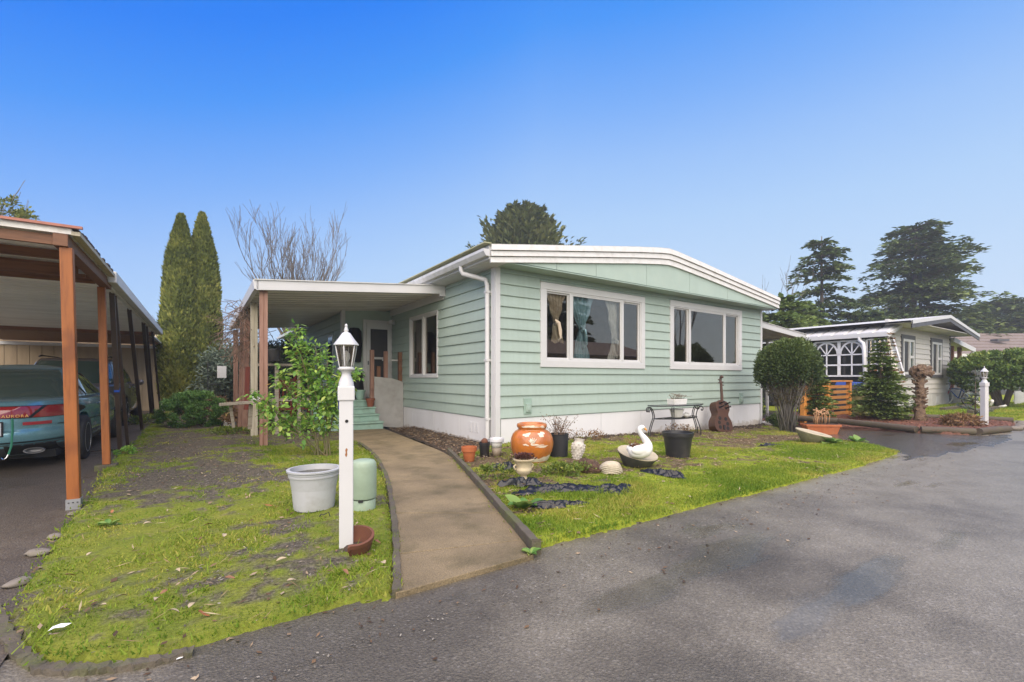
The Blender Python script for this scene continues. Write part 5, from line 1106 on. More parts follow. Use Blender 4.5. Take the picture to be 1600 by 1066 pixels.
st_=MB(); st_.tube([(-.82,.14,.06),(.82,.14,.06)],.008,5); st_.build('stretcher',m_black,o)
PB=thing('planter_box','cream rectangular planter box of dried plants on the iron table','planter',LW(*G(1057,683))+Vector((0,0,.0)),TH)
PB.location=o.matrix_basis@Vector((-.12,-.06,TZ+.045)) if 0 else (Vector(o.location)+Matrix.Rotation(TH,3,'Z')@Vector((-.16,-.05,TZ+.014)))
MB().hexa(*frus(.21,.085,.225,.10,0,.12)).build('box',m_sheer,PB,bevel=.008); MB().box(-.205,.205,-.085,.085,.121,.124).build('soil',m_soilm,PB)
rr=random.Random(5); q=MB()
for k in range(26):
    x,y=rr.uniform(-.16,.16),rr.uniform(-.06,.06); q.tube([(x,y,.11),(x+rr.gauss(0,.05),y+rr.gauss(0,.05),.11+rr.uniform(.04,.12)),(x+rr.gauss(0,.14),y+rr.gauss(0,.1),.11+rr.uniform(.0,.14))],.003,4)
q.build('dried_stems',m_twig,PB)
W2P=thing('flower_pot','white oval pot on the lower shelf of the iron table','pot',Vector(o.location)+Matrix.Rotation(TH,3,'Z')@Vector((-.10,-.0,.435)),TH)
MB().lathe([(.10,0),(.115,.01),(.145,.15),(.155,.152),(.155,.17),(.14,.17),(.13,.1)],22,sx=1.25,sy=.8).build('pot',m_sheer,W2P,smooth=True,auto=45)
tag(MB().ell((0,0,.04),(.10,.06,.05),12,8,.5,9).build('white_cloth_bundle',m_sheer,None,Vector(o.location)+Matrix.Rotation(TH,3,'Z')@Vector((.15,-.06,.435)),(0,0,TH),smooth=True),'crumpled white bundle on the lower shelf of the iron table','bundle')
# cello shaped bottle rack leaning on the wall
m_cel=M('worn_cello_wood',(.066,.026,.013),.45,dirt=(.022,.012,.009),damt=.7,dscale=4,var=.2); m_celd=M('dark_cello_wood',(.07,.032,.02),.5,dirt=(.03,.017,.012),damt=.6)
o=thing('cello_bottle_rack','worn brown cello shaped wooden bottle rack leaning on the house wall','rack',LW(6.10,-.52,-.13),TH+R(-12)); 
tilt=bpy.data.objects.new  # (the rack leans back and slightly left)
o.rotation_euler=(R(-14),R(9),TH+R(-16))
half=[(.0,0),(.10,.005),(.19,.03),(.245,.09),(.262,.17),(.245,.27),(.205,.345),(.165,.40),(.155,.45),(.172,.505),(.195,.56),(.20,.62),(.185,.69),(.14,.745),(.07,.77),(0,.775)]
P2=[Vector((a,0,b)) for a,b in half]; sp2=[]
for i in range(len(half)-1):
    for k in range(4): p=path([tuple(v) for v in P2],i+k/4); sp2.append((max(0,p.x),p.z))
sp2.append((0,.775)); outl=sp2+[(-a,b) for a,b in sp2[::-1][1:-1]]
MB().prism(outl,1,-.13,.09).build('body',m_cel,o,bevel=.012)
MB().prism([(a*1.04,(b-.39)*1.03+.39) for a,b in outl],1,-.145,-.131).build('front_board',m_cel,o,bevel=.005)
for x,z in ((-.095,.60),(.095,.60),(-.085,.70),(.085,.70),(-.11,.33),(.07,.33),(-.13,.22),(.12,.22),(-.11,.11),(.12,.11)):
    big=z<.5; r=.050 if big else .036; MB().lathe([(r,-.004),(r*.8,.003),(r*.2,.0035)],20).build('bottle_hole',m_dark,o,(x,-.147,z),(R(90),0,0))
for x,z in ((-.095,.60),(.095,.60),(-.085,.70),(.085,.70)): MB().lathe([(.016,0),(.014,.10),(.02,.105),(.02,.12),(.012,.122)],10).build('bottle_neck',m_black,o,(x,-.147,z),(R(75),0,R(25)),smooth=True)
MB().hexa(*[[(x,y,z) for x,y in ((-.03*k,-.155),(.03*k,-.155),(.03*k,-.11),(-.03*k,-.11))] for z,k in ((.55,1.1),(1.24,.75))]).build('neck',m_celd,o,bevel=.006)
MB().tube(spline([(0,-.13,1.22),(0,-.12,1.30),(0,-.14,1.37),(0,-.175,1.385),(0,-.18,1.35)],4),[.03]*8+[.034]*9,8).build('scroll',m_celd,o,smooth=True)
for z,s in ((1.18,1),(1.22,-1),(1.26,1),(1.30,-1)): MB().tube([(0,-.13,z),(s*.075,-.13,z+.005)],[.008,.015],7).build('peg',m_celd,o,smooth=True)
MB().prism([(-.018,.06),(.018,.06),(.03,.17),(-.03,.17)],1,-.165,-.148).build('tailpiece',m_dark,o)
# crumpled black plastic sheets
m_sheet=M('wet_black_sheet',(.011,.011,.012),.28,spec=.5,grain=9,gstr=.3,gdist=.03)
def tarp(label,u,v,rx,ry,seed,rot,h=.05):
    b=blob((0,0),rx,ry,72,.5,seed,0); x0,y0,z0=G(u,v); R_=16; n=72; q=MB(); ct=max(.002,h*.6)
    A_=np.array([(0,0)]+[(a_*i/R_,c_*i/R_) for i in range(1,R_+1) for a_,c_ in b]); s_=np.array([0]+[i/R_ for i in range(1,R_+1) for _ in range(n)])
    rdg=1-abs(2*fbm(A_*np.array([9,16])+seed*3,3,seed)-1); fine=1-abs(2*fbm(A_*np.array([26,40])+seed,2,seed+4)-1)
    z=h*(1.9*rdg**2-.35)*(1-.75*s_**5)+h*.28*fine
    vs=[(float(p[0]),float(p[1]),float(max(.0,k))) for p,k in zip(A_,z)]
    fs=[(0,1+k,1+(k+1)%n) for k in range(n)]
    for i in range(R_-1): fs+=[(1+i*n+k,1+(i+1)*n+k,1+(i+1)*n+(k+1)%n,1+i*n+(k+1)%n) for k in range(n)]
    return tag(q.add(vs,fs).build('plastic_sheet',m_sheet,None,LW(x0,y0,z0+.026),(0,0,rot),smooth=True),label,'plastic sheet','torn black plastic sheets on the front lawn')
tarp('largest crumpled black plastic sheet in front of the cream urn',868,772,.36,.16,3,.25,.045); tarp('shiny black plastic sheet below the dark brick',950,772,.32,.13,6,.1,.04)
tarp('narrow black plastic strip nearest the road',868,797,.25,.09,8,.15,.035); tarp('black plastic scrap behind the cream urn',815,764,.22,.08,12,.2,.06); tarp('small black plastic scrap beside the lidded bucket',790,738,.22,.08,14,.5,.06); tarp('torn black plastic piece on the grass right of the swan planter',1040,748,.24,.10,17,-.5,.05)
tarp('thin black plastic strip sticking out of the lawn near the cone bowl',1205,700,.35,.035,19,.4,.04); tarp('dark plastic scrap among the grass left of the pale statue',878,740,.12,.05,23,.4,.05)
# litter on the grass
m_paper=M('white_paper',(.8,.8,.8),.8)
tag(MB().add([(-.026,-.01,0),(.0,-.016,.012),(.025,.0,.003),(.01,.016,.016),(-.02,.016,.007),(.045,.026,.006),(.05,.016,.01)],[(0,1,3,4),(1,2,3),(2,6,5,3)]).build('paper_scrap',m_paper,None,place(88,1000,.05),(0,0,.4)),'crumpled white paper scrap near the corner of the mossy strip','paper')
tag(MB().add([(-.012,-.006,0),(.012,-.006,.004),(.012,.007,.003),(-.006,.009,.006)],[(0,1,2,3)]).build('paper_scrap',m_paper,None,place(281,1030,.004),(0,0,.4)),'tiny white scrap on the asphalt beside the mossy strip','paper')
m_dleaf=[M('dead_leaf_%s'%k,c,.7) for k,c in (('pale',(.42,.34,.22)),('brown',(.23,.11,.055)),('rust',(.33,.13,.05)))]
rr=random.Random(17); dl=[]
for k in range(3):
    L=.07; v=[];n=7
    for i in range(n+1):
        t=i/n; w=.017*math.sin(pi*t**.8)+.001; zc_2=.012*math.sin(t*3+k)+.004; v+=[(L*(t-.5),-w,zc_2+.006),(L*(t-.5),0,zc_2),(L*(t-.5),w,zc_2+.008)]
    f=[(i*3+j,(i+1)*3+j,(i+1)*3+j+1,i*3+j+1) for i in range(n) for j in (0,1)]; dl.append(MB().add(v,f).mesh('dead_leaf',m_dleaf[k],True))
spots=[(278,907),(315,900),(255,943),(245,955),(318,978),(190,950),(325,832),(440,890),(455,925),(590,860),(600,895),(175,810),(160,965),(110,915),(230,830),(350,850),(360,920),(300,965),(420,800),(270,975),(540,910),(140,880)]
lbl=['pale dead leaf lying on the mossy strip','brown dead leaf lying on the mossy strip','rust coloured dead leaf lying on the mossy strip']
for i,(u,v) in enumerate(spots):
    k=[0,0,1,0,2,0,1][i%7]; o=link('dead_leaf',dl[k],None,place(u,v,.055),(rr.uniform(-.3,.3),rr.uniform(-.3,.3),rr.uniform(0,6))); o.scale=(rr.uniform(.5,.85),)*3; tag(o,lbl[k],'leaf','dead leaves on the mossy strip')
# ------------------------------------------------------------------ neighbouring gray house
GH=thing('gray_house','pale gray lap sided home with a low gable roof beyond the wet drive','house',O0)
m_gray=siding('gray_siding_paint',(.55,.53,.50),(.60,.58,.54)); m_graytrim=M('dark_gray_trim',(.085,.085,.09),.55); m_grayskirt=M('gray_skirt',(.52,.51,.49),.7,dirt=(.36,.35,.32),damt=.4,dscale=3)
WA=(17.0,18.52,1.22,2.82); WB=(20.5,22.1,1.22,2.86)
courses('front',15.9,23.3,[WA,WB],.55,3.12,GH,m_gray,-1.0)
MB().box(15.8,23.4,-1.0,-.9,-.1,3.3).build('wall',m_grayskirt,GH); MB().box(15.8,15.9,-.9,12,-.1,3.1).build('wall',m_graytrim,GH); MB().box(23.3,23.4,-.9,12,-.1,3.1).build('wall',m_grayskirt,GH)
for a in np.arange(15.9,23.3,1.235): MB().box(a+.01,a+1.225,-1.016,-1.001,-.1,.55).build('skirt_panel',m_grayskirt,GH)
MB().box(15.75,15.9,-1.035,-1.001,-.1,3.1).build('corner_board',m_gray,GH); MB().box(23.3,23.42,-1.035,-1.001,-.1,3.1).build('corner_board',m_graytrim,GH)
MB().prism([(15.8,3.10),(23.4,3.10),(19.8,3.52)],1,-1.02,-.95).build('gable_panel',m_gray,GH)
vt=MB(); vt.box(21.3,21.75,-1.03,-1.017,.16,.42); vt.build('skirt_vent',m_white,GH)
for a,b,c,d_ in (WA,WB):
    w=MB(); w.box(a,b,-1.06,-1.002,d_-.16,d_).box(a-.02,b+.02,-1.08,-1.002,c,c+.12).box(a,a+.14,-1.055,-1.002,c+.12,d_-.16).box(b-.14,b,-1.055,-1.002,c+.12,d_-.16); w=w.build('window',m_graytrim,GH)
    f=MB(); x0,x1,z0,z1=a+.14,b-.14,c+.12,d_-.16; e=.09; f.box(x0,x1,-1.07,-1.01,z0,z0+e).box(x0,x1,-1.07,-1.01,z1-e,z1).box(x0,x0+e,-1.069,-1.01,z0+e,z1-e).box(x1-e,x1,-1.069,-1.01,z0+e,z1-e); xm=x0+.55*(x1-x0); f.box(xm-.06,xm+.06,-1.075,-1.01,z0+e,z1-e).box(xm+.06,x1-e,-1.072,-1.01,(z0+z1)/2-.05,(z0+z1)/2+.05); f.build('frame',m_white,w)
    MB().box(x0+e,xm-.06,-1.03,-1.02,z0+e,z1-e).build('screen',m_screen,w); p=MB(); p.box(xm+.06,x1-e,-1.03,-1.02,z0+e,z1-e); p.build('pane',M('greenish_pane',(.05,.075,.065),.06),w)
def gab(x): return 3.12+(.52 if x<19.8 else .52)*(1-abs(x-19.8)/(4.5 if x<19.8 else 4.6))
xs=[15.3,17,18.6,19.5,19.8,20.1,21.2,22.8,24.4]; n=len(xs); m=MB()
m.add([(x,-1.75,gab(x)+.02) for x in xs]+[(x,12,gab(x)+.02) for x in xs]+[(x,-1.75,gab(x)-.03) for x in xs]+[(x,12,gab(x)-.03) for x in xs],[(i,i+1,n+i+1,n+i) for i in range(n-1)]+[(2*n+i+1,2*n+i,3*n+i,3*n+i+1) for i in range(n-1)]+[(i+1,i,2*n+i,2*n+i+1) for i in range(n-1)])
gro=m.build('roof',m_roof,GH)
for o0,o1,mm,q in ((.02,-.10,m_white,-1.80),(-.101,-.24,m_graytrim,-1.78)):
    f=MB(); f.add([(x,q,gab(x)+o0) for x in xs]+[(x,q,gab(x)+o1) for x in xs]+[(x,q+.03,gab(x)+o0) for x in xs]+[(x,q+.03,gab(x)+o1) for x in xs],[(i,n+i,n+i+1,i+1) for i in range(n-1)]+[(2*n+i+1,3*n+i+1,3*n+i,2*n+i) for i in range(n-1)]+[(i,i+1,2*n+i+1,2*n+i) for i in range(n-1)]+[(n+i+1,n+i,3*n+i,3*n+i+1) for i in range(n-1)]); f.build('fascia_board',mm,gro)
MB().box(15.5,24.2,-1.75,-1.0,3.08,3.1).build('soffit',m_grayskirt,GH)
# porch roof of white pans on the left side of the gray house
PR_=thing('side_porch_roof','white ribbed porch roof with gutter on the left side of the gray house','awning',O0)
for k in range(22):
    y=-1.25+k*.42; MB().hexa([(14.95,y+.015,2.74),(16.3,y+.015,3.14),(16.3,y+.405,3.14),(14.95,y+.405,2.74)],[(14.95,y+.06,2.80),(16.3,y+.06,3.20),(16.3,y+.36,3.20),(14.95,y+.36,2.80)]).build('roof_pan',m_white,PR_)
MB().box(14.83,14.95,-1.27,8,2.62,2.76).build('gutter',m_white,PR_); MB().prism([(14.9,2.60),(16.2,3.0),(16.2,3.14),(14.9,2.74)],1,-1.29,-1.255).build('rake_fascia',m_white,PR_)
MB().tube([(14.88,-.45,2.64),(14.88,-.45,2.52),(14.7,-.62,2.40),(14.62,-.66,2.28),(14.45,-.80,.02)],.06,8).build('downspout',m_white,PR_,smooth=True)
m_tarp=M('black_tarp',(.018,.018,.022),.5,grain=5,gstr=.4,gdist=.05)
q=MB(); vs=[];nx,nz=40,10
for i in range(nx+1):
    for j in range(nz+1): vs.append((15.25+.05*math.sin(i*1.3+j*.4),-.9+i*.2,.1+2.55*j/nz-.06*math.sin(i*.9)*(j==nz)))
q.add(vs,[(i*(nz+1)+j,(i+1)*(nz+1)+j,(i+1)*(nz+1)+j+1,i*(nz+1)+j+1) for i in range(nx) for j in range(nz)]); tag(q.build('black_tarp',m_tarp,None,O0,(0,0,TH),smooth=True),'black tarp hung under the white porch roof of the gray house','tarp')
# white party tent wall with arched windows
tw=thing('tent_wall','white party tent wall with arched clear windows hanging in front of the black tarp','tent wall',O0)
m_vinyl=M('white_vinyl',(.78,.78,.80),.4); m_clearv=glassmat('clear_vinyl',(.75,.77,.78),.10)
TX=15.08; ya,yb,za,zb_=-.55,1.05,1.28,2.55
def strip_yz(m,pts,w):
    for a,b in zip(pts[:-1],pts[1:]): m.bar((TX,a[0],a[1]),(TX,b[0],b[1]),.012,w,up=(0,(b[0]-a[0])*-1 if 0 else 0,1) if abs(b[1]-a[1])<abs(b[0]-a[0]) else (0,1,0))
fm_=MB()
for z in(za,za+.40,zb_): strip_yz(fm_,[(ya,z),(yb,z)],.055)
for y in(ya,yb,(ya+yb)/2): strip_yz(fm_,[(y,za),(y,zb_)],.10)
for c in(0,1):
    y0=ya+c*(yb-ya)/2; ym=y0+(yb-ya)/4; strip_yz(fm_,[(ym,za),(ym,zb_-.05)],.045); z1=zb_-.50; strip_yz(fm_,[(y0,z1),(y0+(yb-ya)/2,z1)],.045)
    arcp=[(ym+.36*math.cos(t),z1+.46*math.sin(t)) for t in np.linspace(0,pi,11)]; strip_yz(fm_,arcp,.06)
    for t in(pi*.28,pi*.72): strip_yz(fm_,[(ym,z1),(ym+.36*math.cos(t),z1+.46*math.sin(t))],.035)
fm_.build('window_tracery',m_vinyl,tw)
q=MB(); q.add([(TX+.012,ya,za),(TX+.012,yb,za),(TX+.012,yb,zb_),(TX+.012,ya,zb_)],[(0,1,2,3)]); q.build('clear_panel',m_clearv,tw)
q=MB(); vs=[]; nx,nz=14,10
for i in range(nx+1):
    for j in range(nz+1): s,t=i/nx,j/nz; vs.append((TX-.05-.10*math.sin(i*1.4)*(.4+.6*(1-t)),-.62-(.75+.3*(1-t))*s,za+(zb_-za)*t-.05*math.sin(i*.9)*(1-t)))
q.add(vs,[(i*(nz+1)+j,(i+1)*(nz+1)+j,(i+1)*(nz+1)+j+1,i*(nz+1)+j+1) for i in range(nx) for j in range(nz)]); q.build('loose_flap',m_clearv,tw,smooth=True)
vs=[]
fr=MB()
for (s0,t0,s1,t1) in ((0,0,1,0),(0,.33,1,.33),(0,.66,1,.66),(.3,0,.3,1),(.65,0,.65,1),(1,0,1,1),(0,1,1,1),(0,0,0,1)):
    pts=[]
    for k in range(9):
        s=s0+(s1-s0)*k/8; t=t0+(t1-t0)*k/8; pts.append((TX-.055-.10*math.sin(s*nx*1.4)*(.4+.6*(1-t)),-.62-(.75+.3*(1-t))*s,za+(zb_-za)*t-.05*math.sin(s*nx*.9)*(1-t)))
    fr.tube(pts,.025,5)
fr.build('flap_tracery',m_vinyl,tw)
tag(MB().ell((0,0,0),(.20,.16,.17),14,9,.1,2).build('orange_pumpkin',M('pumpkin_orange',(.65,.20,.06),.6),None,LW(15.35,-.75,1.45),smooth=True),'round orange pumpkin shape behind the clear tent wall','pumpkin')
# orange slatted gate/fence
of=thing('slatted_fence','orange stained horizontal slat fence between the two homes','fence',O0)
for x in (9.75,11.3,12.9): MB().box(x-.07,x+.07,-.88,-.76,-.1,1.08).build('post',m_gatewood,of,bevel=.01)
for k in range(6):
    z=.06+k*.165
    for a,b in((9.83,11.22),(11.38,12.82)): MB().box(a,b,-.845,-.80,z,z+.095).build('slat',m_gatewood,of,bevel=.005)
for a,b in((9.68,11.28),(11.30,12.97)): MB().box(a,b,-.90,-.74,1.081,1.13).build('top_rail',m_gatewood,of,bevel=.006)
o=thing('waste_bin','blue lidded bin behind the right end of the orange fence','bin',LW(13.75,-.55,0))
MB().hexa([(-.24,-.24,0),(.24,-.24,0),(.24,.24,0),(-.24,.24,0)],[(-.3,-.3,.95),(.3,-.3,.95),(.3,.3,.95),(-.3,.3,.95)]).build('body',M('gray_bin',(.10,.11,.12),.5),o,bevel=.02); MB().hexa([(-.33,-.33,.95),(.33,-.33,.95),(.33,.33,.95),(-.33,.33,.95)],[(-.30,-.30,1.05),(.30,-.30,1.05),(.28,.28,1.10),(-.28,.28,1.10)]).build('lid',M('blue_lid',(.02,.07,.32),.45),o,bevel=.015); 
for s in(-1,1): MB().lathe([(.1,-.03),(.1,.03)],14).build('wheel',m_rubber,o,(s*.25,.27,.1),(0,R(90),0))
o=thing('storage_tote','olive green storage box standing right of the orange fence','box',LW(13.25,-1.0,0)); MB().hexa(*frus(.2,.2,.25,.25,0,.75)).build('body',M('olive_box',(.22,.22,.09),.6,dirt=(.3,.28,.15),damt=.5),o,bevel=.02); MB().hexa(*frus(.27,.27,.26,.26,.75,.80)).build('lid',M('dark_olive_lid',(.10,.10,.07),.6),o,bevel=.01)
# awning on the right of the mint house
RA=thing('side_awning','white edged metal awning on the right wall of the mint house','awning',O0)
def zr2(x): return 2.79-(x-9.06)*.078
slopebar(9.07,12.0,.06,.11,-.10,.06,zr2).build('fascia',m_white,RA,bevel=.005)
for k in range(16): slopebar(9.08,11.95,.12+k*.4,.505+k*.4,-.02,.03,zr2).build('roof_pan',m_pan,RA)
slopebar(9.07,12.03,.04,6.5,.061,.078,zr2).build('roof_skin',m_roof,RA); slopebar(11.96,12.03,.06,6.5,-.10,.06,zr2).build('side_gutter',m_white,RA)
for y in(1.2,4.5): MB().box(11.85,11.92,y,y+.07,-.1,2.48).build('post',m_white,RA)
tag(MB().box(9.09,9.6,-.05,.9,-.17,-.08).build('concrete_step',M('pale_concrete',(.45,.44,.42),.8,grain=40,gstr=.2),None,O0,(0,0,TH),bevel=.01),'low pale concrete pad at the right corner of the mint house','step')
# right porch of the gray house, far house
RP=thing('covered_porch','brown posted covered deck on the right side of the gray house','porch',O0)
def zr3(x): return 2.95-(x-23.4)*.09
slopebar(23.42,27.2,-1.1,3,-.05,.06,zr3).build('roof',m_white,RP); slopebar(23.42,27.2,-1.16,-1.11,-.14,.07,zr3).build('fascia',m_white,RP)
MB().tube([(27.0,-1.1,2.5),(26.7,-1.1,2.35),(26.2,-1.05,2.2),(26.15,-1.05,.0)],.06,7).build('downspout',m_white,RP,smooth=True)
for x in(24.6,25.9): MB().box(x-.07,x+.07,-.9,-.76,.75,2.7).build('post',m_brownwood,RP)
MB().box(23.45,27.0,-.95,3,.62,.75).build('deck',m_graytrim,RP)
for k in range(10): MB().box(23.45+k*.35,23.77+k*.35,-.96,-.93,-.05,.62).build('skirt_board',m_graytrim,RP)
MB().box(23.45,27,2.5,2.6,.75,2.6).build('back_wall',m_brownwood,RP); 
for k in range(9): MB().box(23.6,24.4,2.44,2.49,1.0+k*.17,1.1+k*.17).build('blind_slat',m_white,RP)
FH=thing('far_house','dark gray low house with a brown shingle roof behind the round tree','house',(-2.6,29.6,0),R(2))
m_fwall=M('slate_wall',(.075,.08,.085),.7); m_shing=M('brown_shingle',(.19,.15,.13),.9,dirt=(.30,.26,.23),damt=.7,dscale=5,grain=9,gstr=.5,stretch=(1,1,4))
MB().box(31,62,1,9,0,2.75).build('wall',m_fwall,FH); 
for k in range(7):
    z0,z1=2.85+k*.27,2.85+(k+1)*.27; y0,y1=.3+k*.66,.3+(k+1)*.66; MB().hexa([(30.2,y0,z0-.1),(63,y0,z0-.1),(63,y1,z1-.1),(30.2,y1,z1-.1)],[(30.2,y0,z0+.04),(63,y0,z0+.04),(63,y1,z1-.02),(30.2,y1,z1-.02)]).build('shingle_course',m_shing,FH)
MB().hexa([(30.2,4.92,4.6),(63,4.92,4.6),(63,9.6,2.7),(30.2,9.6,2.7)],[(30.2,4.92,4.74),(63,4.92,4.74),(63,9.6,2.85),(30.2,9.6,2.85)]).build('rear_roof',m_shing,FH)
MB().box(30.1,63,.2,.29,2.62,2.86).build('gutter',m_white,FH); MB().box(38,38.9,2.2,2.7,3.9,4.05).build('roof_vent',m_graytrim,FH)
for a in (33,37,41.5,46,51): w=MB().box(a,a+1.6,.95,.999,1.0,2.2).build('window',m_white,FH); MB().box(a+.1,a+1.5,.93,.949,1.1,2.1).build('pane',M('far_pane',(.03,.035,.04),.1),w)
pk=thing('picket_fence','low white picket fence beyond the round tree at the right edge','fence',O0)
for k in range(36): MB().box(25.0+k*.17,25.1+k*.17,-2.77,-2.74,.05,.62+.0).build('picket',m_white,pk)
for z in(.18,.48): MB().box(24.95,31.1,-2.738,-2.70,z,z+.06).build('rail',m_white,pk)
# bicycle leaning at the gray house corner
bc=thing('bicycle','blue bicycle with a pale wheel leaning at the right corner of the gray house','bicycle',LW(22.75,-1.35,.03),0,rot=(R(8),0,TH+R(55)))
m_bblue=M('blue_bike_paint',(.03,.12,.42),.35); m_bpink=M('pink_bike_paint',(.5,.08,.15),.4)
def ring(m,c,r,t,n=22): m.tube([(c[0]+r*math.cos(a),c[1],c[2]+r*math.sin(a)) for a in np.linspace(0,2*pi,n+1)],t,6)
for x in(-.52,.52):
    w=MB(); ring(w,(x,0,.33),.32,.022); w=w.build('wheel',m_rubber if x<0 else m_sheer,bc,smooth=True); s=MB(); ring(s,(x,0,.33),.29,.010)
    for k in range(10): a=pi*2*k/10; s.tube([(x,0,.33),(x+.29*math.cos(a),0,.33+.29*math.sin(a))],.003,3)
    s.build('rim',m_alloy,w)
f=MB(); 
for a,b in(((-.52,0,.33),(-.05,0,.30)),((-.05,0,.30),(-.17,0,.78)),((-.52,0,.33),(-.15,0,.70)),((-.15,0,.70),(.36,0,.72)),((-.05,0,.30),(.38,0,.64))): f.tube([a,b],.022,7)
f.build('frame',m_bblue,bc,smooth=True); f=MB(); f.tube([(.52,0,.33),(.38,0,.64),(.34,0,.86)],.020,7); f.build('fork',m_bpink,bc,smooth=True)
MB().tube([(.30,-.28,.88),(.36,-.1,.92),(.36,.1,.92),(.30,.28,.88)],.016,6).build('handlebar',m_black,bc,smooth=True); MB().ell((-.20,0,.82),(.13,.07,.04),10,6).build('saddle',m_black,bc,smooth=True)
# pale metal frame heap under the round tree
q=thing('metal_frame','pale tangled metal garden frame lying under the round tree','garden frame',LW(20.7,-2.75,.02)); rr=random.Random(2); 
for k in range(7): q_=MB(); a=Vector((rr.uniform(-.7,.7),rr.uniform(-.3,.3),rr.uniform(.05,.5))); b=a+Vector((rr.uniform(-.6,.6),rr.uniform(-.3,.3),rr.uniform(-.2,.35))); c=b+Vector((rr.uniform(-.5,.5),rr.uniform(-.3,.3),-rr.uniform(.0,.3))); q_.tube(spline([tuple(a),tuple(b),tuple(c)],5),.045,6); q_.build('tube',m_sheer,q,smooth=True)
# landscape timbers round the bark bed
m_timb=M('wet_timber',(.085,.065,.045),.75,dirt=(.10,.11,.04),damt=.6,dscale=5,grain=20,gstr=.5,stretch=(.5,3,3))
tim=[((9.62,-.35),(9.56,-1.75),'nearest the orange fence'),((9.54,-1.80),(8.72,-3.55),'longest one beside the wet drive'),((8.72,-3.62),(9.2,-4.38),'at the corner of the wet drive and the road'),((9.28,-4.42),(10.6,-4.66),'along the road in front of the bark bed'),((12.75,-2.15),(13.45,-3.2),'between the bark and the lawn behind the palm stump'),((13.5,-3.25),(13.7,-4.3),'between the bark and the lawn beside the road')]
for a,b,l in tim:
    d=(Vector(b)-Vector(a)); o=tag(MB().tube([(0,0,.07),(d.length/2,0,.075),(d.length,0,.065)],.075,8).build('edging_timber',m_timb,None,LW(a[0],a[1],0),(0,0,TH+math.atan2(d.y,d.x)),smooth=True,auto=50),'dark wet edging timber '+l,'timber','timbers edging the bark bed')
for i,(x,y,s) in enumerate([(11.2,-4.68,.16),(11.7,-4.7,.19),(12.25,-4.68,.2),(12.8,-4.62,.17),(13.3,-4.5,.15)]):
    tag(MB().ell((0,0,.02),(s,s*.65,s*.35),12,8,.22,i+4).build('edge_stone',m_stone,None,LW(x,y,.02),(0,0,i),smooth=True),'grey stone edging the bark bed by the road near the second lamp post','stone','stones edging the bark bed')
for i,(x0,x1,y) in enumerate([(17.3,21.0,-2.1),(16.2,20.0,-3.0)]): tag(MB().box(x0,x1,y-.08,y+.08,.0,.16).build('garden_sleeper',m_timb,None,O0,(0,0,TH),bevel=.01),['weathered sleeper on the lawn nearest the gray house','weathered sleeper on the lawn nearest the road'][i],'timber')
# reflected world across the road (behind the camera)
OH=thing('opposite_house','tan house across the road behind the camera, mirrored in the windows','house',LW(16,-19,0))
MB().box(-7,7,-4,4,0,2.7).build('wall',m_shed,OH); MB().prism([(-4.6,2.7),(4.6,2.7),(0,4.0)],0,-7.4,7.4).build('roof',m_shing,OH)
for a in(-5,-1,3): w=MB().box(a,a+1.8,4.0,4.04,1.0,2.1).build('window',m_white,OH); MB().box(a+.1,a+1.7,4.041,4.06,1.1,2.0).build('pane',m_screen,w)
# ------------------------------------------------------------------ vegetation
def unit(v): return v/np.maximum(np.linalg.norm(v,axis=-1,keepdims=True),1e-9)
def cards(P,D,L,Wd,rg,flat=None,tilt=.6,fold=.12):
    n=len(P); D=unit(D); U=np.tile([0,0,1.],(n,1)) if flat is None else flat
    U=unit(U+rg.normal(0,tilt,(n,3))); S=unit(np.cross(D,U)); Nn=np.cross(S,D)
    L=np.broadcast_to(L,(n,))[:,None]; Wd=np.broadcast_to(Wd,(n,))[:,None]
    mid=P+D*L*.48+Nn*L*fold; V=np.stack([P,mid+S*Wd/2,P+D*L,mid-S*Wd/2],1).reshape(-1,3); return V,np.arange(4*n).reshape(-1,4)
def lumps(n,c,r,rg,k=60,spread=.22,shell=.75,up=.0,noisy=True):
    """points clustered on lumps spread through an ellipsoid, denser towards its surface; returns points and outward vectors"""
    d=unit(rg.normal(0,1,(k,3))); d[:,2]=np.where(d[:,2]<-.6,-d[:,2]*.5,d[:,2]); rad=rg.uniform(shell,1,k)
    cc=d*rad[:,None]; i=rg.integers(0,k,n); sz=rg.uniform(.6,1.3,k)
    q=cc[i]+unit(rg.normal(0,1,(n,3)))*(spread*sz[i]*rg.random(n)**.45)[:,None]
    return np.array(c)+q*np.array(r), unit(q*np.array([1,1,1])/np.array(r)), (i%7)/7
def veg(name,V,F,var,m,parent,loc=None): return link(name,np_mesh(name,V,F,m,np.repeat(var,F.shape[1])),parent)
m_bark_t=M('tree_bark',(.12,.095,.07),.9,dirt=(.06,.05,.04),damt=.7,dscale=5,grain=14,gstr=.8,gdist=.03,stretch=(3,3,.5)); m_bark_g=M('grey_bark',(.20,.185,.165),.9,dirt=(.1,.09,.07),damt=.6,dscale=6,grain=20,gstr=.5)
m_yew=leafmat('yew_needle',(0.036,0.065,0.020),(0.103,0.152,0.044),(0.192,0.228,0.060),.55,.12); m_box=leafmat('box_leaf',(0.055,0.135,0.031),(0.140,0.284,0.066),(0.255,0.419,0.111),.5,.2)
m_rose=leafmat('rose_leaf',(0.101,0.247,0.039),(0.259,0.463,0.079),(0.540,0.679,0.123),.45,.35); m_thuja=leafmat('thuja_spray',(0.066,0.092,0.022),(0.187,0.220,0.048),(0.330,0.330,0.079),.7,.15,.2)
m_fir=leafmat('fir_needle',(0.036,0.064,0.022),(0.096,0.144,0.044),(0.186,0.236,0.074),.7,.1,.2); m_cedar=leafmat('cedar_spray',(0.053,0.076,0.027),(0.123,0.152,0.053),(0.209,0.218,0.085),.7,.1,.2)
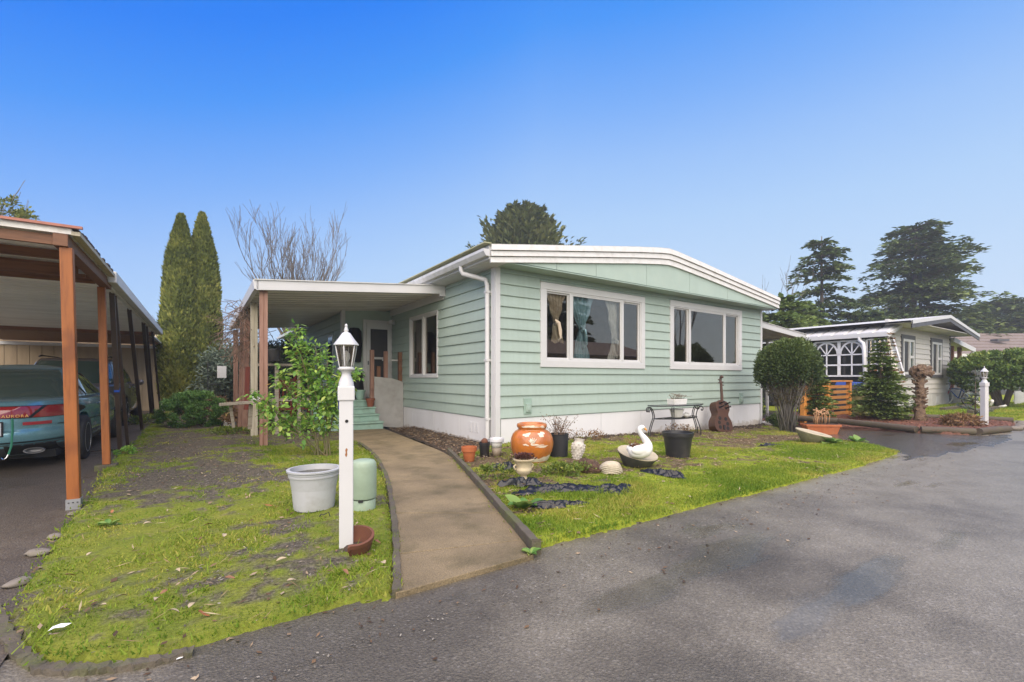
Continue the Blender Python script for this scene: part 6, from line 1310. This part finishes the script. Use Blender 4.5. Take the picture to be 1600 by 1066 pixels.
m_yng=leafmat('young_fir_needle',(0.051,0.093,0.024),(0.145,0.212,0.051),(0.255,0.323,0.102),.6,.2,.25); m_silver=leafmat('dusty_leaf',(0.056,0.088,0.056),(0.144,0.192,0.136),(0.384,0.432,0.352),.5,.15)
m_yell=leafmat('yellow_green_leaf',(.07,.13,.02),(.20,.26,.04),(.40,.36,.06),.45,.3); m_hedge=leafmat('hedge_leaf',(0.050,0.093,0.022),(0.135,0.217,0.045),(0.338,0.373,0.081),.45,.2); m_dryl=leafmat('dry_leaf',(.12,.07,.035),(.28,.17,.08),(.42,.29,.16),.8,.2)
def treething(name,label,cat,loc,group=None): return thing(name,label,cat,loc,0,group)
def trunk(parent,pts,r,m=None,name='trunk',n=9): return MB().tube(pts,r,n).build(name,m or m_bark_t,parent,smooth=True)
# twin columnar evergreens
def columnar(label,u,v,D,w,h,seed,n=26000):
    rg=np.random.default_rng(seed); b=at(u,v,D); b.z=0; o=treething('columnar_evergreen',label,'tree',b,'twin tall evergreens beside the shed'); trunk(o,[(0,0,0),(0,0,h*.9)],[.12,.02])
    t=rg.random(n)**.9; z=.15+t*(h-.15); prof=np.interp(t,[0,.08,.3,.6,.8,.92,1],[.86,.98,1,.85,.55,.24,.0]); a=rg.uniform(0,2*pi,n)
    lump=.86+.30*(vnoise(np.stack([np.cos(a)*2.2+9,np.sin(a)*2.2+9,z*1.5],-1),seed)); rr_=w/2*prof*lump*rg.uniform(.72,1.0,n)**.6
    P=np.stack([rr_*np.cos(a),rr_*np.sin(a),z],1); D_=np.stack([np.cos(a)*.55,np.sin(a)*.55,np.full(n,1.0)],1)+rg.normal(0,.28,(n,3))
    V,F=cards(P,D_,rg.uniform(.10,.22,n),rg.uniform(.05,.10,n),rg,np.stack([np.cos(a),np.sin(a),.2*np.ones(n)],1),.5)
    var=np.clip(.10+.75*vnoise(P*2.6,seed+2)+rg.normal(0,.2,n)+(.1*(1-t)),0,1); veg('crown',V,F,var,m_thuja,o); return o
columnar('left one of the twin tall columnar evergreens, next to the tan shed',283,640,17.3,1.32,7.32,51); columnar('right and slightly taller one of the twin columnar evergreens',316,640,17.8,1.26,7.55,52)
# small conifers and firs
def fir(name,label,cat,loc,h,r,tiers,per,m,seed,card=(.25,.5),z0=.12,droop=.15,up=.1,shape=None,lean=(0,0),group=None,wmul=.45,dens=1.0,limbs=True,trunk_r=None,extra_tops=()):
    rg=np.random.default_rng(seed); o=treething(name,label,cat,loc,group); tr=trunk_r or h*.018
    trunk(o,[(0,0,-.1),(lean[0]*.5,lean[1]*.5,h*.5),(lean[0],lean[1],h*.98)],[tr,tr*.65,tr*.12])
    Ps=[];Ds=[];Ls=[];Vs=[]; lb=MB()
    tops=[(0,0,1.0)]+list(extra_tops)
    for tx,ty,tsc in tops:
        for i in range(tiers):
            t=z0+(1-z0)*(i+rg.uniform(-.4,.4))/tiers; t=min(max(t,z0),.995)
            rad=(np.interp(t,*shape) if shape else (1-t)/(1-z0))*r*(1 if tsc==1 else .42)
            for b in range(per):
                if rg.random()>dens: continue
                a=rg.uniform(0,2*pi); L=rad*rg.uniform(.62,1.12)+.05*r; zz=h*t*tsc
                k=max(6,int(L/card[0]*9)); s=rg.random(k)**.75
                dr=np.array([math.cos(a),math.sin(a),0]); side=np.array([-math.sin(a),math.cos(a),0])
                base=np.array([tx+lean[0]*t,ty+lean[1]*t,zz]); zc3=up*L*s-droop*L*s*s*1.6
                lat=rg.normal(0,1,k)*L*.16*(1.1-s)*(s+.25)*2
                p=base+dr*(L*s)[:,None]+side*lat[:,None]+np.stack([0*s,0*s,zc3+rg.normal(0,.035*L,k)-abs(lat)*.15],1)
                d=dr*.8+side*np.sign(lat)[:,None]*rg.uniform(.1,.9,k)[:,None]+np.stack([0*s,0*s,up-droop*1.5*s],1)+rg.normal(0,.2,(k,3))
                Ps.append(p);Ds.append(d);Ls.append(rg.uniform(*card,k)*(.7+.5*(1-s))); Vs.append(np.full(k,rg.uniform(-.22,.22))+.25*s)
                if limbs and L>.5*r*.5: lb.tube([tuple(base),tuple(base+dr*L*.5+np.array([0,0,up*L*.5-droop*L*.4])),tuple(base+dr*L*.9+np.array([0,0,up*L*.9-droop*L*1.3]))],[tr*.22,tr*.14,tr*.04],4,False)
    P=np.concatenate(Ps);D_=np.concatenate(Ds);L=np.concatenate(Ls);n=len(P)
    V,F=cards(P,D_,L,L*wmul*rg.uniform(.7,1.3,n),rg,None,.45); var=np.clip(.42+np.concatenate(Vs)+.3*(vnoise(P*(3/r),seed)-.5)+rg.normal(0,.12,n),0,1)
    veg('crown',V,F,var,m,o)
    if limbs: lb.build('branches',m_bark_t,o)
    return o
def g0(u,D): p=at(u,600,D); p.z=0; return p
SPR=([0,.25,.5,.75,1],[1,.95,.72,.42,.05]); OPEN=([0,.2,.35,.5,.7,.85,1],[.35,.75,1,.75,.62,.5,.12]); BIG=([0,.15,.4,.6,.8,.92,1],[.7,.95,1,.82,.62,.42,.08])
fir('conifer_tree','tall narrow dark conifer rising behind the right driveway, left of the big one','tree',g0(1284,38),13.3,3.5,24,5,m_fir,61,(.35,.7),.1,.14,.10,OPEN,(.0,0),dens=.85,wmul=.42)
fir('conifer_tree','big spreading dark conifer with a double trunk behind the gray house','tree',g0(1425,42),15.8,6.0,26,7,m_fir,62,(.4,.8),.04,.12,.10,BIG,(.4,0),dens=.80,wmul=.42,extra_tops=((1.5,.5,.97),))
fir('conifer_tree','rounded dark conifer at the right edge behind the far house','tree',g0(1562,52),10.2,6.6,26,11,m_fir,63,(.45,.85),.05,.05,.12,([0,.3,.6,.85,1],[1,1,.85,.5,.15]),wmul=.6,extra_tops=((-2.5,0,.88),(2.6,.5,.85)),limbs=False)
fir('cedar_tree','feathery many topped evergreen rising behind the roof of the mint house','tree',g0(818,40),16.2,5.4,32,8,m_cedar,64,(.45,.8),.2,-.25,.35,([0,.3,.6,.75,.88,1],[1,.95,.80,.55,.27,.03]),wmul=.42,limbs=False,extra_tops=((-1.7,0,.955),(2.0,.3,.93),(.8,-.5,.985),(-.8,.3,1.02),(1.4,.3,.99)))
fir('bushy_conifer','light green bushy conifer beside the right corner of the mint house roof','tree',g0(1225,24),5.6,2.3,20,9,m_yng,65,(.22,.42),.05,.10,.15,([0,.3,.6,.85,1],[.9,1,.8,.5,.1]),wmul=.6,limbs=False)
fir('bushy_conifer','low dark green conifer mass between the two tall dark conifers','tree',g0(1345,36),6.6,3.6,18,10,m_fir,66,(.35,.65),.05,.06,.12,([0,.3,.6,.85,1],[1,1,.85,.5,.15]),wmul=.6,limbs=False)
fir('bushy_conifer','olive green conifer behind the neck of the narrow tall conifer','tree',g0(1256,30),6.4,2.6,20,9,m_yng,67,(.28,.5),.05,.10,.1,([0,.3,.6,.85,1],[1,1,.75,.4,.08]),wmul=.6,limbs=False)
x,y,z=G(1376,657); fir('young_fir','wide young fir in the red bark bed right of the orange fence','tree',LW(x,y,.02),2.35,.78,24,9,m_yng,68,(.07,.15),.05,.10,.12,([0,.15,.35,.55,.75,1],[.75,1,.85,.5,.28,.05]),wmul=.45,group=None,trunk_r=.03)
x,y,z=G(1277,664); fir('young_fir','slim young fir standing behind the clay trough','tree',LW(x,y,.0),1.85,.48,20,7,m_yng,69,(.07,.14),.08,.12,.15,([0,.15,.45,.7,1],[.7,1,.8,.45,.08]),wmul=.42,trunk_r=.022)
fir('young_fir','thin dry topped fir behind the young fir near the corner of the gray house','tree',LW(14.3,-1.5,.0),2.7,.35,16,4,m_dryl,70,(.07,.14),.3,.1,.3,wmul=.4,trunk_r=.02)
x,y,z=G(1524,662); fir('thin_sapling','thin sparse grey sapling just left of the second lamp post','tree',LW(x,y,.04),1.45,.38,10,3,m_silver,71,(.05,.10),.15,.0,.3,wmul=.3,trunk_r=.022)
# clipped yew fan
def shrub(name,label,loc,c,r,n,m,seed,leaf=(.04,.07),wid=.5,k=70,spread=.22,stems=8,cat='shrub',shell=.75,lift=.0,stem_m=None,group=None,rx=.3,var0=.35):
    rg=np.random.default_rng(seed); o=treething(name,label,cat,loc,group)
    P,Oo,vv=lumps(n,c,r,rg,k,spread,shell); keep=P[:,2]>.01; P,Oo,vv=P[keep],Oo[keep],vv[keep]; n=len(P); L=rg.uniform(*leaf,n)
    V,F=cards(P,Oo*.7+rg.normal(0,.6,(n,3))+np.array([0,0,.15+lift]),L,L*wid,rg,Oo+np.array([0,0,.5]),.6)
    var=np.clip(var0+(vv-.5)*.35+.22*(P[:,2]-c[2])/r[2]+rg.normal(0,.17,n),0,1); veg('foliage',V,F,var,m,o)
    if stems:
        s=MB(); q=random.Random(seed)
        for i in range(stems):
            a=q.uniform(0,2*pi); d=q.uniform(.15,.8); e=(c[0]+r[0]*d*math.cos(a),c[1]+r[1]*d*math.sin(a),c[2]+r[2]*q.uniform(-.1,.55)); s.tube([(q.uniform(-.04,.04),q.uniform(-.04,.04),-.02),(e[0]*rx,e[1]*rx,e[2]*.5),e],[.012+.01*max(r),.009+.006*max(r),.004],5)
        s.build('stems',stem_m or m_bark_t,o,smooth=True)
    return o
bp=LW(7.62,-1.38,-.10)
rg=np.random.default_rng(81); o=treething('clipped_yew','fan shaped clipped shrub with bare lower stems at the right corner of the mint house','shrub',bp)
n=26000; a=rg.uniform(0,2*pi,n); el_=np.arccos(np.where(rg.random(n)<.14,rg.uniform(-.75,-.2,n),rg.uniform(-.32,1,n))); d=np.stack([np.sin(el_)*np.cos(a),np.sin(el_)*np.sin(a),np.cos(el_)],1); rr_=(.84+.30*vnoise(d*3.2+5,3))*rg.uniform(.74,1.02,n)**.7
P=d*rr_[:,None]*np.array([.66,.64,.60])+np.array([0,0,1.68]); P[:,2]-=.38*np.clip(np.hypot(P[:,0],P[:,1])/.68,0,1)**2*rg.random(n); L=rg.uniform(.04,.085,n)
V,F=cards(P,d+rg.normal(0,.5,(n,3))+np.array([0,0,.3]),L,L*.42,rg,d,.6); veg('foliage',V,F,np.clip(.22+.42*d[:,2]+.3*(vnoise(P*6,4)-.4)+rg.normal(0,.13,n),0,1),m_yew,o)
n=4200; a=rg.uniform(0,2*pi,n); zz=rg.uniform(.62,1.45,n); rr_=(.14+.50*sm(zz,.2,1.5))*np.sqrt(rg.random(n))*(.8+.4*rg.random(n)); P=np.stack([rr_*np.cos(a),rr_*np.sin(a),zz],1); L=rg.uniform(.03,.07,n)
V,F=cards(P,np.stack([np.cos(a)*.4,np.sin(a)*.4,np.ones(n)],1)+rg.normal(0,.4,(n,3)),L,L*.35,rg); veg('inner_twigs',V,F,rg.random(n),leafmat('brown_yew_twig',(.06,.05,.025),(.13,.10,.055),(.10,.12,.04),.8,.1),o)
s=MB(); q=random.Random(5)
for i in range(105):
    a=q.uniform(0,2*pi); d=math.sqrt(q.random())*.62; e=Vector((d*math.cos(a),d*math.sin(a),1.30+q.uniform(-.1,.35))); b=Vector((q.gauss(0,.07),q.gauss(0,.07),0)); md=b.lerp(e,.5)+Vector((e.x*-.12,e.y*-.12,.05)); s.tube([b,md,e],[.013,.009,.004],5)
    for j in range(3): t=q.uniform(.45,.9); p0=b.lerp(e,t); s.tube([p0,p0+Vector((q.gauss(0,.08),q.gauss(0,.08),q.uniform(.1,.3)))],[.005,.002],4,False)
s.build('stems',m_bark_g,o,smooth=True)
x,y,z=G(1222,667); shrub('low_shrub','low dark green shrub at the foot of the fan shaped clipped shrub',LW(x,y,z),(0,0,.14),(.34,.3,.2),5200,m_yew,82,(.04,.07),.5,40,.3,5)
shrub('low_shrub','dark green shrub behind the fan shaped clipped shrub beside the mint wall',LW(9.5,.6,-.15),(0,0,.5),(.4,.4,.5),5000,m_yew,83,(.05,.09),.5,40,.3,5)
# round hedges
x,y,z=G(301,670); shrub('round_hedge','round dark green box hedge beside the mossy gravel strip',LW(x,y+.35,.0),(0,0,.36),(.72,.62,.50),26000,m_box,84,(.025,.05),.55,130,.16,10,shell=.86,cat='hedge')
x,y,z=G(347,640); shrub('yellow_shrub','low shrub with yellow green leaves behind the round hedge',LW(x,y,.0),(0,0,.62),(.75,.5,.45),1500,m_yell,85,(.08,.15),.4,26,.35,14,lift=.2)
x,y,z=G(237,662); shrub('ground_plant','small bright green plant beside the leaning poles',LW(x,y,.02),(0,0,.1),(.35,.6,.12),900,m_yell,86,(.04,.08),.5,20,.4,0,cat='plant')
x,y,z=G(199,712); shrub('ground_plant','little leafy weed at the foot of the second orange post',LW(x,y,.02),(0,0,.05),(.12,.16,.07),220,m_rose,87,(.03,.05),.7,14,.4,0,cat='plant')
shrub('round_tree','large round clipped tree with dark trunks at the right edge of the gray lawn','',LW(0,0),(0,0,1),(1,1,1),10,m_hedge,1) if 0 else None
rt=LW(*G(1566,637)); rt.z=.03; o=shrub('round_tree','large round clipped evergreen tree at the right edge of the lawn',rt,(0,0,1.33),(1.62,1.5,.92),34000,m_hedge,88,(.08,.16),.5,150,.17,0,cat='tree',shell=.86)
s=MB()
for e in ((-.8,.1,1.2),(-.3,.3,1.4),(.4,-.1,1.4),(.9,.2,1.1),(.1,.4,1.4)): s.tube([(e[0]*.15,e[1]*.15,-.02),(e[0]*.45,e[1]*.4,.5),e],[.10,.07,.03],7)
s.build('trunk',m_bark_t,o,smooth=True)
# background evergreen shrubs behind the arbor
for i,(u,D,w,h,n,sd,lab,mm) in enumerate([(405,15.5,1.5,1.9,9000,89,'dusty dark evergreen shrub behind the garden rail',m_silver),(362,16.5,1.3,2.0,7000,90,'dusty evergreen shrub behind the garden gate',m_silver),(452,15,1.4,2.0,8000,91,'dark leafy shrub behind the hanging pot',m_silver)]):
    shrub('evergreen_shrub',lab,g0(u,D),(0,0,h*.55),(w,.9,h*.62),n,mm,sd,(.08,.17),.35,80,.24,10,lift=-.3)
for i,(u,D,h,w,lab) in enumerate([(470,24,2.6,3.2,'low dark hedge mass far behind the patio cover'),(380,26,2.5,3.0,'far dark hedge behind the garden gate'),(300,30,2.4,3.4,'far hedge behind the twin evergreens')]):
    shrub('far_hedge',lab,g0(u,D),(0,0,h*.5),(w,1.2,h*.55),6000,m_hedge,92+i,(.14,.28),.5,70,.25,0,cat='hedge')
# leafless trees
def bare(name,label,loc,h,r0,seed,spread=.55,levels=4,kids=(5,7),cat='tree',m=None,upb=.5,group=None,trunkh=.2,stems=1,minr=.008):
    q=random.Random(seed); o=treething(name,label,cat,loc,group); tk=MB(); br=MB()
    def grow(p,d,L,r,lv,mb):
        pts=[p]; rs=[r]; n=4 if lv else 5
        for i in range(n):
            d=(d+Vector((q.gauss(0,.10),q.gauss(0,.10),upb*.12))).normalized(); p=p+d*L/n; pts.append(p); rs.append(max(minr*.6,r*(1-.75*(i+1)/n)))
        mb.tube(pts,rs,5 if lv<2 else 3,False)
        if lv>=levels: return
        for k in range(q.randint(*kids)):
            t=q.uniform(.25,.98); i=min(int(t*n),n-1); pp=pts[i].lerp(pts[i+1],t*n-i); ax=Vector((q.gauss(0,1),q.gauss(0,1),q.gauss(0,.4))).normalized(); dd=(d+ax*q.uniform(.3,1)*spread+Vector((0,0,upb*.4))).normalized(); grow(pp,dd,L*q.uniform(.40,.66),max(minr*.6,rs[i]*.55),lv+1,br)
    for sidx in range(stems): 
        a=2*pi*sidx/max(stems,1)+q.random(); d=Vector((math.cos(a)*spread*(.2+.6*q.random()),math.sin(a)*spread*(.2+.6*q.random()),1)).normalized() if stems>1 else Vector((0,0,1))
        grow(Vector((0,0,h*trunkh*.9)) if stems>1 else Vector((0,0,-.1)),d,h*(1-trunkh)*q.uniform(.55,.75),r0*(.55 if stems>1 else 1),1,br)
    if stems>1: tk.tube([(0,0,-.1),(0,0,h*trunkh)],[r0*1.3,r0],8)
    if tk.v: tk.build('trunk',m or m_bark_g,o,smooth=True)
    br.build('branches',m or m_bark_g,o,smooth=True); return o
m_barebark=M('brown_grey_twig',(.145,.125,.105),.9,var=.25)
bare('bare_tree','leafless vase shaped tree rising behind the patio cover',g0(464,25),9.8,.20,5,.52,4,(3,5),m=m_barebark,trunkh=.25,stems=17,upb=.50,minr=.013)
bare('bare_tree','thin leafless twigs beside the light green bushy conifer',g0(1212,26),7.6,.10,8,.45,3,(3,4),m=m_barebark,trunkh=.3,stems=3,minr=.012)
bare('bramble','reddish leafless bramble rising behind the shed roof',g0(236,17.5),4.3,.05,14,.9,3,(4,5),cat='shrub',m=M('reddish_twig',(.20,.10,.08),.9),trunkh=.5,stems=5,upb=.0,minr=.010)
tlb=g0(-22,16); o=bare('leafy_tree','olive leaved tree branch poking above the carport at the left edge',tlb,8.2,.14,3,.6,3,(4,5),m=m_bark_g,trunkh=.35,stems=5,minr=.012)
rg=np.random.default_rng(96); P,Oo,vv=lumps(2600,(0,0,6.6),(1.45,1.4,1.15),rg,46,.20,.65); L=rg.uniform(.10,.2,len(P)); V,F=cards(P,Oo+rg.normal(0,.7,P.shape),L,L*.45,rg); veg('crown',V,F,np.clip(.5+rg.normal(0,.25,len(P)),0,1),m_yell if 0 else m_thuja,o)
# reflected trees behind the camera
fir('conifer_tree','tall conifer across the road behind the camera','tree',LW(22,-24,0),13,3.6,22,7,m_fir,97,(.5,.9),.05,.14,.1,SPR,wmul=.6,limbs=False)
bare('bare_tree','leafless tree across the road behind the camera',LW(33,-20,0),11,.2,22,.5,3,(4,5),m=m_barebark,trunkh=.25,stems=7,minr=.02)
# cut palm stump
o=thing('palm_stump','cut back palm trunk with a knobbly head in the red bark bed','tree stump',LW(*G(1437,660)),0)
s=MB(); hh=1.42; s.tube([(0,0,-.02),(.02,0,.15),(-.01,0,.4),(.03,.01,.7),(.0,0,1.0),(.05,0,1.25)],[.17,.13,.115,.11,.095,.085],12)
m_palm=M('palm_bark',(.16,.105,.065),.9,dirt=(.30,.22,.14),damt=.7,dscale=16,grain=30,gstr=1,gdist=.03,var=.35); s.build('trunk',m_palm,o,smooth=True)
q=random.Random(3); s=MB()
for k in range(60):
    z=q.uniform(.05,1.25); a=q.uniform(0,2*pi); r=.12; s.hexa([(r*math.cos(a+b)*.8,r*math.sin(a+b)*.8,z+c) for b,c in ((-.3,-.04),(.3,-.04),(.3,.02),(-.3,.02))],[(r*1.5*math.cos(a+b),r*1.5*math.sin(a+b),z+c+.05) for b,c in ((-.15,-.03),(.15,-.03),(.15,.0),(-.15,.0))])
kind(s.build('leaf_bases',m_palm,o),'stuff')
s=MB()
for k in range(46):
    d=Vector((q.gauss(0,1),q.gauss(0,1),q.gauss(.1,.8))).normalized(); c=Vector((.05,0,1.38)); s.tube([c,c+Vector((d.x*.27,d.y*.27,d.z*.19))],[.07,.045],6)
s.build('head',m_palm,o)
x,y,z=G(1497,668); shrub('dried_fern','pale brown dried clump in the red bark bed left of the second lamp post',LW(x,y,.06),(0,0,.08),(.42,.28,.14),900,m_dryl,98,(.07,.14),.25,20,.4,0,cat='plant')
# rose bush in front of the steps: canes, single leaves, the rest as foliage
RBX=at(505,700,6.9); RBX.z=.02; rb=thing('rose_bush','tall leafy rose bush between the brown post and the white lamp post','shrub',RBX,0)
q=random.Random(9); cn=[]; canes=[(-.58,.1,1.25),(-.34,.0,1.95),(-.12,.05,1.7),(.05,.0,1.45),(.22,-.05,1.15),(-.72,.1,.75),(-.62,-.1,.55),(.30,.1,1.3),(-.35,.1,1.55),(-.05,-.15,1.0),(.12,.2,.9),(-.85,.0,.95)]
pts_l=[]
for x,y,h in canes:
    b=Vector((q.uniform(-.12,.12),q.uniform(-.06,.06),0)); e=Vector((x*1.3,y,h)); m1=b.lerp(e,.4)+Vector((0,0,h*.12)); c=spline([tuple(b),tuple(m1),tuple(b.lerp(e,.75)+Vector((0,0,h*.07))),tuple(e)],4)
    cn.append((c,.013 if h>1 else .009)); 
    for k in range(int(34*h)+8):
        t=q.uniform(.28,1.0); p=c[min(int(t*(len(c)-1)),len(c)-1)]; d=Vector((q.gauss(0,1),q.gauss(0,1),q.gauss(.1,.5))).normalized(); L=q.uniform(.05,.20); tip=p+d*L
        if q.random()<.5: cn.append(([p,tip],.003))
        for j in range(q.randint(3,6)): pts_l.append((p.lerp(tip,q.uniform(.4,1.1))+Vector((q.gauss(0,.03),q.gauss(0,.03),q.gauss(0,.03))),d))
s=MB()
for c,r in cn: s.tube(c,[r*(1-.6*i/max(1,len(c)-1)) for i in range(len(c))],6,False)
s.build('canes',M('green_brown_cane',(.13,.12,.05),.7,dirt=(.2,.1,.05),damt=.5),rb,smooth=True)
m_lf=[leafmat('rose_leaf_%s'%nm,c,c2) for nm,c,c2 in (('dark',(.07,.18,.035),(.12,.25,.05)),('mid',(.16,.275,.055),(.22,.33,.075)),('lime',(.30,.40,.09),(.40,.46,.12)),('yellow',(.5,.36,.09),(.5,.33,.09)))]
lm=[]
for k in range(4):
    v=[];n=5
    for i in range(n+1):
        t=i/n; w=.24*math.sin(pi*min(1,t**.75))+.005; z=-.28*t*t*.5
        v+=[(t,-w,z+.07),(t,0,z),(t,w,z+.07)]
    f=[(i*3+j,(i+1)*3+j,(i+1)*3+j+1,i*3+j+1) for i in range(n) for j in (0,1)]; lm.append(np_mesh('leaf',v,f,m_lf[k],np.full(len(v),.5),True))
q.shuffle(pts_l)
for i,(p,d) in enumerate(pts_l[:290]):
    k=q.choices((0,1,2,3),(3,5,3,.4))[0]; o=bpy.data.objects.new('leaf',lm[k]); COL.objects.link(o); o.parent=rb; o.location=p; s_=q.uniform(.08,.135); o.scale=(s_,)*3
    dd=Vector((d.x+q.gauss(0,.5),d.y+q.gauss(0,.5),d.z*.4-.4)).normalized(); o.rotation_euler=(q.gauss(0,.35),-math.asin(dd.z),math.atan2(dd.y,dd.x))
rest=pts_l[290:]; P=np.array([tuple(p) for p,_ in rest]); Dd=np.array([tuple(d) for _,d in rest]); rg=np.random.default_rng(4); L=rg.uniform(.05,.10,len(P)); V,F=cards(P,Dd+rg.normal(0,.5,P.shape)-np.array([0,0,.15]),L,L*.52,rg,None,.5); kind(veg('foliage',V,F,np.clip(.45+rg.normal(0,.27,len(P)),0,1),m_rose,rb),'stuff')
rs_=MB()
for p in ((.33,-.02,1.12),(.36,.0,.98),(.28,.0,1.16)): rs_.ell(p,(.035,.03,.04),8,6,.4,3)
rs_.build('faded_rose',M('faded_rose',(.62,.38,.22),.8),rb)
# small plants with large leaves
def bigleaf(label,u,v,n,L,seed,m,name='broadleaf_weed',h=.08):
    q=random.Random(seed); o=thing(name,label,'plant',place(u,v,.02),0); 
    for i in range(n):
        a=2*pi*i/n+q.uniform(-.4,.4); l=L*q.uniform(.7,1.15); w=l*.36; e=q.uniform(.55,1.25); vs=[]; k=6
        for j in range(k+1):
            t=j/k; ww=w*math.sin(pi*min(1,(t*.93+.05)**.8)); vs+=[(t*l,-ww,h*q.uniform(.8,1)*0+l*(e*t-.55*t*t)+.012),(t*l,0,l*(e*t-.55*t*t)),(t*l,ww,l*(e*t-.55*t*t)+.012)]
        fs=[(j*3+b,(j+1)*3+b,(j+1)*3+b+1,j*3+b+1) for j in range(k) for b in (0,1)]
        me=np_mesh('leaf',vs,fs,m[i%len(m)],np.full(len(vs),.5),True); x=link('leaf',me,o); x.rotation_euler=(q.gauss(0,.2),0,a)
    return o
gm=[m_lf[0],m_lf[1],m_lf[2]]
bigleaf('broad leaved green weed beside the nearest black plastic strip',818,800,10,.17,1,gm); bigleaf('leafy green weed on the left part of the mossy strip',168,828,9,.085,2,gm)
bigleaf('floppy green plant right of the pale cone bowl planter',1296,696,11,.22,3,[m_lf[1],m_lf[0]]); bigleaf('second floppy green plant nearer the wet drive',1340,694,11,.19,4,[m_lf[1],m_lf[0]])
bigleaf('small weed at the foot of the walk kerb near the road',829,872,7,.07,6,gm)
# plants in pots
rg=np.random.default_rng(5); n=420; P=np.stack([rg.normal(0,.045,n),rg.normal(0,.045,n),.268+rg.random(n)*.05],1); V,F=cards(P,np.stack([P[:,0]*8,P[:,1]*8,rg.uniform(.1,1,n)],1),.035,.018,rg); veg('succulent',V,F,rg.random(n),m_succ,URN)
q=random.Random(21); s=MB(); lp=[]
for k in range(26):
    e=Vector((q.gauss(.02,.12),q.gauss(0,.07),.36+q.uniform(.06,.26))); b=Vector((q.uniform(-.08,.08),q.uniform(-.08,.08),.3)); s.tube([b,b.lerp(e,.5)+Vector((0,0,.04)),e],[.004,.003,.002],4,False)
    for j in range(9): lp.append(tuple(b.lerp(e,q.uniform(.4,1.05))+Vector((q.gauss(0,.015),q.gauss(0,.015),q.gauss(0,.015)))))
s.build('dry_stems',m_twig,DP); P=np.array(lp); V,F=cards(P,rg.normal(0,1,P.shape),.03,.014,rg); veg('dry_leaves',V,F,rg.random(len(P)),m_chip,DP)
q=random.Random(22); s=MB()
for k in range(40): b=Vector((q.gauss(-.09,.04),q.gauss(0,.04),.15)); s.tube([b,b+Vector((q.gauss(-.02,.05),q.gauss(0,.04),q.uniform(.02,.12)))],[.003,.002],4,False)
s.build('dry_grass',M('dry_brown_grass',(.24,.13,.06),.9),SWAN)
# brown ground cover clumps on the front lawn
for i,(u,v,rx,ry,n,lab,mm) in enumerate([(885,746,.26,.16,1200,'low yellow green clump of ground cover beside the cream urn',m_yell),(905,690,.5,.16,700,'dry brown plants along the white skirting left of the iron table',m_dryl),(1012,672,.4,.14,500,'dry brown stems against the white skirting behind the swan',m_dryl),(770,752,.22,.10,500,'yellowish moss clump beside the walk kerb',m_yell)]):
    x,y,z=G(u,v); y=min(y,-.2); shrub('ground_cover',lab,LW(x,y,z+.03),(0,0,.05),(rx,ry,.09 if i in(0,3) else .14),n,mm,200+i,(.025,.05),.45,24,.4,0,cat='plant')
# brushy growth between the round hedge and the arbor
for i,(u,v,rx,ry,h,n,lab,mm,lf) in enumerate([(385,668,.55,.4,.40,1100,'dry brown stems and leaves under the weathered plank',m_dryl,(.05,.12)),(418,672,.35,.3,.5,900,'green leafy weeds behind the brown patio post',m_rose,(.05,.10)),(362,680,.5,.25,.14,700,'low green weeds at the edge of the gravel by the yellow basket',m_yell,(.04,.08)),(470,676,.5,.35,.35,900,'leafy weeds between the brown post and the rose bush',m_rose,(.05,.10)),(330,652,.6,.4,.55,900,'dry reddish shrub behind the round hedge',m_dryl,(.06,.12))]):
    x,y,z=G(u,v); shrub('undergrowth',lab,LW(x,y,z),(0,0,h*.5),(rx,ry,h*.6),n,mm,300+i,lf,.4,26,.35,16,cat='plant',stem_m=m_twig)
# dark soil heap along the wall at the right
for i,(x0,x1,lab) in enumerate([(.6,4.2,'dark soil clods along the white skirting left of the iron table'),(6.6,9.0,'dark soil clods along the white skirting right of the cello rack')]):
    s=MB(); q=random.Random(40+i)
    for k in range(110): x=q.uniform(x0,x1); y=-.10-abs(q.gauss(0,.16)); r=q.uniform(.02,.07); s.ell((x,y,float(gzl(x,y))+.035),(r,r*.8,r*.6),7,5,.5,k)
    o=kind(s.build('soil_clods',m_soil,None,O0,(0,0,TH)),'stuff'); tag(o,lab,'soil')
# ------------------------------------------------------------------ damp air
hz=MB().box(-60,130,-45,110,-1.4,19); hm_=bpy.data.materials.new('damp_air'); hm_.use_nodes=True; hn=hm_.node_tree; hn.nodes.remove(hn.nodes['Principled BSDF'])
pv=N(hn,'ShaderNodeVolumePrincipled'); pv.inputs['Color'].default_value=(.92,.95,1,1); pv.inputs['Density'].default_value=.0017; pv.inputs['Anisotropy'].default_value=.1; hn.links.new(pv.outputs[0],hn.nodes['Material Output'].inputs['Volume'])
kind(hz.build('haze',hm_),'stuff')
